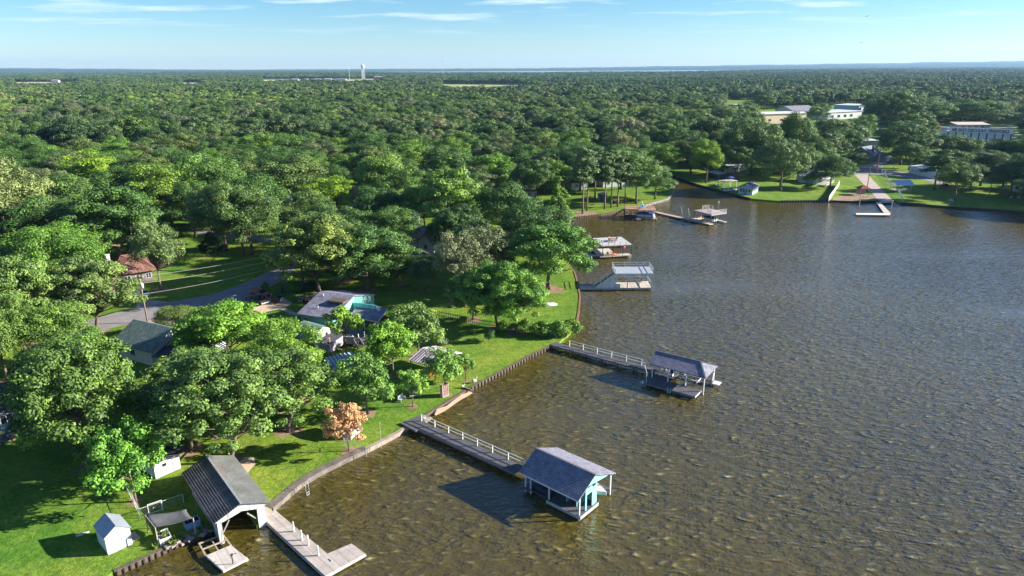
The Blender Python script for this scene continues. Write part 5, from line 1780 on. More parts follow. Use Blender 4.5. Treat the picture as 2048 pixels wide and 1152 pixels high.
# ------------------------------------------------------------------ brown two level dock, long walk, far dock
def brown_dock():
    zt, dz = 3.4, .55
    o, rz, L = frame((1252, 420), (1313, 421), zt)
    q = loc2(o, rz, P(1242, 411.5, zt))
    D = max(5., q.y)
    t = thing('dock', 'brown two level dock with broad upper deck at the corner of the cove', 'dock', o, rz)
    m = Matrix.Translation(o) @ Matrix.Rotation(rz, 4, 'Z')
    MB().box(-.3, L * .42, 1.6, D, zt - .2, zt).box(L * .421, L, 0, D, zt - .2, zt).build('upper_deck', DECKB, t)
    MB().box(-.3, L * .42, 1.55, 1.598, zt - .32, zt - .02).box(L * .421, L, -.05, -.002, zt - .32, zt - .02).build('fascia', mk('tan_beam', (.36, .29, .2), .9, .2), t)
    MB().box(-.3, L * .35, .2, D, dz - .16, dz).box(L * .351, L * .5, -1., 4.5, dz - .16, dz).box(L * .86, L + .3, 0, D, dz - .16, dz).build('lower_deck', mk('tan_decking', (.38, .27, .18), .85, .2, 1., .008, pattern='plank'), t)
    for x in (-.1, L * .2, L * .40, L * .62, L * .85, L - .1):
        for y in (.2 if x > L * .41 else 1.8, D - .2):
            post(t, x, y, -1.2, zt - .205, .14, PILE)
    rail(t, [(-.2, 1.7, zt), (-.2, D - .1, zt), (L - .1, D - .1, zt), (L - .1, .1, zt), (L * .43, .1, zt)], 1., DKMET, 2.2, (1.,), .07, rw=.03, rh=.04)
    mb = MB()
    for i in range(9):
        u = (i + .5) / 9
        mb.box(-.35 - 4. * u - .2, -.35 - 4. * u + .2, 2.0, 3.2, zt - (zt - .6) * u - .06, zt - (zt - .6) * u)
    mb.build('stair_tread', DECKB, t)
    MB().beam((-.3, 1.95, zt - .1), (-4.4, 1.95, .55), .08, .3).beam((-.3, 3.25, zt - .1), (-4.4, 3.25, .55), .08, .3).build('stringer', DECKB, t)
    MB().box(-.29, -.2, 1.7, D - .3, dz + .01, zt - .21).build('lattice', mk('lattice_wood', (.25, .18, .12), .9, .3, 2, .01, pattern='board'), t)
    lad = MB()
    for k in range(2):
        lad.beam((L * .38 + .45 * k, -1.05, -.4), (L * .38 + .45 * k, -.9, 1.3), .1).beam((L * .38 + .45 * k, -.95, 1.2), (L * .38 + .45 * k, -.5, .6), .06)
    lad.build('swim_ladder', WHITE, t)

    def at(x, y, z):
        c = m @ Vector((x, y, z))
        return (c.x, c.y, z)
    motorboat('motorboat', 'small boat under a black cover at the shore side of the brown dock', at(L * .17, .2, .3), rz + .1, 4.4, 1.8, NAVY, BLACK, .2, False)
    pontoon('pontoon_boat', 'pontoon boat under a blue cover in the slip of the brown dock', at(L * .68, 2.2, .25), rz + math.pi * .92 + math.pi, 6.2, 2.4, BLUE)
    for i, (x, y, a, c_, lb) in enumerate([(L * .50, D * .55, .3, LBLUE, 'blue armchair left of the others on the brown upper deck'), (L * .58, D * .45, -.4, WHITE, 'white armchair on the brown upper deck'), (L * .64, D * .6, .9, LBLUE, 'blue armchair beside the white one on the brown upper deck')]):
        chair('deck_chair', lb, at(x, y, zt), rz + a, c_, 'armchairs on the brown upper deck')
    u = thing('parasol', 'folded pale parasol between the armchairs on the brown upper deck', 'parasol', at(L * .56, D * .7, zt), 0)
    MB().tube([(0, 0, 0), (0, 0, 2.3)], .04, 6).build('pole', METAL, u)
    MB().tube([(0, 0, 1.0), (0, 0, 1.2), (0, 0, 2.25)], [.16, .2, .04], 8).build('canopy', mk('pale_canvas', (.5, .56, .58), .8), u)


brown_dock()
pier('long tan walkway linking the brown dock to the outermost dock', (1308, 423), (1384, 440), 1.8, .6, 1, mk('tan_walk', (.42, .33, .26), .85, .15, 1., .008, pattern='plank'), None, 2, ext=4)


def far_dock():
    zt, dz = 3.5, .55
    o, rz, L = frame((1388, 420.5), (1423, 429), zt)
    q = loc2(o, rz, P(1446, 423, zt))
    D = q.y
    t = thing('dock', 'outermost two level dock with white railed upper deck and boat slip', 'dock', o, rz)
    m = Matrix.Translation(o) @ Matrix.Rotation(rz, 4, 'Z')
    MB().box(0, L, 0, D, zt - .2, zt).build('upper_deck', mk('rose_decking', (.34, .27, .25), .85, .15, 1., .008, pattern='plank'), t)
    MB().box(0, L, -.06, -.002, zt - .4, zt - .02).box(L + .002, L + .06, 0, D, zt - .4, zt - .02).build('fascia', mk('grey_trim', (.36, .35, .35), .8), t)
    MB().box(-1.2, L + .6, -1.2, .6, dz - .18, dz).box(-1.2, .8, .601, D, dz - .18, dz).box(.801, L + .4, D - 1.1, D, dz - .18, dz).build('lower_deck', DECKP, t)
    for x in (.1, L * .5, L - .1):
        for y in (.15, D - .15):
            post(t, x, y, -1.2, zt - .21, .14, DKMET)
    GR = mk('grey_rail', (.50, .44, .41), .8, .1)
    rail(t, [(.06, D * .55, zt), (.06, D - .1, zt), (1.8, D - .1, zt)], 1.15, GR, 1.6, (.3, .65, 1.), .1)
    rail(t, [(L * .75, .08, zt), (L - .08, .08, zt), (L - .08, D - .1, zt)], 1.15, GR, 1.6, (.3, .65, 1.), .1)
    for x in (1.5, 3.2):
        post(t, x, .08, zt, zt + 1.1, .07, DKMET, 'railing_post')
    c = m @ Vector((L * .52, 2.7, 0))
    motorboat('motorboat', 'white boat under a navy cover lifted in the slip of the outermost dock', (c.x, c.y, .5), rz + math.pi, 5.6, 2.2, WHITE, NAVY, .2)
    c = m @ Vector((-.5, 3.4, dz))
    chair('deck_chair', 'orange armchair on the lower deck of the outermost dock', (c.x, c.y, dz), rz, ORANGE)
    for (px, lb) in (((1363, 421), 'thin white mooring pole nearest the brown dock'), ((1377, 424), 'thin white mooring pole nearest the outermost dock')):
        p = P(px[0] + 3, px[1] + 6, 0)
        u = thing('mooring_pole', lb, 'pole', (p.x, p.y, 0), 0, 'leaning white mooring poles')
        MB().tube([(0, 0, -1), (-.75, 0, 2.2)], .05, 6).build('pole', WHITE, u)
        MB().tube([(-.75, 0, 2.2), (-.78, 0, 2.32)], .07, 6).build('cap', WHITE, u)


far_dock()
for (px, lb) in (((1437, 405), 'small white mooring buoy beyond the outermost dock'), ((1437, 404), None)):
    if lb:
        p = P(*px, 0)
        u = thing('buoy', lb, 'buoy', (p.x, p.y, 0))
        MB().ell((0, 0, .15), (.3, .3, .3)).build('float', WHITE, u, True)
        MB().tube([(0, 0, .4), (0, 0, .55)], .06, 6).build('ring', METAL, u)

# furniture on the lawn below the pines
for (px, a, lb) in (((1243, 404), .3, 'dark picnic table nearest the pines on the cove lawn'), ((1262, 403), -.2, 'dark picnic table nearest the cove corner')):
    p = P(*px)
    t = thing('picnic_table', lb, 'table', (p.x, p.y, GZ), a, 'picnic tables on the cove lawn')
    MB().box(-.95, .95, -.38, .38, .72, .78).build('table_top', TIMD, t)
    for y in (-.72, .72):
        MB().box(-.95, .95, y - .13, y + .13, .42, .47).build('bench_seat', TIMD, t)
    for x in (-.6, .6):
        MB().beam((x, -.6, 0), (x, .2, .72), .08).beam((x, .6, 0), (x, -.2, .72), .08).build('leg', TIMD, t)
p = P(1240, 408)
t = thing('covered_grill', 'black covered grill under the pine by the brown dock', 'grill', (p.x - 1.5, p.y, GZ), .2)
MB().loft([[(-.7, -.35, .1), (.7, -.35, .1), (.7, .35, .1), (-.7, .35, .1)], [(-.65, -.33, 1.0), (.65, -.33, 1.0), (.65, .33, 1.0), (-.65, .33, 1.0)], [(-.35, -.2, 1.3), (.35, -.2, 1.3), (.35, .2, 1.3), (-.35, .2, 1.3)]]).build('cover', BLACK, t)
for x in (-.55, .55):
    MB().tube([(x, -.36, .1), (x, -.30, .1)], .1, 8).build('wheel', METAL, t)
o, rz, L = frame((1004, 446), (1042, 443), .5)
t = thing('dock', 'short grey dock along the striped lawn behind the big tree', 'dock', (o.x, o.y, 0), rz)
MB().box(0, L, -1.9, 0, .55, .68).build('deck', DECKG, t)
piles(t, [(.5, -1.6), (L / 2, -1.6), (L - .5, -1.6)], .54)
o, rz, L = frame((1086, 443), (1104, 437))
t = thing('stone_pile', 'heap of pale stones beside the cone shaped cypress', 'stones', (o.x, o.y, GZ), rz)
rg = random.Random(5)
for i in range(14):
    MB().ell((rg.uniform(0, L), rg.uniform(-.6, .8), .16), (rg.uniform(.25, .5), rg.uniform(.2, .4), rg.uniform(.15, .3)), 7, 4).build('stone', mk('stone_pale', (.34, .29, .23), .9, .3), t)

# ------------------------------------------------------------------ far shore
def blue_cottage():
    o, rz, L = frame((1476, 388), (1504, 390.5))
    t = thing('cottage', 'pale blue lakeside cottage with white trimmed windows and slate roof', 'cottage', (o.x, o.y, GZ), rz)
    D = 9.
    BL_ = mk('pale_blue_siding', (.36, .46, .52), .7, .1, 1, .01, pattern='siding')
    walls(L, D, 2.7, 4.0, 'y').build('wall', BL_, t)
    roof_gable(-.5, L + .5, -.6, D + .5, 2.6, 4.1, 'y').build('roof', SHING, t)
    for x in (1.0, 2.0, L - 2.2, L - 1.1):
        window(t, 'f', L, D, x, .9, .9, 1.4)
    door(t, 'f', L, D, L / 2, .02, 1., 2.1, TEAL)
    for y in (1.2, 3.2, 5.2, 7.4):
        window(t, 'r', L, D, y, .9, 1.1, 1.3)
    MB().box(-.05, .08, -.06, -.002, 0, 2.6).box(L - .08, L + .05, -.06, -.002, 0, 2.6).build('corner_board', WHITE, t)
    KEEP.append((o.x + 3, o.y + 4, 9))


blue_cottage()
o, rz, L = frame((1449, 376), (1484, 372))
t = thing('boat_canopy', 'tan flat canopy on posts over a boat at the far bank', 'canopy', (o.x, o.y, 0), rz)
MB().box(0, 7.2, 0, 4.2, 2.9, 3.08).build('roof', mk('tan_canvas', (.46, .40, .32), .8, .1, 1), t)
for x in (.3, 3.6, 6.9):
    for y in (.3, 3.9):
        post(t, x, y, -.5, 2.9, .14, WHITE)
p = P(1460, 384, 0)
motorboat('motorboat', 'white boat with silver trim moored under the tan canopy', (p.x, p.y, .1), rz - .35, 6., 2.2, WHITE)
p = P(1462, 374)
u = thing('parasol', 'large blue parasol standing behind the tan canopy', 'parasol', (p.x + 1, p.y + 5.5, GZ))
MB().tube([(0, 0, 0), (0, 0, 3.6)], .05, 6).build('pole', METAL, u)
MB().loft([[(2. * math.cos(k * math.pi / 4), 2. * math.sin(k * math.pi / 4), 3.05) for k in range(8)], [(.08 * math.cos(k * math.pi / 4), .08 * math.sin(k * math.pi / 4), 3.75) for k in range(8)]]).build('canopy', BLUE, u)
for (px, lb) in (((1428, 372), 'turquoise armchair furthest left on the far bank'), ((1436, 371.5), 'turquoise armchair in the middle of the three on the far bank'), ((1443, 371), 'turquoise armchair nearest the tan canopy')):
    p = P(*px)
    chair('garden_chair', lb, (p.x, p.y, GZ), 2.9, LBLUE, 'turquoise armchairs on the far bank')
house('white mobile home in the shade behind the tan canopy', (1464, 346), (1494, 340), 5, 3.0, 'flat', 0, WHITE, ROOFW, [('f', 1.8, 1., 1.1, 1.1), ('f', 5, 1., 1.1, 1.1)], [('f', 3.4, .02, .9, 2., DKMET)], over=.2, name='mobile_home', cat='mobile home')
house('small boathouse with pale roof at the head of the cove', (1434, 359), (1450, 357), 5, 2.5, 'shed', .4, DKMET, ROOFW, [('f', 1.2, .9, .8, .9)], name='shed', cat='shed')
o, rz, L = frame((1468, 352), (1492, 352))
t = thing('porch_railing', 'white porch railing in front of the shaded mobile home', 'railing', (o.x, o.y, GZ), rz)
rail(t, [(0, 0, 0), (L, 0, 0)], 1., WHITE, 1.4, (.3, 1.), .1)
house('grey roofed white house half hidden under the big rounded oak', (1600, 365), (1642, 366), 8, 3.0, 'gable', 2., WHITE, SHING, [('f', 1.6, 1., 1., 1.2), ('f', 3.6, 1., 1., 1.2), ('f', 7.5, 1., 1., 1.2)], over=.6, axis='x')
house('slate roofed wing of the white house with its gable towards the lake', (1632, 369), (1652, 368), 6, 2.8, 'gable', 1.7, mk('white_siding', (.58, .58, .58), .7, .1, 1, .01, pattern='siding'), SHING, [('f', 1.8, 1., 1.2, 1.2)], over=.5, axis='y', name='cottage', cat='house')
o, rz, L = frame((1652, 374), (1668, 367))
t = thing('porch', 'white railed porch with steps beside the board fence', 'porch', (o.x, o.y, GZ), rz)
MB().box(0, L, 0, 2.5, .5, .6).build('deck', DECKP, t)
rail(t, [(0, .05, .6), (L, .05, .6)], .95, WHITE, 1.1, (.3, 1.), .09)
MB().box(-.1, L, 0, 2.6, 3., 3.15).build('roof', WHITE, t)
for x in (.1, L - .1):
    post(t, x, .1, 0, 3., .12, WHITE)
o, rz, L = frame((1657, 403), (1678, 371))
t = thing('board_fence', 'tall white board fence running down to the far shore', 'fence', (o.x, o.y, GZ), rz)
n = int(L / 2.4)
for i in range(n):
    x0, x1 = L * i / n, L * (i + 1) / n
    h = 1.9 - .25 * math.sin(math.pi * i / n) + (.25 if i % 2 else 0)
    MB().box(x0 + .06, x1 - .06, -.03, .03, .05, h).build('panel', mk('fence_white', (.62, .58, .52), .8, .12, 1, .01, pattern='board'), t)
    post(t, x0, 0, -.2, h + .1, .12, WHITE)

# red roofed notice shelter, ramp dock, posts
o, rz, L = frame((1720, 391), (1740, 391))
t = thing('gazebo', 'small gazebo with dark red hip roof beside the boat ramp', 'gazebo', (o.x, o.y, GZ), rz)
roof_hip(-.5, 3.9, -.5, 3.9, 2.6, 3.7, 1.9, 1.9, .12).build('roof', mk('dark_red_roof', (.20, .05, .045), .8, .15, 1), t)
for x in (.1, 3.3):
    for y in (.1, 3.3):
        post(t, x, y, -.1, 2.6, .18, mk('tan_stone', (.40, .33, .26), .9))
MB().box(0, 3.4, 3.25, 3.35, 0, 2.2).build('back_panel', mk('grey_boards', (.28, .26, .24), .9), t)
p = P(1731, 394.5)
t = thing('concrete_bench', 'white concrete bench in front of the red roofed gazebo', 'bench', (p.x, p.y, GZ))
MB().box(-1, 1, -.25, .25, .4, .52).build('seat', WHITE, t)
for x in (-.7, .7):
    MB().box(x - .1, x + .1, -.2, .2, 0, .4).build('leg', WHITE, t)
pts = [(1752, 404), (1760, 404), (1781, 426), (1780, 430), (1712, 429), (1712, 426), (1768, 426)]
c = P(1760, 415, 0)
t = thing('dock', 'white L shaped floating dock at the boat ramp', 'dock', (c.x, c.y, 0))
q = [P(x, y, .55) - Vector((c.x, c.y, 0)) for x, y in pts]
MB().slab([q[0], q[6], q[2], q[1]], .14).build('gangway', DECKP, t)
MB().slab([(q[4].x, q[4].y, .52), (q[3].x, q[3].y, .52), (q[2].x, q[2].y, .52), (q[5].x, q[5].y, .52)], .14).build('deck', mk('white_decking', (.60, .58, .54), .8, .1), t)
piles(t, [(q[5].x, q[5].y), (q[6].x, q[6].y), (q[2].x, q[2].y)], .37)
for (px, h, lb) in (((1717, 422), 5.2, 'red and white marker pole at the left end of the ramp dock'), ((1782, 422), 3.6, 'red and white marker pole at the corner of the ramp dock')):
    p = P(*px, 0)
    u = thing('marker_pole', lb, 'marker pole', (p.x, p.y, 0), 0, 'marker poles of the ramp dock')
    MB().tube([(0, 0, -1), (0, 0, h)], .09, 8).build('pole', mk('marker_pink', (.6, .4, .38), .6), u)
    MB().tube([(0, 0, h * .1), (0, 0, h * .3)], .11, 8).build('red_band', RED, u)
    MB().ell((0, 0, h + .1), (.18, .18, .18)).build('lamp', WHITE, u)
o, rz, L = frame((1794, 383), (1822, 383))
t = thing('pavilion', 'open park pavilion with pale blue white gable roof', 'pavilion', (o.x, o.y, GZ), rz)
roof_gable(-.8, 6.2, -.6, 6.6, 2.6, 4.1, 'x').build('roof', mk('blue_white_metal', (.46, .54, .62), .45, .08, 1), t)
for x in (.1, 5.3):
    for y in (.1, 5.9):
        post(t, x, y, -.1, 2.7, .16, WHITE)
MB().box(0, 5.4, 0, 6, -.02, .08).build('floor', CONC, t)
mx_ = Matrix.Translation(o) @ Matrix.Rotation(rz, 4, 'Z')
for i, (x, y, lb) in enumerate([(1.2, 1.2, 'turquoise picnic table nearest the ramp under the park pavilion'), (3.8, 1.2, 'turquoise picnic table nearest the street under the park pavilion')]):
    c = mx_ @ Vector((x, y, 0))
    u = thing('picnic_table', lb, 'table', (c.x, c.y, GZ + .08), rz, 'picnic tables under the pavilion')
    TQ = mk('turquoise_paint', (.20, .46, .40), .6)
    MB().box(-.9, .9, -.38, .38, .72, .78).build('table_top', TQ, u)
    for y2 in (-.72, .72):
        MB().box(-.9, .9, y2 - .13, y2 + .13, .42, .47).build('bench_seat', TQ, u)
    for x2 in (-.6, .6):
        MB().beam((x2, -.6, 0), (x2, .2, .72), .08).beam((x2, .6, 0), (x2, -.2, .72), .08).build('leg', WHITE, u)
wire_fence('pale wire fence down the park side of the boat ramp', [(1768, 350), (1778, 366), (1795, 384), (1806, 405)], 1.4, 3, METAL)
o, rz, L = frame((1763, 350), (1772, 352))
t = thing('park_sign_frame', 'white timber sign frame beside the street at the ramp entrance', 'sign frame', (o.x, o.y, GZ), rz)
for x in (0, 2.2):
    post(t, x, 0, -.2, 2.6, .16, WHITE)
MB().box(-.2, 2.4, -.06, .06, 2.3, 2.5).box(.1, 2.1, -.05, .05, 1.0, 1.15).build('crossbar', WHITE, t)
house('long white trailer house with low roof in the shade of the park', (1817, 346), (1868, 358), 6, 3.4, 'shed', .4, WHITE, ROOFW, [('f', 3, 1.4, 1.2, .6), ('f', 5.5, 1.4, 1.2, .6), ('f', 9, 1.3, .8, .8)], over=.2, name='mobile_home', cat='mobile home')
house('white house glimpsed at the right edge behind the park trees', (2018, 382), (2060, 386), 7, 3.2, 'gable', 1.6, WHITE, SHING, [('f', 2.4, 1., 1.2, 1.2), ('f', 6, 1., 1.2, 1.2)], over=.4)
for (b_, tp, lb, cat_) in [((1753, 348), (1756, 296), 'tall wooden power pole behind the ramp street', 0), ((1734, 378), (1736, 333), 'slim pole standing behind the red roofed gazebo', 0), ((1785, 349), (1787, 333), 'short pole by the park entrance', 0),
                           ((1877, 382), (1880, 360), 'thick bare trunk like post on the park lawn', 0), ((1979, 389), (1983, 365), 'wooden pole with a slack rope on the park lawn', 0), ((2009, 385), (2013, 361), 'pale pole beside the swing in the park', 0), ((1736, 320), (1737, 298), 'flag pole in front of the grey gabled house', 1)]:
    p = P(*b_)
    H = ZAT(p, *tp) - GZ
    u = thing('power_pole' if 'power' in lb else 'pole', lb, 'pole', (p.x, p.y, GZ))
    MB().tube([(0, 0, -.2), (0, 0, H)], [.16, .12], 7).build('pole', mk('pole_brown', (.26, .17, .12), .9) if not cat_ else METAL, u)
    if 'power' in lb:
        MB().box(-1, 1, -.06, .06, H - .6, H - .45).build('crossarm', mk('pole_brown', (.26, .17, .12)), u)
    elif cat_:
        MB().box(.06, 1.2, -.02, .02, H - .9, H - .1).build('flag', mk('flag_red', (.45, .12, .14), .8), u)
    else:
        MB().tube([(0, 0, H), (0, 0, H + .08)], .17, 7).build('cap', DKMET, u)
p = P(2018, 398)
t = thing('swing_set', 'dark swing frame in the shaded park', 'swing', (p.x, p.y, GZ), .2)
MB().tube([(-1.8, -.8, 0), (-1.5, 0, 2.6), (-1.8, .8, 0)], .07, 6).tube([(1.8, -.8, 0), (1.5, 0, 2.6), (1.8, .8, 0)], .07, 6).tube([(-1.5, 0, 2.6), (1.5, 0, 2.6)], .06, 6).build('frame', DKMET, t)
for x in (-.6, .6):
    MB().tube([(x - .2, 0, 2.6), (x - .2, 0, .5)], .015, 4).tube([(x + .2, 0, 2.6), (x + .2, 0, .5)], .015, 4).box(x - .24, x + .24, -.12, .12, .46, .5).build('seat', BLACK, t)
for (px, lb) in (((2021, 397), 'white lounge chair nearest the swing in the park'), ((2036, 397), 'white lounge chair nearest the right edge in the park')):
    p = P(*px)
    chair('garden_chair', lb, (p.x, p.y, GZ), 3.0, WHITE, 'white chairs in the shaded park')
p = P(1902, 403)
t = thing('boulder', 'pale blue grey boulder at the foot of the forked park tree', 'boulder', (p.x, p.y, GZ))
MB().ell((0, 0, .35), (1.1, .7, .6), 9, 5).build('rock', mk('blue_grey_rock', (.30, .36, .42), .9, .2), t)
p = P(1891, 374)
car('sedan', 'small red car parked under the park trees', 'car', (p.x, p.y, GZ + .02), .2, (.5, .05, .05), 'sedan')
p = P(1850, 292)
car('suv', 'white van like car below the fireworks stand', 'car', (p.x, p.y, GZ + .02), .1, (.6, .6, .6), 'suv')


def grey_gabled():
    o, rz, L = frame((1700, 318), (1742, 322))
    t = thing('house', 'grey house with broad slate gable roof facing the boat ramp', 'house', (o.x, o.y, GZ), rz)
    KEEP.append((o.x + 8, o.y + 6, 15))
    BGW = mk('blue_grey_siding', (.20, .30, .38))
    walls(L, 11, 3.4, 6.6, 'y').build('wall', GREYW, t)
    roof_gable(-1., L + 1., -1., 11.5, 3.0, 6.9, 'y').build('roof', mk('blue_slate', (.20, .22, .27), .8, .2, .8, .02, pattern='shingle'), t)
    MB().box(L + .004, L + 6, 3, 9, -.2, 3.).build('wing_wall', GREYW, t)
    roof_gable(L + 1.02, L + 6.5, 2.5, 9.5, 2.9, 4.4, 'x').build('wing_roof', SHING, t)
    MB().box(L - 2.2, L - 1.2, 4, 5, 4, 7.6).build('chimney', mk('grey_stone', (.20, .18, .15), .9), t)
    for x in (2., 5.2, L - 5.2, L - 2.):
        window(t, 'f', L, 11, x, 1., 1.5, 1.4)
    door(t, 'f', L, 11, L / 2, .02, 1., 2.1, DKMET)
    window(t, 'f', L, 11, L / 2, 3.6, 1.6, 1.2)


grey_gabled()
house('low building with white flat roof behind the grey gabled house', (1712, 296), (1756, 296), 12, 4.2, 'flat', 0, mk('dusk_wall', (.25, .27, .30), .8), mk('white_flat_roof', (.48, .48, .48), .7, .06, .4), [('f', 4, 1., 1.6, 1.4), ('f', 9, 1., 1.6, 1.4)], over=.6, name='shop_building', cat='building')
house('pale metal roofed building behind the flat topped pine', (1650, 292), (1700, 292), 14, 4., 'gable', 1.2, WHITE, ROOFW, [('f', 5, 1., 1.6, 1.4)], over=.3, name='shop_building', cat='building')


# ------------------------------------------------------------------ fireworks stand
def letters(par, text, x0, x1, y, z, h, m):
    cu = bpy.data.curves.new('lettering', 'FONT')
    cu.body = text
    cu.size = h / .72
    cu.extrude = .04
    cu.offset = h * .045
    ob = bpy.data.objects.new('lettering', cu)
    COL.objects.link(ob)
    dg = bpy.context.evaluated_depsgraph_get()
    me = bpy.data.meshes.new_from_object(ob.evaluated_get(dg))
    bpy.data.objects.remove(ob)
    co = np.zeros(len(me.vertices) * 3)
    me.vertices.foreach_get('co', co)
    co = co.reshape(-1, 3)
    s = (x1 - x0) / (co[:, 0].max() - co[:, 0].min())
    mn = co[:, 0].min()
    co[:, 0] = x0 + (co[:, 0] - mn) * s
    co = np.stack([co[:, 0], y - co[:, 2], z + co[:, 1]], 1)
    me.vertices.foreach_set('co', co.ravel())
    me.materials.clear()
    me.materials.append(m)
    me.update()
    o = bpy.data.objects.new('lettering', me)
    COL.objects.link(o)
    o.parent = par
    return o


def fireworks():
    o, rz, L = frame((1893, 281), (2020, 287))
    t = thing('fireworks_stand', 'long white fireworks stand with a red lettered sign board along its roof', 'shop', (o.x, o.y, GZ), rz)
    zb = ZAT(o, 1896, 262.5) - GZ
    zt = ZAT(o, 1896, 253) - GZ
    D = 10
    WS = mk('stand_white', (.80, .80, .80), .7, .08, .5)
    MB().box(0, L, 0, D, -.2, zb).build('wall', WS, t)
    MB().box(-.3, L + .3, -.8, D + .3, zb + .003, zb + .25).build('roof', ROOFW, t)
    s = MB().box(.4, L + .2, -1.1, -.85, zb - .15, zt).build('sign_board', mk('sign_white', (.85, .82, .80), .6, .05), t)
    DR = mk('sign_red', (.20, .005, .015), .6, .1)
    letters(s, "MR BIG'S DISCOUNT FIREWORKS", 2.2, L - 1.6, -1.12, zb + (zt - zb) * .12, (zt - zb) * .62, DR)
    n = 8
    for i in range(n + 1):
        x = .3 + (L - .6) * i / n
        MB().box(x - .35, x + .35, -.12, -.005, 0, zb - .2).build('pillar', mk('pillar_maroon', (.16, .03, .04), .7), t)
        if i < n:
            xm = x + (L - .6) / n / 2
            dr = MB().box(xm - 1.6, xm + 1.6, -.08, -.006, .1, zb - .7).build('roller_door', mk('shutter_white', (.75, .75, .76), .6, .06), t)
            MB().box(xm - .3, xm + .3, -.13, -.081, .3, .45).build('handle', METAL, dr)
    KEEP.append((o.x + L / 2, o.y + 3, L / 2 + 2))
    # lower left wing with painted boards
    o2, rz2, L2 = frame((1838, 275), (1896, 280))
    u = thing('shop_annex', 'low white annex with blue trimmed boards at the left of the fireworks stand', 'shop', (o2.x, o2.y, GZ), rz2)
    z2 = ZAT(o2, 1845, 258) - GZ
    MB().box(0, L2 - .5, 0, 8, -.2, z2).build('wall', WS, u)
    MB().box(-.3, L2 - .4, -.4, 8.3, z2 + .003, z2 + .25).build('roof', ROOFW, u)
    for i in range(4):
        x = 5.5 + 3.6 * i
        MB().box(x, x + 2.8, -.09, -.005, z2 * .35 + .25 * i, z2 * .55 + .25 * i).build('poster_board', mk('blue_trim', (.10, .14, .25), .6) if i % 2 else mk('white_panel', (.50, .50, .50)), u)
    MB().box(L2 * .55, L2 * .62, 1, 2.6, z2 + .26, z2 + 2.4).build('red_sign', RED, u)
    MB().box(L2 * .25, L2 * .9, 2.7, 6, z2 + .26, z2 + 2.1).build('storage_unit', mk('grey_panel', (.42, .40, .40), .7), u)
    house('flat topped store building behind the fireworks sign', (1912, 268), (1976, 268), 10, 6.6, 'shed', 1.2, mk('dusk_wall', (.25, .27, .30)), mk('tan_flat_roof', (.50, .42, .36), .8), [('f', 4 + 4.5 * i, 4.4, 2.6, 1.5) for i in range(4)], over=.4, name='shop_building', cat='building')


fireworks()

# ------------------------------------------------------------------ long buildings further back
house('long tan building with white eaves beyond the cove trees', (1519, 248), (1612, 245), 26, 8, 'flat', 0, mk('tan_wall', (.66, .50, .36), .8, .08, .4), mk('cream_roof', (.55, .52, .48), .7, .06, .4), [('f', 10 + 12 * i, 2., 3., 2.) for i in range(4)], over=.8, name='warehouse', cat='building')
house('slate roofed hall behind the long tan building', (1585, 232), (1632, 230), 24, 5, 'gable', 4., mk('tan_wall', (.66, .50, .36)), SHING, [('f', 8, 2., 2., 2.)], over=.6, name='hall', cat='building')
house('long white store building with blue signs right of the tan one', (1655, 240), (1722, 236), 26, 6.5, 'flat', 0, mk('store_grey_white', (.42, .42, .42), .8, .1, .4), mk('white_flat_roof', (.66, .66, .66)), [('f', 6 + 9 * i, 1.6, 4., 2.6) for i in range(4)], over=1., name='store_building', cat='building')
house('pale store building with turquoise sign next to the long white one', (1716, 224), (1742, 221), 26, 6.5, 'flat', 0, mk('turquoise_wall', (.30, .48, .52), .7), mk('white_flat_roof', (.66, .66, .66)), [('f', 6, 1.6, 4., 2.4)], over=1., name='store_building', cat='building')
house('small brown roofed building with white band left of the tan building', (1474, 222), (1498, 221), 14, 6.5, 'flat', 0, mk('brown_brick', (.16, .09, .07)), mk('cream_roof', (.55, .52, .48)), [('f', 5, 4., 5., 1.6, WHITE, mk('white_panel', (.50, .50, .50)))], over=.5, name='store_building', cat='building')
house('white cottage roof showing in the forest above the cypress', (1104, 206), (1116, 206), 10, 9., 'gable', 2.5, WHITE, ROOFW, [('f', 3, 1., 1.2, 1.2)], name='cottage', cat='house', over=.5)

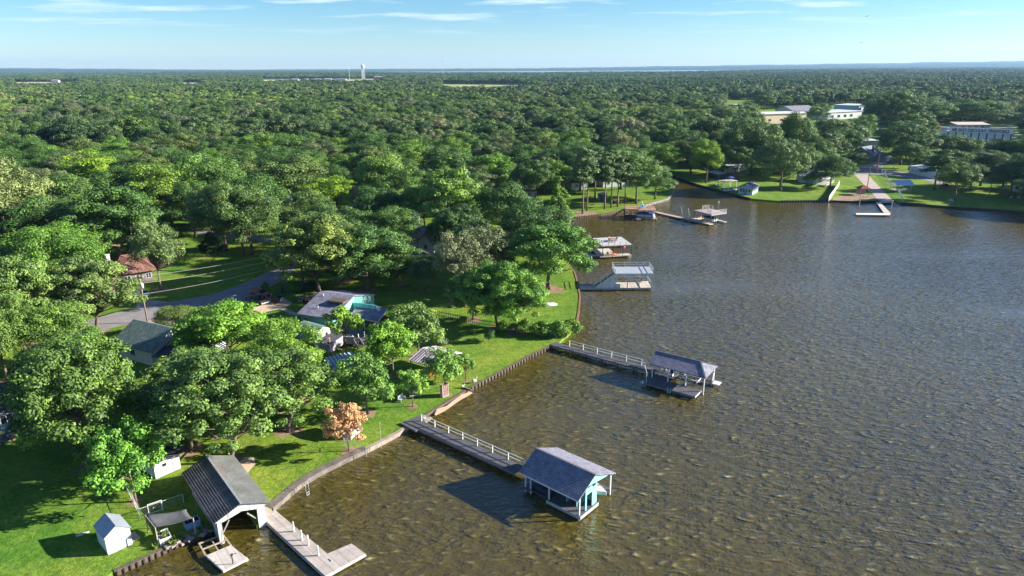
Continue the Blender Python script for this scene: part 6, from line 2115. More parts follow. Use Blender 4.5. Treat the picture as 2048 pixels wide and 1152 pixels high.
# ------------------------------------------------------------------ skyline
def water_tower():
    p = Vector((-648, 3000, 0))
    q = P(727, 158)
    k = 3000 / q.y
    x = q.x * k
    t = thing('water_tower', 'white water tower on legs rising over the horizon', 'water tower', (x, 3000, GZ))
    b = (x, 3000, 0)
    zt = ZAT(b, 727, 128.5)
    zb = ZAT(b, 727, 137)
    r = 3.2 * 3000 / F / .95
    zt -= GZ
    zb -= GZ
    MB().tube([(0, 0, zb), (0, 0, zb + (zt - zb) * .2), (0, 0, zb + (zt - zb) * .75), (0, 0, zb + (zt - zb) * .93), (0, 0, zt)], [r * .6, r, r, r * .6, r * .1], 20).build('tank', mk('tower_white', (.46, .52, .52), .5, .05, .1), t, True)
    for k_ in range(6):
        a = k_ * math.pi / 3 + .3
        MB().tube([(r * 1.0 * math.cos(a), r * 1.0 * math.sin(a), -1), (r * .85 * math.cos(a), r * .85 * math.sin(a), zb + 1)], .6, 6).build('leg', METAL, t)
    MB().tube([(0, 0, -1), (0, 0, zb + 1)], .9, 8).build('riser', METAL, t)
    x2 = P(699, 158).x * (2700 / P(699, 158).y)
    b = (x2, 2700, 0)
    u = thing('cell_tower', 'slim pale mast beside the water tower', 'mast', (x2, 2700, GZ))
    h = ZAT(b, 699, 137.5) - GZ
    MB().tube([(0, 0, 0), (0, 0, h)], [.9, .5], 8).build('mast', METAL, u)
    MB().tube([(0, 0, h - 1.5), (0, 0, h + 2.5)], 2.2, 8).build('antenna_ring', WHITE, u)
    x3 = P(886, 158).x * (3300 / P(886, 158).y)
    b = (x3, 3300, 0)
    u = thing('radio_mast', 'very tall thin radio mast in the middle of the skyline', 'mast', (x3, 3300, GZ))
    h = ZAT(b, 886, 77) - GZ
    m = mk('mast_steel', (.38, .34, .36), .6)
    for s in range(3):
        a = s * 2.094
        MB().tube([(.8 * math.cos(a), .8 * math.sin(a), 0), (.8 * math.cos(a), .8 * math.sin(a), h)], .2, 4).build('rail', m, u)
    br = MB()
    n = 40
    for i in range(n):
        for s in range(3):
            a, b2 = s * 2.094, (s + 1) * 2.094
            br.beam((.8 * math.cos(a), .8 * math.sin(a), h * i / n), (.8 * math.cos(b2), .8 * math.sin(b2), h * (i + 1) / n), .16)
    br.build('bracing', m, u)
    MB().box(-1.6, 1.6, -.3, .3, h * .42, h * .44).box(-1.2, 1.2, -.3, .3, h - 3, h).build('antenna', m, u)


water_tower()
DW = mk('distant_white', (.36, .36, .36), .8)
FAR = [(110, 166, 22, 10, DW, 'white barn standing in the pale field at the far left', 'barn'), (300, 166, 14, 8, mk('far_red', (.3, .12, .1), .8), 'red roofed farm building in the far left forest', 'barn'),
       (556, 163, 20, 7, GREYW, 'grey roofed house at the left end of the distant white buildings', 'building'), (590, 162, 22, 7, DW, 'first of the distant white buildings left of the water tower', 'building'), (612, 162, 16, 7, DW, 'distant white building left of the cream one', 'building'),
       (636, 162, 22, 7, CREAM, 'distant cream building in the middle of the row left of the water tower', 'building'), (656, 162, 24, 8, DW, 'distant broad white building near the slim mast', 'building'), (681, 163, 34, 9, mk('far_grey_roof', (.35, .38, .42), .7), 'distant long building with dark grey roof below the slim mast', 'building'),
       (711, 156, 12, 11, mk('far_pale_blue', (.5, .62, .66), .7), 'pale blue block just left of the water tower', 'building'), (757, 161, 30, 14, mk('far_red', (.3, .12, .1)), 'distant red walled building with white roof right of the water tower', 'building'), (738, 164, 14, 8, CREAM, 'small cream building below the water tower', 'building')]
for (px, py, w_, h_, wm, lb, ct) in FAR:
    q = P(px, py)
    t = thing('farm_building' if ct == 'barn' else 'distant_building', lb, ct, (q.x, q.y, GZ), .1)
    W_, D_ = w_ * 1.15, w_ * .7
    MB().box(-W_ / 2, W_ / 2, 0, D_, 0, h_).build('wall', wm, t)
    roof_gable(-W_ / 2 - .5, W_ / 2 + .5, -.5, D_ + .5, h_ + .05, h_ + 2.2, 'x').build('roof', mk('distant_roof', (.36, .37, .38), .7) if 'grey roof' not in lb else SHING, t)
    MB().box(-2, 2, -.2, -.02, 0, 4.2).build('door', GREYW, t)
    KEEP.append((q.x, q.y, W_ * .8 + 6))
for (px, py, D, lb) in ((1733, 33, 95, 'dark bird flying high in the sky above the right shore'), (1722, 86, 120, 'dark bird flying lower in the sky above the right shore')):
    d = RM @ Vector(((px - 1024) / F, -(py - 576) / F, -1.0))
    p = Vector((0, 0, CAMZ)) + d * D
    u = thing('bird', lb, 'bird', p, .5, 'birds in the sky')
    MB().loft([[(-.16, 0, 0), (-.16, .02, .02), (-.16, 0, .03)], [(0, -.05, -.03), (0, .05, 0), (0, 0, .05)], [(.2, 0, .02), (.2, .015, .03), (.2, 0, .04)]]).build('body', BLACK, u)
    for s in (-1, 1):
        MB().slab([(-.07, s * .03, .02), (.07, s * .03, .02), (.02, s * .42, .12), (-.06, s * .42, .12)][::s], .012).build('wing', BLACK, u)
# ------------------------------------------------------------------ trees
def leaf_mat(name, instanced):
    m, nt, b = new_mat(name)
    oi = nt.nodes.new('ShaderNodeObjectInfo')
    at = nt.nodes.new('ShaderNodeAttribute')
    at.attribute_name = 'tint'
    if instanced:
        base = ramp(nt, oi.outputs['Random'], [(0., (.034, .066, .016)), (.22, (.050, .086, .022)), (.42, (.068, .104, .028)), (.60, (.094, .118, .044)), (.74, (.070, .12, .020)), (.86, (.11, .15, .030)), (.95, (.14, .13, .075)), (1., (.05, .085, .026))])
    else:
        base = oi.outputs['Color']
    tn = ramp(nt, at.outputs['Fac'], [(0., (.55, .62, .55)), (.5, (1, 1, 1)), (1., (1.85, 1.7, 1.3))])  # random leaf tone, its bright end raised to imitate canopy highlights
    c = mix(nt, base, tn, 1., 'MULTIPLY')
    if instanced:
        pa = nt.nodes.new('ShaderNodeAttribute')
        pa.attribute_type = 'INSTANCER'
        pa.attribute_name = 'patch'
        c = mix(nt, c, ramp(nt, pa.outputs['Fac'], [(.1, (.82, .98, 1.1)), (.5, (1.25, 1.36, 1.4)), (.9, (1.75, 1.75, 1.5))]), 1., 'MULTIPLY')
    nt.links.new(c, b.inputs['Base Color'])
    b.inputs['Roughness'].default_value = .55
    b.inputs['Specular IOR Level'].default_value = .25
    tr = nt.nodes.new('ShaderNodeBsdfTranslucent')
    c2 = mix(nt, c, (1.25, 1.35, .5), 1., 'MULTIPLY')
    nt.links.new(c2, tr.inputs[0])
    ms = nt.nodes.new('ShaderNodeMixShader')
    ms.inputs[0].default_value = .10
    nt.links.new(b.outputs[0], ms.inputs[1])
    nt.links.new(tr.outputs[0], ms.inputs[2])
    nt.links.new(ms.outputs[0], nt.nodes['Material Output'].inputs[0])
    return m


LEAF = leaf_mat('leaves', False)
LEAFI = leaf_mat('forest_leaves', True)
BARK = mk('bark', (.15, .115, .085), .95, .35, 3, .04)
BARKP = mk('pine_bark', (.24, .16, .11), .95, .3, 3, .04)


def crown_arrays(rng, H, W, cb, ncl, leaves, size, shape='round', clump=(.10, .17), flat=.7, fill=.72, hang=0.):
    """leaf quads gathered in clumps spread through the crown; returns verts, tint, clump centres"""
    zc, hz_ = H * (cb + (1 - cb) * .5), H * (1 - cb) * .5
    lobes = rng.normal(size=(6, 3))
    lobes /= np.linalg.norm(lobes, axis=1)[:, None]
    amp = rng.uniform(-.22, .24, 6)
    cen, rad = [], []
    while len(cen) < ncl:
        d = rng.normal(size=3)
        d /= np.linalg.norm(d)
        if d[2] < -.55 and shape != 'cone':
            continue
        k = 1 + sum(a * max(0, d @ l) ** 2 for a, l in zip(amp, lobes))
        f = rng.uniform(fill ** 2, 1) ** .5 if rng.uniform() > .14 else rng.uniform(.1, fill)
        rc = W * rng.uniform(*clump)
        if shape == 'cone':
            t = rng.uniform(0, 1) ** 1.25
            a = rng.uniform(0, 2 * math.pi)
            r_ = (W / 2) * (1 - t) ** .8 * rng.uniform(.35, 1) + .1
            p = np.array([r_ * math.cos(a), r_ * math.sin(a), H * (cb + (1 - cb) * t * .97)])
            rc *= (.6 + .6 * (1 - t))
        elif shape == 'pine':
            t = rng.uniform(0, 1)
            a = rng.uniform(0, 2 * math.pi)
            r_ = (W / 2 - rc) * (1 - .55 * t) * rng.uniform(.3, 1)
            p = np.array([r_ * math.cos(a), r_ * math.sin(a), H * (cb + (1 - cb) * t * .95)])
        else:
            p = np.array([d[0] * (W / 2 - rc * .75) * k * f, d[1] * (W / 2 - rc * .75) * k * f, zc + d[2] * (hz_ - rc * .6) * (1 + (k - 1) * .6) * f])
            if d[2] < 0:
                p[2] -= hang * hz_ * rng.uniform(0, .5)
        cen.append(p)
        rad.append(rc)
    cen, rad = np.array(cen), np.array(rad)
    w_ = rad ** 2
    cnt = np.maximum(8, (leaves * w_ / w_.sum()).astype(int))
    ci = np.repeat(np.arange(ncl), cnt)
    n = len(ci)
    d = rng.normal(size=(n, 3))
    d[:, 2] += .28
    d /= np.linalg.norm(d, axis=1)[:, None]
    rr = rad[ci] * (.35 + .65 * rng.uniform(0, 1, n) ** .45)
    far = rng.uniform(0, 1, n) < .09
    rr[far] *= 1.35
    pos = cen[ci] + d * rr[:, None] * np.array([1, 1, flat])
    nrm = d * .95 + rng.normal(size=(n, 3)) * .36
    nrm[:, 2] += .22
    nrm /= np.linalg.norm(nrm, axis=1)[:, None]
    a = rng.normal(size=(n, 3))
    t = np.cross(nrm, a)
    t /= np.linalg.norm(t, axis=1)[:, None]
    bt = np.cross(nrm, t)
    l = size * rng.uniform(.65, 1.35, n)[:, None]
    wd = l * rng.uniform(.5, .75, n)[:, None]
    v = np.stack([pos - t * l / 2, pos + bt * wd / 2 + t * l * .08, pos + t * l / 2, pos - bt * wd / 2 + t * l * .08], 1).reshape(-1, 3)
    tint = np.clip(.5 + (rng.normal(size=ncl) * .17)[ci] + rng.normal(size=n) * .2, 0, 1)
    return v, tint, cen, rad


def trunk_mb(rng, H, W, cb, cen, r0, nlimb=14, lean=0., shape='round', fork=1):
    mb = MB()
    top = H * (cb + (1 - cb) * (.92 if shape in ('pine', 'cone') else .45))
    for f_ in range(fork):
        a = rng.uniform(0, 6.28)
        off = lean * H + (0 if fork == 1 else W * .16)
        ks = 6
        pts, rads = [], []
        for i in range(ks + 1):
            t = i / ks
            pts.append((math.cos(a) * off * t ** 1.3 + rng.uniform(-1, 1) * .012 * H * t, math.sin(a) * off * t ** 1.3 + rng.uniform(-1, 1) * .012 * H * t, -.15 + (top + .15) * t))
            rads.append(r0 * (1.25 if i == 0 else 1) * (1 - .78 * t) / (1 if fork == 1 else 1.25))
        mb.tube(pts, rads, 7)
        idx = rng.choice(len(cen), min(nlimb, len(cen)), replace=False)
        for i in idx:
            c = cen[i]
            zt = min(max(c[2] * .55, H * cb * .6), top * .95) if shape not in ('pine', 'cone') else min(c[2] - .2, top * .97)
            t = zt / top
            k = min(ks - 1, int(t * ks))
            u = t * ks - k
            s = np.array(pts[k]) * (1 - u) + np.array(pts[k + 1]) * u
            m_ = (s + c) / 2 + np.array([0, 0, -.04 * W if shape != 'pine' else 0]) + rng.normal(size=3) * .03 * W
            rb = max(.03, r0 * (.38 if shape != 'pine' else .2) * (1 - .5 * t))
            mb.tube([s, m_, c], [rb, rb * .6, rb * .2], 5)
    return mb


def quad_mesh(name, v, tint, mats, extra=None):
    n = len(v) // 4
    vs = [tuple(p) for p in v.tolist()]
    fs = np.arange(n * 4).reshape(-1, 4).tolist()
    if extra:
        o = len(vs)
        vs += extra.v
        fs += [tuple(i + o for i in f) for f in extra.f]
    me = bpy.data.meshes.new(name)
    me.from_pydata(vs, [], fs)
    at = me.attributes.new('tint', 'FLOAT', 'FACE')
    tt = np.full(len(fs), .5, np.float32)
    tt[:n] = tint
    at.data.foreach_set('value', tt)
    for m in mats:
        me.materials.append(m)
    if extra:
        mi = np.zeros(len(fs), np.int32)
        mi[n:] = 1
        me.polygons.foreach_set('material_index', mi)
    me.update()
    return me


PROTO = {}


def proto(key, seed, H, W, cb, ncl, leaves, size, r0, bark=None, nlimb=14, fork=1, lean=0., **kw):
    rng = np.random.default_rng(seed)
    v, tint, cen, rad = crown_arrays(rng, H, W, cb, ncl, leaves, size, **kw)
    tm = trunk_mb(rng, H, W, cb, cen, r0, nlimb, lean, kw.get('shape', 'round'), fork)
    cm_ = quad_mesh('crown', v, tint, [LEAF])
    te = bpy.data.meshes.new('trunk')
    te.from_pydata(tm.v, [], tm.f)
    te.polygons.foreach_set('use_smooth', [True] * len(te.polygons))
    te.materials.append(bark or BARK)
    PROTO[key] = dict(H=H, W=W, crown=cm_, trunk=te)


# unit trees: true size, then scaled a little to each place
proto('oak1', 11, 14, 13, .12, 74, 26000, .29, .32, clump=(.085, .15))
proto('oak2', 12, 14, 12, .14, 64, 24000, .29, .30, clump=(.09, .16))
proto('oak3', 13, 14, 12.5, .11, 88, 26000, .28, .32, clump=(.075, .13))
proto('oak4', 14, 14, 11.5, .14, 54, 23000, .30, .30, clump=(.11, .18))
proto('elm1', 15, 14, 10.5, .18, 80, 20000, .27, .26, clump=(.08, .14), fill=.3)
proto('elm2', 16, 14, 11, .18, 70, 19000, .28, .26, clump=(.09, .14), fill=.3, flat=.55)
proto('big1', 21, 15, 15, .12, 120, 34000, .33, .36, clump=(.06, .11), flat=.6, hang=.5, nlimb=22, fill=.65)
proto('big2', 22, 15, 14, .13, 105, 30000, .33, .36, clump=(.065, .115), flat=.6, hang=.4, nlimb=22, fill=.65)
proto('big3', 23, 14, 13, .10, 130, 32000, .30, .32, clump=(.05, .095), flat=.75, nlimb=26, fill=.4, fork=2)
proto('feather', 24, 12, 13, .15, 120, 15000, .30, .26, clump=(.05, .11), flat=.8, nlimb=40, fill=.25, fork=2)
proto('maple1', 31, 8, 7.6, .12, 76, 11500, .27, .14, clump=(.07, .13), fill=.35)
proto('maple2', 32, 8, 7.2, .13, 68, 10500, .27, .14, clump=(.08, .14), fill=.35)
proto('young1', 33, 6, 5.0, .30, 46, 5500, .24, .09, clump=(.08, .14), fill=.3)
proto('young2', 34, 6, 4.8, .28, 40, 3600, .24, .09, clump=(.07, .13), fill=.2, fork=2)
proto('magnolia', 35, 5.5, 6.2, .08, 90, 6500, .24, .10, clump=(.05, .09), fill=.3)
proto('bare', 36, 14, 11, .2, 60, 700, .3, .28, clump=(.06, .1), fill=.5, nlimb=55, fork=2, bark=mk('dead_wood', (.36, .29, .25), .95, .2, 3))
proto('pine1', 41, 21, 9, .48, 46, 9000, .42, .24, bark=BARKP, shape='pine', clump=(.10, .17), flat=.55, nlimb=26)
proto('pine2', 42, 20, 8, .52, 38, 7500, .42, .22, bark=BARKP, shape='pine', clump=(.10, .18), flat=.55, nlimb=24)
proto('cypress', 43, 16, 7.5, .12, 110, 15000, .34, .26, bark=BARKP, shape='cone', clump=(.07, .12), flat=.8, nlimb=30)
proto('cone', 44, 8, 5, .02, 70, 9000, .28, .15, shape='cone', clump=(.09, .15), flat=.8, nlimb=10)
proto('bush', 45, 2.4, 3.2, .0, 34, 3200, .20, .06, clump=(.12, .2), nlimb=8, fork=2)

TREES = []        # (x, y, radius) of everything planted
LANDMARK = []     # (x, y, noun phrase) for the descriptions
DARK = (.040, .085, .020)
MID = (.062, .115, .024)
OLIVE = (.100, .125, .036)
BRIGHT = (.095, .175, .022)
LIME = (.155, .22, .022)
GREYG = (.095, .115, .055)
PALE = (.135, .150, .060)
PINEC = (.070, .100, .040)


def put_tree(key, x, y, H, W, col, label, cat='tree', name='tree', rz=None, group=None):
    p = PROTO[key]
    t = thing(name, label, cat, (x, y, GZ - .02), random.uniform(0, 6.28) if rz is None else rz, group)
    t.scale = (W / p['W'], W / p['W'], H / p['H'])
    for nm in ('trunk', 'crown'):
        o = bpy.data.objects.new(nm, p[nm])
        COL.objects.link(o)
        o.parent = t
        if nm == 'crown':
            j = 1.3 * random.uniform(.92, 1.08)
            o.color = (col[0] * j * .93, col[1] * j * 1.06, col[2] * j * .9, 1)
    return t


HAND = []


def T(key, bx, by, ytop, wpx, col, label, noun=None, cx=None, **kw):
    """a tree from the survey: foot at pixel (bx, by), top of the crown at row ytop, crown wpx wide"""
    p = P(bx, by)
    H = ZAT(p, cx or bx, ytop) - GZ
    W = (1.3 if key[:5] in ('maple', 'young') else 1.14) * wpx * PX((p.x, p.y, H * .6))[2] / F
    HAND.append((key, p.x, p.y, H, W, col, label, kw))
    TREES.append((p.x, p.y, W / 2))
    if noun:
        LANDMARK.append((p.x, p.y, noun))


# near left
T('maple1', 272, 1003, 838, 122, (.105, .21, .035), 'bright green young tree at the corner of the chain link fence', 'the young tree at the chain link fence', cx=255)
T('big1', 180, 935, 676, 235, (.085, .13, .032), 'broad tree with pale leaf tips shading the dark lawn behind the young fence tree', 'the broad tree shading the lawn')
T('big2', 160, 848, 655, 225, (.095, .15, .032), 'wide feathery tree spreading in front of the green roofed house')
T('big3', 462, 925, 690, 240, (.09, .135, .038), 'big tree rising directly behind the weathered boathouse roof', 'the big tree behind the boathouse')
T('big1', 385, 900, 735, 150, (.078, .125, .032), 'dark leafy tree between the young fence tree and the boathouse tree')
T('big3', 575, 862, 690, 215, (.10, .15, .04), 'grey green tree with bare twigs beside the shaded lawn of the copper tree')
T('big3', 400, 830, 690, 200, (.11, .16, .042), 'large tree with exposed grey branches at the dark end of the green roof')
T('elm1', 585, 800, 645, 150, (.115, .185, .026), 'yellow green tree standing over the white railed deck side of the hedge')
T('big2', 462, 745, 596, 200, (.105, .185, .024), 'large bright yellow green tree in front of the parked pickup', 'the yellow green tree by the pickup', cx=465)
T('oak4', 362, 668, 608, 88, OLIVE, 'small olive green tree at the sandy turnout by the road')
T('big3', 193, 663, 503, 175, (.115, .15, .048), 'pale leaved tree with visible trunk growing beside the road bend', 'the pale tree beside the road', cx=205)
T('big2', 62, 690, 492, 165, (.105, .15, .040), 'tall light green tree over the left end of the street')
T('oak1', 15, 760, 590, 130, (.085, .13, .03), 'dense green tree cut by the left edge above the blue house')
T('oak2', 130, 740, 600, 130, (.09, .14, .03), 'rounded tree between the street and the feathery tree')
T('oak3', 28, 520, 308, 165, PALE, 'big cream tipped oak cut by the left edge above the brown roofed house', 'the cream tipped oak')
T('big3', 95, 505, 385, 135, GREYG, 'grey green tree with pale limbs between the cream tipped oak and the brown roof')
T('elm2', 192, 420, 293, 115, LIME, 'golden green tree with white limbs glowing in the left forest', 'the golden green tree')
T('big2', 245, 530, 358, 180, (.058, .105, .026), 'broad dark green tree right behind the red brown hip roof', 'the dark tree behind the brown roof')
T('oak2', 150, 470, 345, 120, (.075, .12, .03), 'green tree between the golden green tree and the grey one')
T('elm1', 345, 455, 322, 130, (.115, .165, .026), 'warm green tree with pale branches to the right of the golden one')
T('oak1', 430, 440, 308, 140, (.080, .135, .03), 'rounded green tree at the edge of the dark gap by the blue tarp')
T('feather', 322, 578, 430, 105, (.115, .145, .055), 'thin grey green tree leaning over the lawn by the two power poles', cx=345)
T('oak3', 453, 502, 368, 130, (.072, .105, .034), 'oak with bare trunk at the left of the three by the road bend', 'the three oaks by the road bend')
T('oak1', 487, 511, 362, 110, (.080, .115, .036), 'middle oak of the three by the road bend')
T('oak3', 505, 510, 372, 130, (.070, .105, .032), 'right hand oak of the three by the road bend with a long bare trunk', cx=530)
T('cone', 424, 500, 462, 50, (.022, .045, .016), 'very dark small conifer on the lawn beside the three oaks')
T('big3', 640, 588, 418, 180, (.125, .150, .038), 'tall olive tipped tree standing beyond the grey shingled house', 'the olive tipped tree', cx=645)
T('big2', 735, 580, 440, 165, (.065, .115, .03), 'dark broad tree between the olive tipped tree and the shaded back lawn')
T('oak2', 800, 568, 482, 80, (.06, .105, .03), 'dark tree at the edge of the shaded back lawn')
T('oak4', 592, 425, 306, 130, (.085, .115, .034), 'dark domed oak behind the lime tree in the middle of the village', 'the domed oak')
T('elm1', 652, 440, 352, 98, LIME, 'lime yellow tree in the middle of the village', 'the lime yellow tree')
T('oak3', 615, 470, 380, 110, (.085, .12, .036), 'olive oak just below the lime yellow tree')
T('oak4', 772, 420, 300, 105, (.125, .185, .042), 'pale rounded tree beside the red roof gap', 'the pale tree by the red roof')
T('elm1', 800, 440, 330, 90, (.085, .13, .032), 'thin mid green tree right of the pale rounded one')
T('big1', 905, 480, 328, 130, (.125, .185, .042), 'tall light green tree beyond the brown gabled house', 'the tall light tree', cx=915)
T('elm2', 850, 470, 352, 90, (.11, .17, .032), 'leafy tree between the white shed and the tall light tree')
T('feather', 922, 604, 458, 135, (.125, .125, .072), 'grey feathery tree with bare silvery branches on the shaded lawn', 'the grey feathery tree')
T('feather', 970, 580, 445, 130, (.105, .115, .06), 'second grey feathery tree behind the vine fence')
T('big3', 995, 655, 515, 150, (.10, .175, .032), 'bright multi trunk tree growing out of the vine fence', 'the tree in the vine fence', cx=985)
T('big2', 1032, 664, 530, 130, (.105, .185, .03), 'slender bright tree at the shore end of the vine fence')
T('big3', 945, 640, 535, 105, (.105, .165, .04), 'bright green tree at the shaded end of the vine fence, right of the silver twigs')
T('big1', 1097, 578, 440, 185, (.080, .145, .030), 'big spreading tree with twin leaning trunks on the point', 'the big tree on the point', cx=1102)
T('cypress', 1117, 444, 348, 52, (.105, .165, .024), 'bright green cone shaped cypress at the waterline', 'the cone shaped cypress')
for i, (bx, by, yt, wp, lb) in enumerate([(1165, 427, 292, 62, 'tall pine with straight trunk next to the cypress'), (1174, 421, 300, 58, 'leaning pine close behind the straight one'),
                                          (1209, 418, 302, 60, 'pine with tall bare trunk beside the grey outhouse'), (1222, 415, 296, 56, 'slim pine between the outhouse and the brown dock'),
                                          (1235, 413, 306, 60, 'pine rising behind the brown upper deck'), (1250, 405, 310, 58, 'pine behind the picnic tables'),
                                          (1190, 398, 296, 60, 'pine standing further back behind the outhouse')]):
    T(('pine1', 'pine2')[i % 2], bx, by, yt, wp, PINEC, lb, 'the pines by the outhouse' if i == 2 else None)
T('elm1', 1272, 407, 300, 95, (.105, .155, .048), 'light airy tree on the corner of the cove', 'the tree on the cove corner', cx=1305)
T('oak2', 1310, 398, 330, 70, (.10, .155, .05), 'round tree leaning over the cove by the dock')
T('young1', 1013, 432, 380, 56, (.060, .08, .034), 'small dark olive tree on the striped lawn')
T('young1', 1030, 440, 402, 36, (.085, .085, .06), 'little greyish tree beside the olive one on the striped lawn')
T('oak3', 1070, 405, 318, 80, (.065, .105, .032), 'dense green tree behind the striped lawn')
for (k, bx, by, yt, wp, col, lb) in [
    ('oak3', 606, 562, 440, 100, MID, 'leafy tree close against the road bend below the three oaks'),
    ('oak1', 690, 560, 440, 140, (.070, .115, .032), 'dense tree between the olive tipped tree and the dark broad tree'),
    ('oak1', 640, 530, 428, 120, (.08, .12, .035), 'tall shading tree right of the road, behind the olive tipped tree'),
    ('oak3', 700, 520, 415, 110, (.07, .115, .034), 'broad shading tree between the lime yellow tree and the teal house'),
    ('oak4', 645, 500, 405, 95, (.075, .115, .034), 'domed shading tree just right of the road end'),
    ('oak2', 665, 535, 425, 95, (.085, .12, .034), 'tree filling the gap behind the olive tipped tree'),
    ('oak4', 775, 545, 470, 80, (.060, .105, .03), 'dark tree behind the shaded back lawn, left of the grey feathery tree'),
    ('oak1', 850, 580, 512, 70, (.075, .105, .04), 'low spreading tree over the middle of the shaded back lawn'),
    ('oak3', 955, 545, 440, 95, (.080, .12, .04), 'tree between the grey feathery tree and the big tree on the point'),
    ('oak2', 1010, 530, 450, 80, (.085, .135, .034), 'bright tree behind the big tree on the point'),
    ('bush', 592, 583, 560, 34, (.085, .14, .03), 'overgrown shrub at the foot of the power pole by the teal house'),
    ('bush', 531, 584, 562, 16, (.13, .15, .06), 'spiky pale shrub between the road and the dark red suv'),
    ('bush', 620, 580, 562, 40, (.03, .06, .02), 'dark shrub behind the red brown trailer')]:
    T(k, bx, by, yt, wp, col, lb, **({'name': 'shrub', 'cat': 'shrub'} if k == 'bush' else {}))
# vines over the old fence
for (bx, by, yt, wp, lb) in [(1010, 661, 640, 40, 'vine clump below the multi trunk tree on the old fence'), (1050, 666, 638, 48, 'broad vine clump in the middle of the old fence'), (1085, 671, 642, 46, 'vine clump sprawling over the old fence on the way to the lake'),
                             (1118, 672, 640, 46, 'rounded vine clump second from the water on the old fence'), (1143, 667, 638, 44, 'bright bushy end of the vine fence right at the water'), (925, 648, 632, 26, 'small leafy clump at the shaded end of the old fence')]:
    T('bush', bx, by, yt, wp, (.115, .175, .03), lb, name='vine', cat='vine')
for (bx, by, yt, wp, lb) in [(408, 248, 211, 52, 'bare pinkish dead tree standing out of the forest canopy'), (322, 306, 262, 74, 'leafless brownish tree in the left forest behind the lime ones'), (965, 262, 226, 44, 'bare grey tree in the forest above the tall light tree'), (1195, 330, 290, 40, 'thin bare tree behind the pines')]:
    T('bare', bx, by, yt, wp, (.26, .20, .14), lb)
# lawn trees
T('maple1', 735, 828, 704, 100, (.115, .19, .042), 'round bright tree on the lawn in front of the striped teal roof', 'the round lawn tree', cx=742)
T('young1', 826, 813, 733, 58, (.13, .205, .045), 'neat lollipop shaped little tree on the open lawn', 'the lollipop tree')
T('maple2', 890, 788, 694, 72, (.13, .205, .045), 'bushy little tree in front of the pink white metal roof')
T('young2', 932, 762, 703, 36, (.125, .20, .045), 'thin sapling beside the white lawn ornament')
T('maple2', 787, 752, 632, 84, (.12, .205, .026), 'yellow green tree with twin pale stems beside the stairs', 'the twin stemmed tree')
T('maple1', 838, 712, 603, 92, (.12, .165, .045), 'dense grey green tree between the twin stemmed tree and the vine fence')
T('young2', 692, 702, 605, 66, (.13, .205, .026), 'open branched young tree growing up through the deck corner')
T('magnolia', 698, 902, 797, 92, (.40, .205, .125), 'copper leaved tree covering the small weathered shed', 'the copper tree')
T('bush', 978, 684, 653, 22, (.055, .10, .03), 'single dark shrub standing on the open lawn', name='shrub', cat='shrub')
T('bush', 884, 692, 672, 26, (.16, .17, .13), 'silvery round shrub beside the pink white metal roof', name='shrub', cat='shrub')
T('bush', 873, 676, 655, 24, (.11, .20, .03), 'fresh green shrub above the silvery one', name='shrub', cat='shrub')
# far right shore
T('elm1', 1412, 366, 275, 62, LIME, 'lime green tree standing alone at the head of the cove', 'the lime tree at the cove')
T('oak3', 1560, 382, 275, 108, (.10, .135, .05), 'big rounded oak above the blue cottage', 'the oak above the blue cottage')
T('oak1', 1502, 350, 236, 105, (.075, .11, .034), 'tall oak behind the white mobile home')
T('oak2', 1660, 376, 308, 72, (.075, .12, .04), 'leafy tree overhanging the white board fence')
T('young1', 1706, 337, 300, 42, (.07, .105, .035), 'low round tree in front of the grey gabled house')
T('pine1', 1652, 345, 262, 62, (.070, .095, .04), 'flat topped pine left of the grey gabled house')
T('oak4', 1585, 330, 222, 72, (.075, .12, .028), 'bright oak in front of the long tan building', 'the oak before the tan building')
T('oak2', 1650, 300, 235, 66, (.08, .115, .034), 'round tree between the tan building and the grey house')
T('elm1', 1712, 300, 226, 60, (.095, .15, .04), 'light tree beside the sunny strip of grass')
T('elm1', 1632, 255, 205, 44, (.12, .16, .06), 'pale small tree against the long white building')
T('oak1', 1800, 330, 246, 88, (.055, .09, .028), 'dark broad tree left of the fireworks stand', 'the dark tree by the fireworks stand')
T('oak3', 1818, 340, 284, 78, (.065, .105, .032), 'dark tree over the corner of the white trailer house')
T('elm2', 1908, 402, 318, 76, (.085, .12, .03), 'forked shade tree standing on the park lawn', 'the forked park tree')
T('pine1', 1868, 380, 298, 70, (.065, .095, .03), 'tall pine with layered boughs beside the white trailer house')
T('oak3', 1905, 352, 298, 72, (.060, .095, .03), 'dark oak right below the fireworks sign')
T('pine1', 1960, 372, 303, 72, (.085, .105, .045), 'grey green pine behind the park lawn')
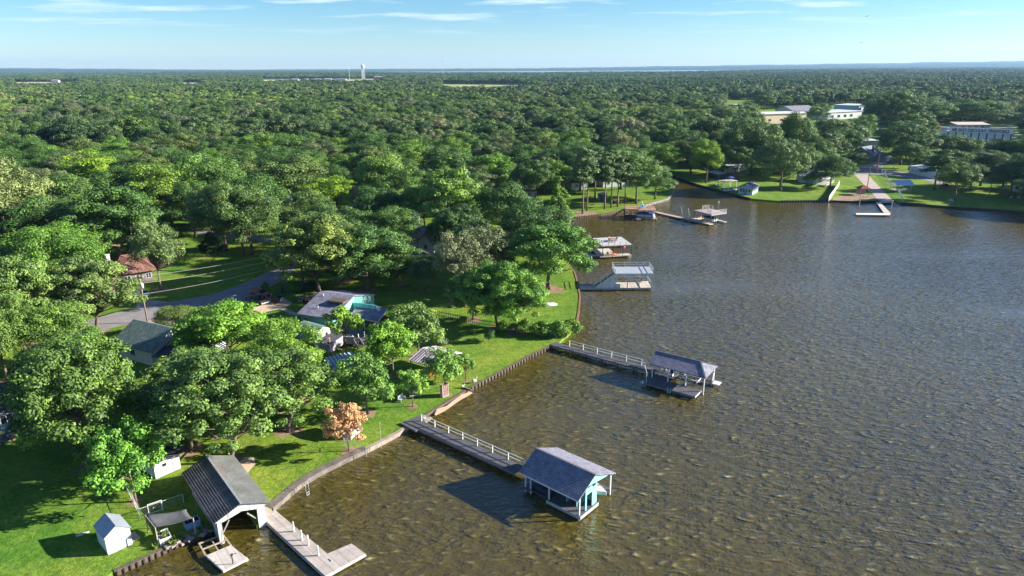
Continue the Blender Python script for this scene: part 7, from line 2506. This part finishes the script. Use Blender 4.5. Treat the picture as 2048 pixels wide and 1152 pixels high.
for (k, bx, by, yt, wp, col, lb) in [
    ('oak1', 1445, 345, 270, 70, (.06, .095, .03), 'dark tree behind the shed at the head of the cove'),
    ('oak3', 1474, 358, 292, 66, (.055, .09, .028), 'dark tree in front of the white mobile home'),
    ('oak2', 1530, 352, 270, 80, (.08, .12, .035), 'tree between the mobile home and the big rounded oak'),
    ('oak1', 1596, 356, 286, 80, (.075, .115, .034), 'tree over the roof of the grey roofed white house'),
    ('oak4', 1625, 348, 270, 70, (.07, .11, .034), 'dark green tree behind the grey roofed white house'),
    ('young1', 1622, 376, 345, 34, (.13, .18, .04), 'small light bush tree in front of the slate gable'),
    ('oak1', 2075, 398, 310, 100, (.065, .1, .03), 'shade tree just past the right edge of the park'),
    ('oak2', 2090, 421, 340, 90, (.065, .1, .03), 'waterside tree just outside the park view'),
    ('oak1', 2140, 428, 340, 100, (.065, .1, .03), 'second waterside tree outside the park view'),
    ('oak4', 2200, 432, 340, 100, (.065, .1, .03), 'third waterside tree outside the park view'),
    ('oak3', 2110, 408, 318, 110, (.065, .1, .03), 'outermost shade tree past the right edge of the park'),
    ('oak2', 1940, 380, 326, 70, (.06, .095, .03), 'dense dark tree in the middle of the park edge'),
    ('oak4', 1884, 320, 268, 70, (.065, .105, .03), 'round tree below the left part of the fireworks sign'),
    ('oak1', 1920, 326, 271, 76, (.075, .115, .034), 'dense tree right under the middle of the fireworks stand'),
    ('elm1', 1956, 322, 278, 66, (.09, .13, .04), 'lighter tree under the right part of the fireworks stand'),
    ('oak3', 1994, 326, 276, 74, (.065, .105, .032), 'dark tree under the right end of the fireworks stand'),
    ('oak2', 2034, 330, 275, 76, (.075, .12, .034), 'tree before the pale field at the right edge'),
    ('oak4', 2020, 390, 320, 80, (.06, .095, .03), 'low dark tree by the swing in the park'),
]:
    T(k, bx, by, yt, wp, col, lb)
T('oak2', 1925, 384, 330, 60, (.055, .085, .026), 'short dark tree deep in the park')
T('oak1', 2005, 375, 306, 80, (.075, .10, .04), 'tree at the shaded end of the park')
T('oak1', 2045, 392, 305, 90, (.065, .10, .034), 'dark tree cut by the right edge above the park')
T('oak2', 1975, 345, 299, 70, (.075, .105, .036), 'tree hiding the lower right of the fireworks stand')
T('oak3', 1782, 262, 184, 92, (.062, .10, .03), 'large dark oak behind the fireworks stand grass', 'the large oak behind the fireworks stand')
T('oak4', 1860, 252, 198, 78, (.085, .13, .04), 'light domed tree behind the fireworks stand')
T('oak2', 1960, 252, 200, 110, (.10, .145, .05), 'broad pale tree just behind the fireworks roof')
T('oak4', 1920, 245, 198, 80, (.075, .115, .035), 'rounded tree between the pale one and the domed one')
# ------------------------------------------------------------------ the forest
def clearing(px_back, px_front, h=12.):
    """open ground seen at px_back, kept clear of trees as far forward as a tree of height h would hide it"""
    return [P(x, y, GZ) for x, y in px_back] + [P(x, y, h) for x, y in reversed(px_front)]


CLEAR = []
CLEAR.append([P(x, y) for x, y in ROAD])
CLEAR.append(fl)
CLEAR.append([P(x, y) for x, y in [(-200, 1300), (-200, 650), (60, 640), (200, 620), (290, 500), (430, 470), (600, 470), (620, 560), (600, 640), (740, 600), (760, 540), (900, 540), (960, 590),
                                   (1080, 620), (1110, 560), (1240, 560), (1240, 1300)]])           # every surveyed tree near us is placed by hand
CLEAR.append([P(x, y) for x, y in [(985, 452), (985, 412), (1060, 408), (1140, 405), (1200, 385), (1330, 375), (1360, 400), (1200, 470), (1170, 560), (1060, 500)]])
CLEAR.append([P(x, y) for x, y in [(1270, 380), (1340, 368), (1400, 340), (1520, 346), (1600, 348), (1690, 355), (1700, 325), (1790, 315), (1900, 345), (2100, 360), (2300, 480), (1300, 470)]])
CLEAR.append(clearing([(1845, 250), (1900, 246), (2060, 244)], [(1845, 276), (1900, 279), (2060, 300)], 17))
CLEAR.append(clearing([(1512, 222), (1660, 212), (1745, 206)], [(1512, 246), (1600, 262), (1745, 240)], 16))
CLEAR.append(clearing([(1712, 232), (1790, 232)], [(1712, 286), (1770, 280)], 14))
CLEAR.append(clearing([(1440, 200), (1520, 200)], [(1440, 218), (1520, 218)], 9))
CLEAR.append([P(x, y) for x, y in [(1700, 320), (1705, 285), (1790, 278), (1830, 305), (1790, 330)]])
CLEAR.append(clearing([(25, 164), (160, 164)], [(25, 169), (160, 168)], 12))
CLEAR.append(clearing([(360, 165), (408, 165)], [(360, 169), (408, 169)], 12))
CLEAR.append(clearing([(520, 158), (765, 157)], [(520, 163), (765, 164)], 12))
CLEAR.append(clearing([(880, 168), (1055, 170)], [(880, 173), (1055, 175)], 12))
CLEAR.append([P(x, y) for x, y in [(505, 360), (505, 330), (540, 330), (545, 395), (580, 410), (590, 440), (540, 440), (530, 390)]])
CLEAR.append([P(x, y) for x, y in [(690, 400), (690, 345), (735, 345), (740, 420), (710, 440)]])
CLEAR.append([P(x, y) for x, y in [(775, 470), (775, 425), (830, 425), (880, 440), (900, 505), (830, 505)]])
CLEAR.append(clearing([(505, 340), (548, 340)], [(512, 372), (552, 372)], 14))
CLEAR.append(clearing([(695, 348), (745, 348)], [(700, 425), (742, 425)], 14))
CLEAR.append(clearing([(535, 388), (578, 388)], [(542, 425), (592, 432)], 14))
CLEAR.append(clearing([(790, 440), (885, 440)], [(800, 495), (890, 505)], 14))



def free(x, y):
    if inpoly(x, y, loop) is False:
        return False
    for c in CLEAR:
        if inpoly(x, y, c):
            return False
    for kx, ky, kr in KEEP:
        if (x - kx) ** 2 + (y - ky) ** 2 < kr * kr:
            return False
    return True


def lakefree(x, y):
    for d in ((5, 0), (-5, 0), (0, 5), (0, -5)):
        if not inpoly(x + d[0], y + d[1], loop):
            return False
    return True


KIND = [('oak1', 'dark green broad tree', (.045, .085, .022)), ('oak2', 'mid green rounded tree', (.062, .105, .026)), ('oak3', 'olive tinged bushy tree', (.088, .110, .034)),
        ('oak4', 'domed deep green tree', (.050, .092, .022)), ('elm1', 'bright green airy tree', (.098, .155, .024)), ('elm2', 'grey green layered tree', (.090, .105, .050)),
        ('oak3', 'pale khaki topped tree', (.125, .125, .060)), ('oak1', 'fresh green spreading tree', (.075, .135, .022)), ('big3', 'dark fine leaved tree', (.052, .085, .028))]
rng = np.random.default_rng(99)


def plant():
    """scatter the wood on a jittered grid out to 600 m one tree at a time; further off in rings that thin out"""
    near, far = [], []
    cell = {}

    def ok(x, y, r):
        cx, cy = int(x // 10), int(y // 10)
        for i in range(cx - 2, cx + 3):
            for j in range(cy - 2, cy + 3):
                for (a, b_, r2) in cell.get((i, j), ()):
                    if (a - x) ** 2 + (b_ - y) ** 2 < ((r + r2) * .74) ** 2:
                        return False
        return True

    def put(x, y, r):
        cell.setdefault((int(x // 10), int(y // 10)), []).append((x, y, r))
    for x, y, r in TREES:
        put(x, y, min(r, 8))
    step = 6.2
    y = 70.
    cand = []
    while y < 900:
        xm = .80 * y + 40
        xs = np.arange(-xm, xm, step)
        for x in xs:
            cand.append((x + rng.uniform(-2.6, 2.6), y + rng.uniform(-2.6, 2.6)))
        y += step
    rng.shuffle(cand)
    for x, y in cand:
        W = 10.5 + 14 * rng.beta(1.5, 1.9)
        if not ok(x, y, W / 2) or not free(x, y) or not lakefree(x, y):
            continue
        put(x, y, W / 2)
        H = rng.uniform(8, 12) + .36 * W
        near.append((x, y, H, W * 1.15))
    y = 900.
    while y < 9500:
        st = 13.5 + (y - 900) * .0012 + max(0, y - 5600) * .0035
        xm = .80 * y + 60 if y < 5600 else .78 * y
        for x in np.arange(-xm, xm, st):
            a, b_ = x + rng.uniform(-st * .45, st * .45), y + rng.uniform(-st * .45, st * .45)
            if free(a, b_):
                s = st / 13.5
                far.append((a, b_, rng.uniform(10.5, 18) * (1 + (s - 1) * .2), rng.uniform(13, 25) * s))
        y += st
    return near, far


def direction(dx, dy):
    if abs(dx) > abs(dy) * 1.2:
        return 'right of' if dx > 0 else 'left of'
    return 'behind' if dy > 0 else 'in front of'


def forest():
    near, far = plant()
    vis = []
    for t in near:
        q = PX((t[0], t[1], t[2]))
        edge = q[2] > 0 and -60 < q[0] < 2108 and q[1] < 1250
        vis.append((edge, q[2], t))
    vis.sort(key=lambda e: (not e[0], e[1]))
    nhand = sum(1 for h in HAND if h[7].get('name', 'tree') == 'tree')
    k = 300 - nhand
    indiv = [e[2] for e in vis[:k]]
    rest = [e[2] for e in vis[k:]]
    for h in HAND:
        put_tree(h[0], h[1], h[2], h[3], h[4], h[5], h[6], **{a: b_ for a, b_ in h[7].items()})
    used = {}
    sizes = [(12.5, 'small'), (14.5, 'medium'), (16.5, 'tall'), (99, 'towering')]
    ords = ['', 'next ', 'third ', 'fourth ', 'fifth ', 'sixth ', 'seventh ', 'eighth ', 'ninth ', 'tenth ', 'eleventh ', 'twelfth ']
    for (x, y, H, W) in sorted(indiv, key=lambda t: math.hypot(t[0], t[1])):
        kd = KIND[int(rng.choice(len(KIND), p=[.16, .17, .12, .13, .11, .10, .06, .09, .06]))]
        lm = min(LANDMARK, key=lambda l: math.hypot(l[0] - x, l[1] - y))
        d = math.hypot(lm[0] - x, lm[1] - y)
        far_ = 'close ' if d < 14 else ('' if d < 40 else 'well ' if d < 90 else 'far ')
        sz = next(s for lim, s in sizes if H < lim)
        key = (sz, kd[1], far_, direction(x - lm[0], y - lm[1]), lm[2])
        n = used.get(key, 0)
        used[key] = n + 1
        label = '%s%s %s %s%s %s' % (ords[min(n, 11)], sz, kd[1], far_, key[3], key[4])
        ws = label.split()
        put_tree(kd[0], x, y, H, W, kd[2], ' '.join(ws[:16]))
    # bare earth and litter under the nearer trunks
    n_ = 0
    for h in HAND:
        if h[7].get('name') or math.hypot(h[1], h[2]) > 190:
            continue
        k = 14
        rr = .16 * h[4] * random.uniform(.7, 1.25)
        pts = [(h[1] + rr * random.uniform(.6, 1.15) * math.cos(2 * math.pi * i / k), h[2] + rr * random.uniform(.6, 1.15) * math.sin(2 * math.pi * i / k), GZ + .0022 + .0001 * (n_ % 12)) for i in range(k)]
        n_ += 1
        if all(inpoly(p[0], p[1], loop) for p in pts):
            struct(MB().add([(h[1], h[2], pts[0][2])] + pts, [(0, 1 + i, 1 + (i + 1) % k) for i in range(k)]).build('dirt', DIRT))
    # everything else: one object whose points carry whole trees
    src = bpy.data.collections.new('forest_source')
    def lod(i, seed, ncl, leaves, size, H=14, W=12, cb=.2, **kw):
        r_ = np.random.default_rng(seed)
        v, tint, cen, rad = crown_arrays(r_, H, W, cb, ncl, leaves, size, **kw)
        me = quad_mesh('tree_%02d' % i, v, tint, [LEAFI, BARK], trunk_mb(r_, H, W, cb, cen, .3, 6))
        o = bpy.data.objects.new('tree_%02d' % i, me)
        src.objects.link(o)
    for i in range(5):
        lod(i, 200 + i, (62, 74, 54, 80, 66)[i], 14000, .40, clump=((.09, .15), (.08, .14), (.1, .17), (.075, .13), (.09, .16))[i])
    for i in range(5, 9):
        lod(i, 200 + i, 30, 2800, .85, clump=(.10, .18))
    pts, rot, scl, idx, pat = [], [], [], [], []
    ph = [rng.uniform(0, 6.28) for _ in range(6)]

    def patch(x, y):
        v = sum(math.sin(x * a + y * b_ + p) for (a, b_), p in zip(((.021, .013), (-.017, .031), (.0052, .0091), (.0071, -.0043), (.039, .024), (.0017, .0031)), ph)) / 6
        return min(1., max(0., .5 + .75 * v + rng.normal() * .13))
    for (x, y, H, W) in rest + far:
        d = math.hypot(x, y)
        pts.append((x, y, GZ - .05))
        rot.append(rng.uniform(0, 6.28))
        pv_ = patch(x, y)
        pat.append(pv_)
        k_ = 1.22 - .42 * pv_
        scl.append((W / 12., W / 12., H * k_ / 14.))
        idx.append(int(rng.integers(0, 5)) if d < 900 else int(rng.integers(5, 9)))
    me = bpy.data.meshes.new('forest')
    me.from_pydata(pts, [], [])
    for nm, ty, dat in (('rz', 'FLOAT', rot), ('patch', 'FLOAT', pat), ('ti', 'INT', idx)):
        a = me.attributes.new(nm, ty, 'POINT')
        a.data.foreach_set('value', dat)
    a = me.attributes.new('sc', 'FLOAT_VECTOR', 'POINT')
    a.data.foreach_set('vector', np.array(scl, np.float32).ravel())
    fo = bpy.data.objects.new('forest', me)
    COL.objects.link(fo)
    fo['kind'] = 'stuff'
    fo['label'] = 'unbroken broadleaf forest running to the horizon'
    fo['category'] = 'forest'
    ng = bpy.data.node_groups.new('forest', 'GeometryNodeTree')
    ng.interface.new_socket('Geometry', in_out='INPUT', socket_type='NodeSocketGeometry')
    ng.interface.new_socket('Geometry', in_out='OUTPUT', socket_type='NodeSocketGeometry')
    gi, go = ng.nodes.new('NodeGroupInput'), ng.nodes.new('NodeGroupOutput')
    iop = ng.nodes.new('GeometryNodeInstanceOnPoints')
    ci = ng.nodes.new('GeometryNodeCollectionInfo')
    ci.inputs['Collection'].default_value = src
    ci.inputs['Separate Children'].default_value = True
    ci.inputs['Reset Children'].default_value = True

    def named(nm, ty):
        n_ = ng.nodes.new('GeometryNodeInputNamedAttribute')
        n_.data_type = ty
        n_.inputs['Name'].default_value = nm
        return n_.outputs[0]
    cx = ng.nodes.new('ShaderNodeCombineXYZ')
    ng.links.new(named('rz', 'FLOAT'), cx.inputs[2])
    ng.links.new(gi.outputs[0], iop.inputs['Points'])
    ng.links.new(ci.outputs[0], iop.inputs['Instance'])
    iop.inputs['Pick Instance'].default_value = True
    ng.links.new(named('ti', 'INT'), iop.inputs['Instance Index'])
    ng.links.new(cx.outputs[0], iop.inputs['Rotation'])
    ng.links.new(named('sc', 'FLOAT_VECTOR'), iop.inputs['Scale'])
    ng.links.new(iop.outputs[0], go.inputs[0])
    md = fo.modifiers.new('forest', 'NODES')
    md.node_group = ng
    print('trees: hand', len(HAND), 'single', len(indiv), 'in forest', len(rest), len(far))


forest()

# ------------------------------------------------------------------ the air
hm = bpy.data.materials.new('haze')
hm.use_nodes = True
hn = hm.node_tree
hn.nodes.clear()
ho = hn.nodes.new('ShaderNodeOutputMaterial')
pv = hn.nodes.new('ShaderNodeVolumePrincipled')
pv.inputs['Color'].default_value = (.40, .66, 1.0, 1)
pv.inputs['Density'].default_value = 0.000036
pv.inputs['Anisotropy'].default_value = .2
hn.links.new(pv.outputs[0], ho.inputs['Volume'])
hb = MB().box(-14900, 14900, -390, 16900, -4.5, 260).build('haze', hm)
struct(hb, 'stuff')
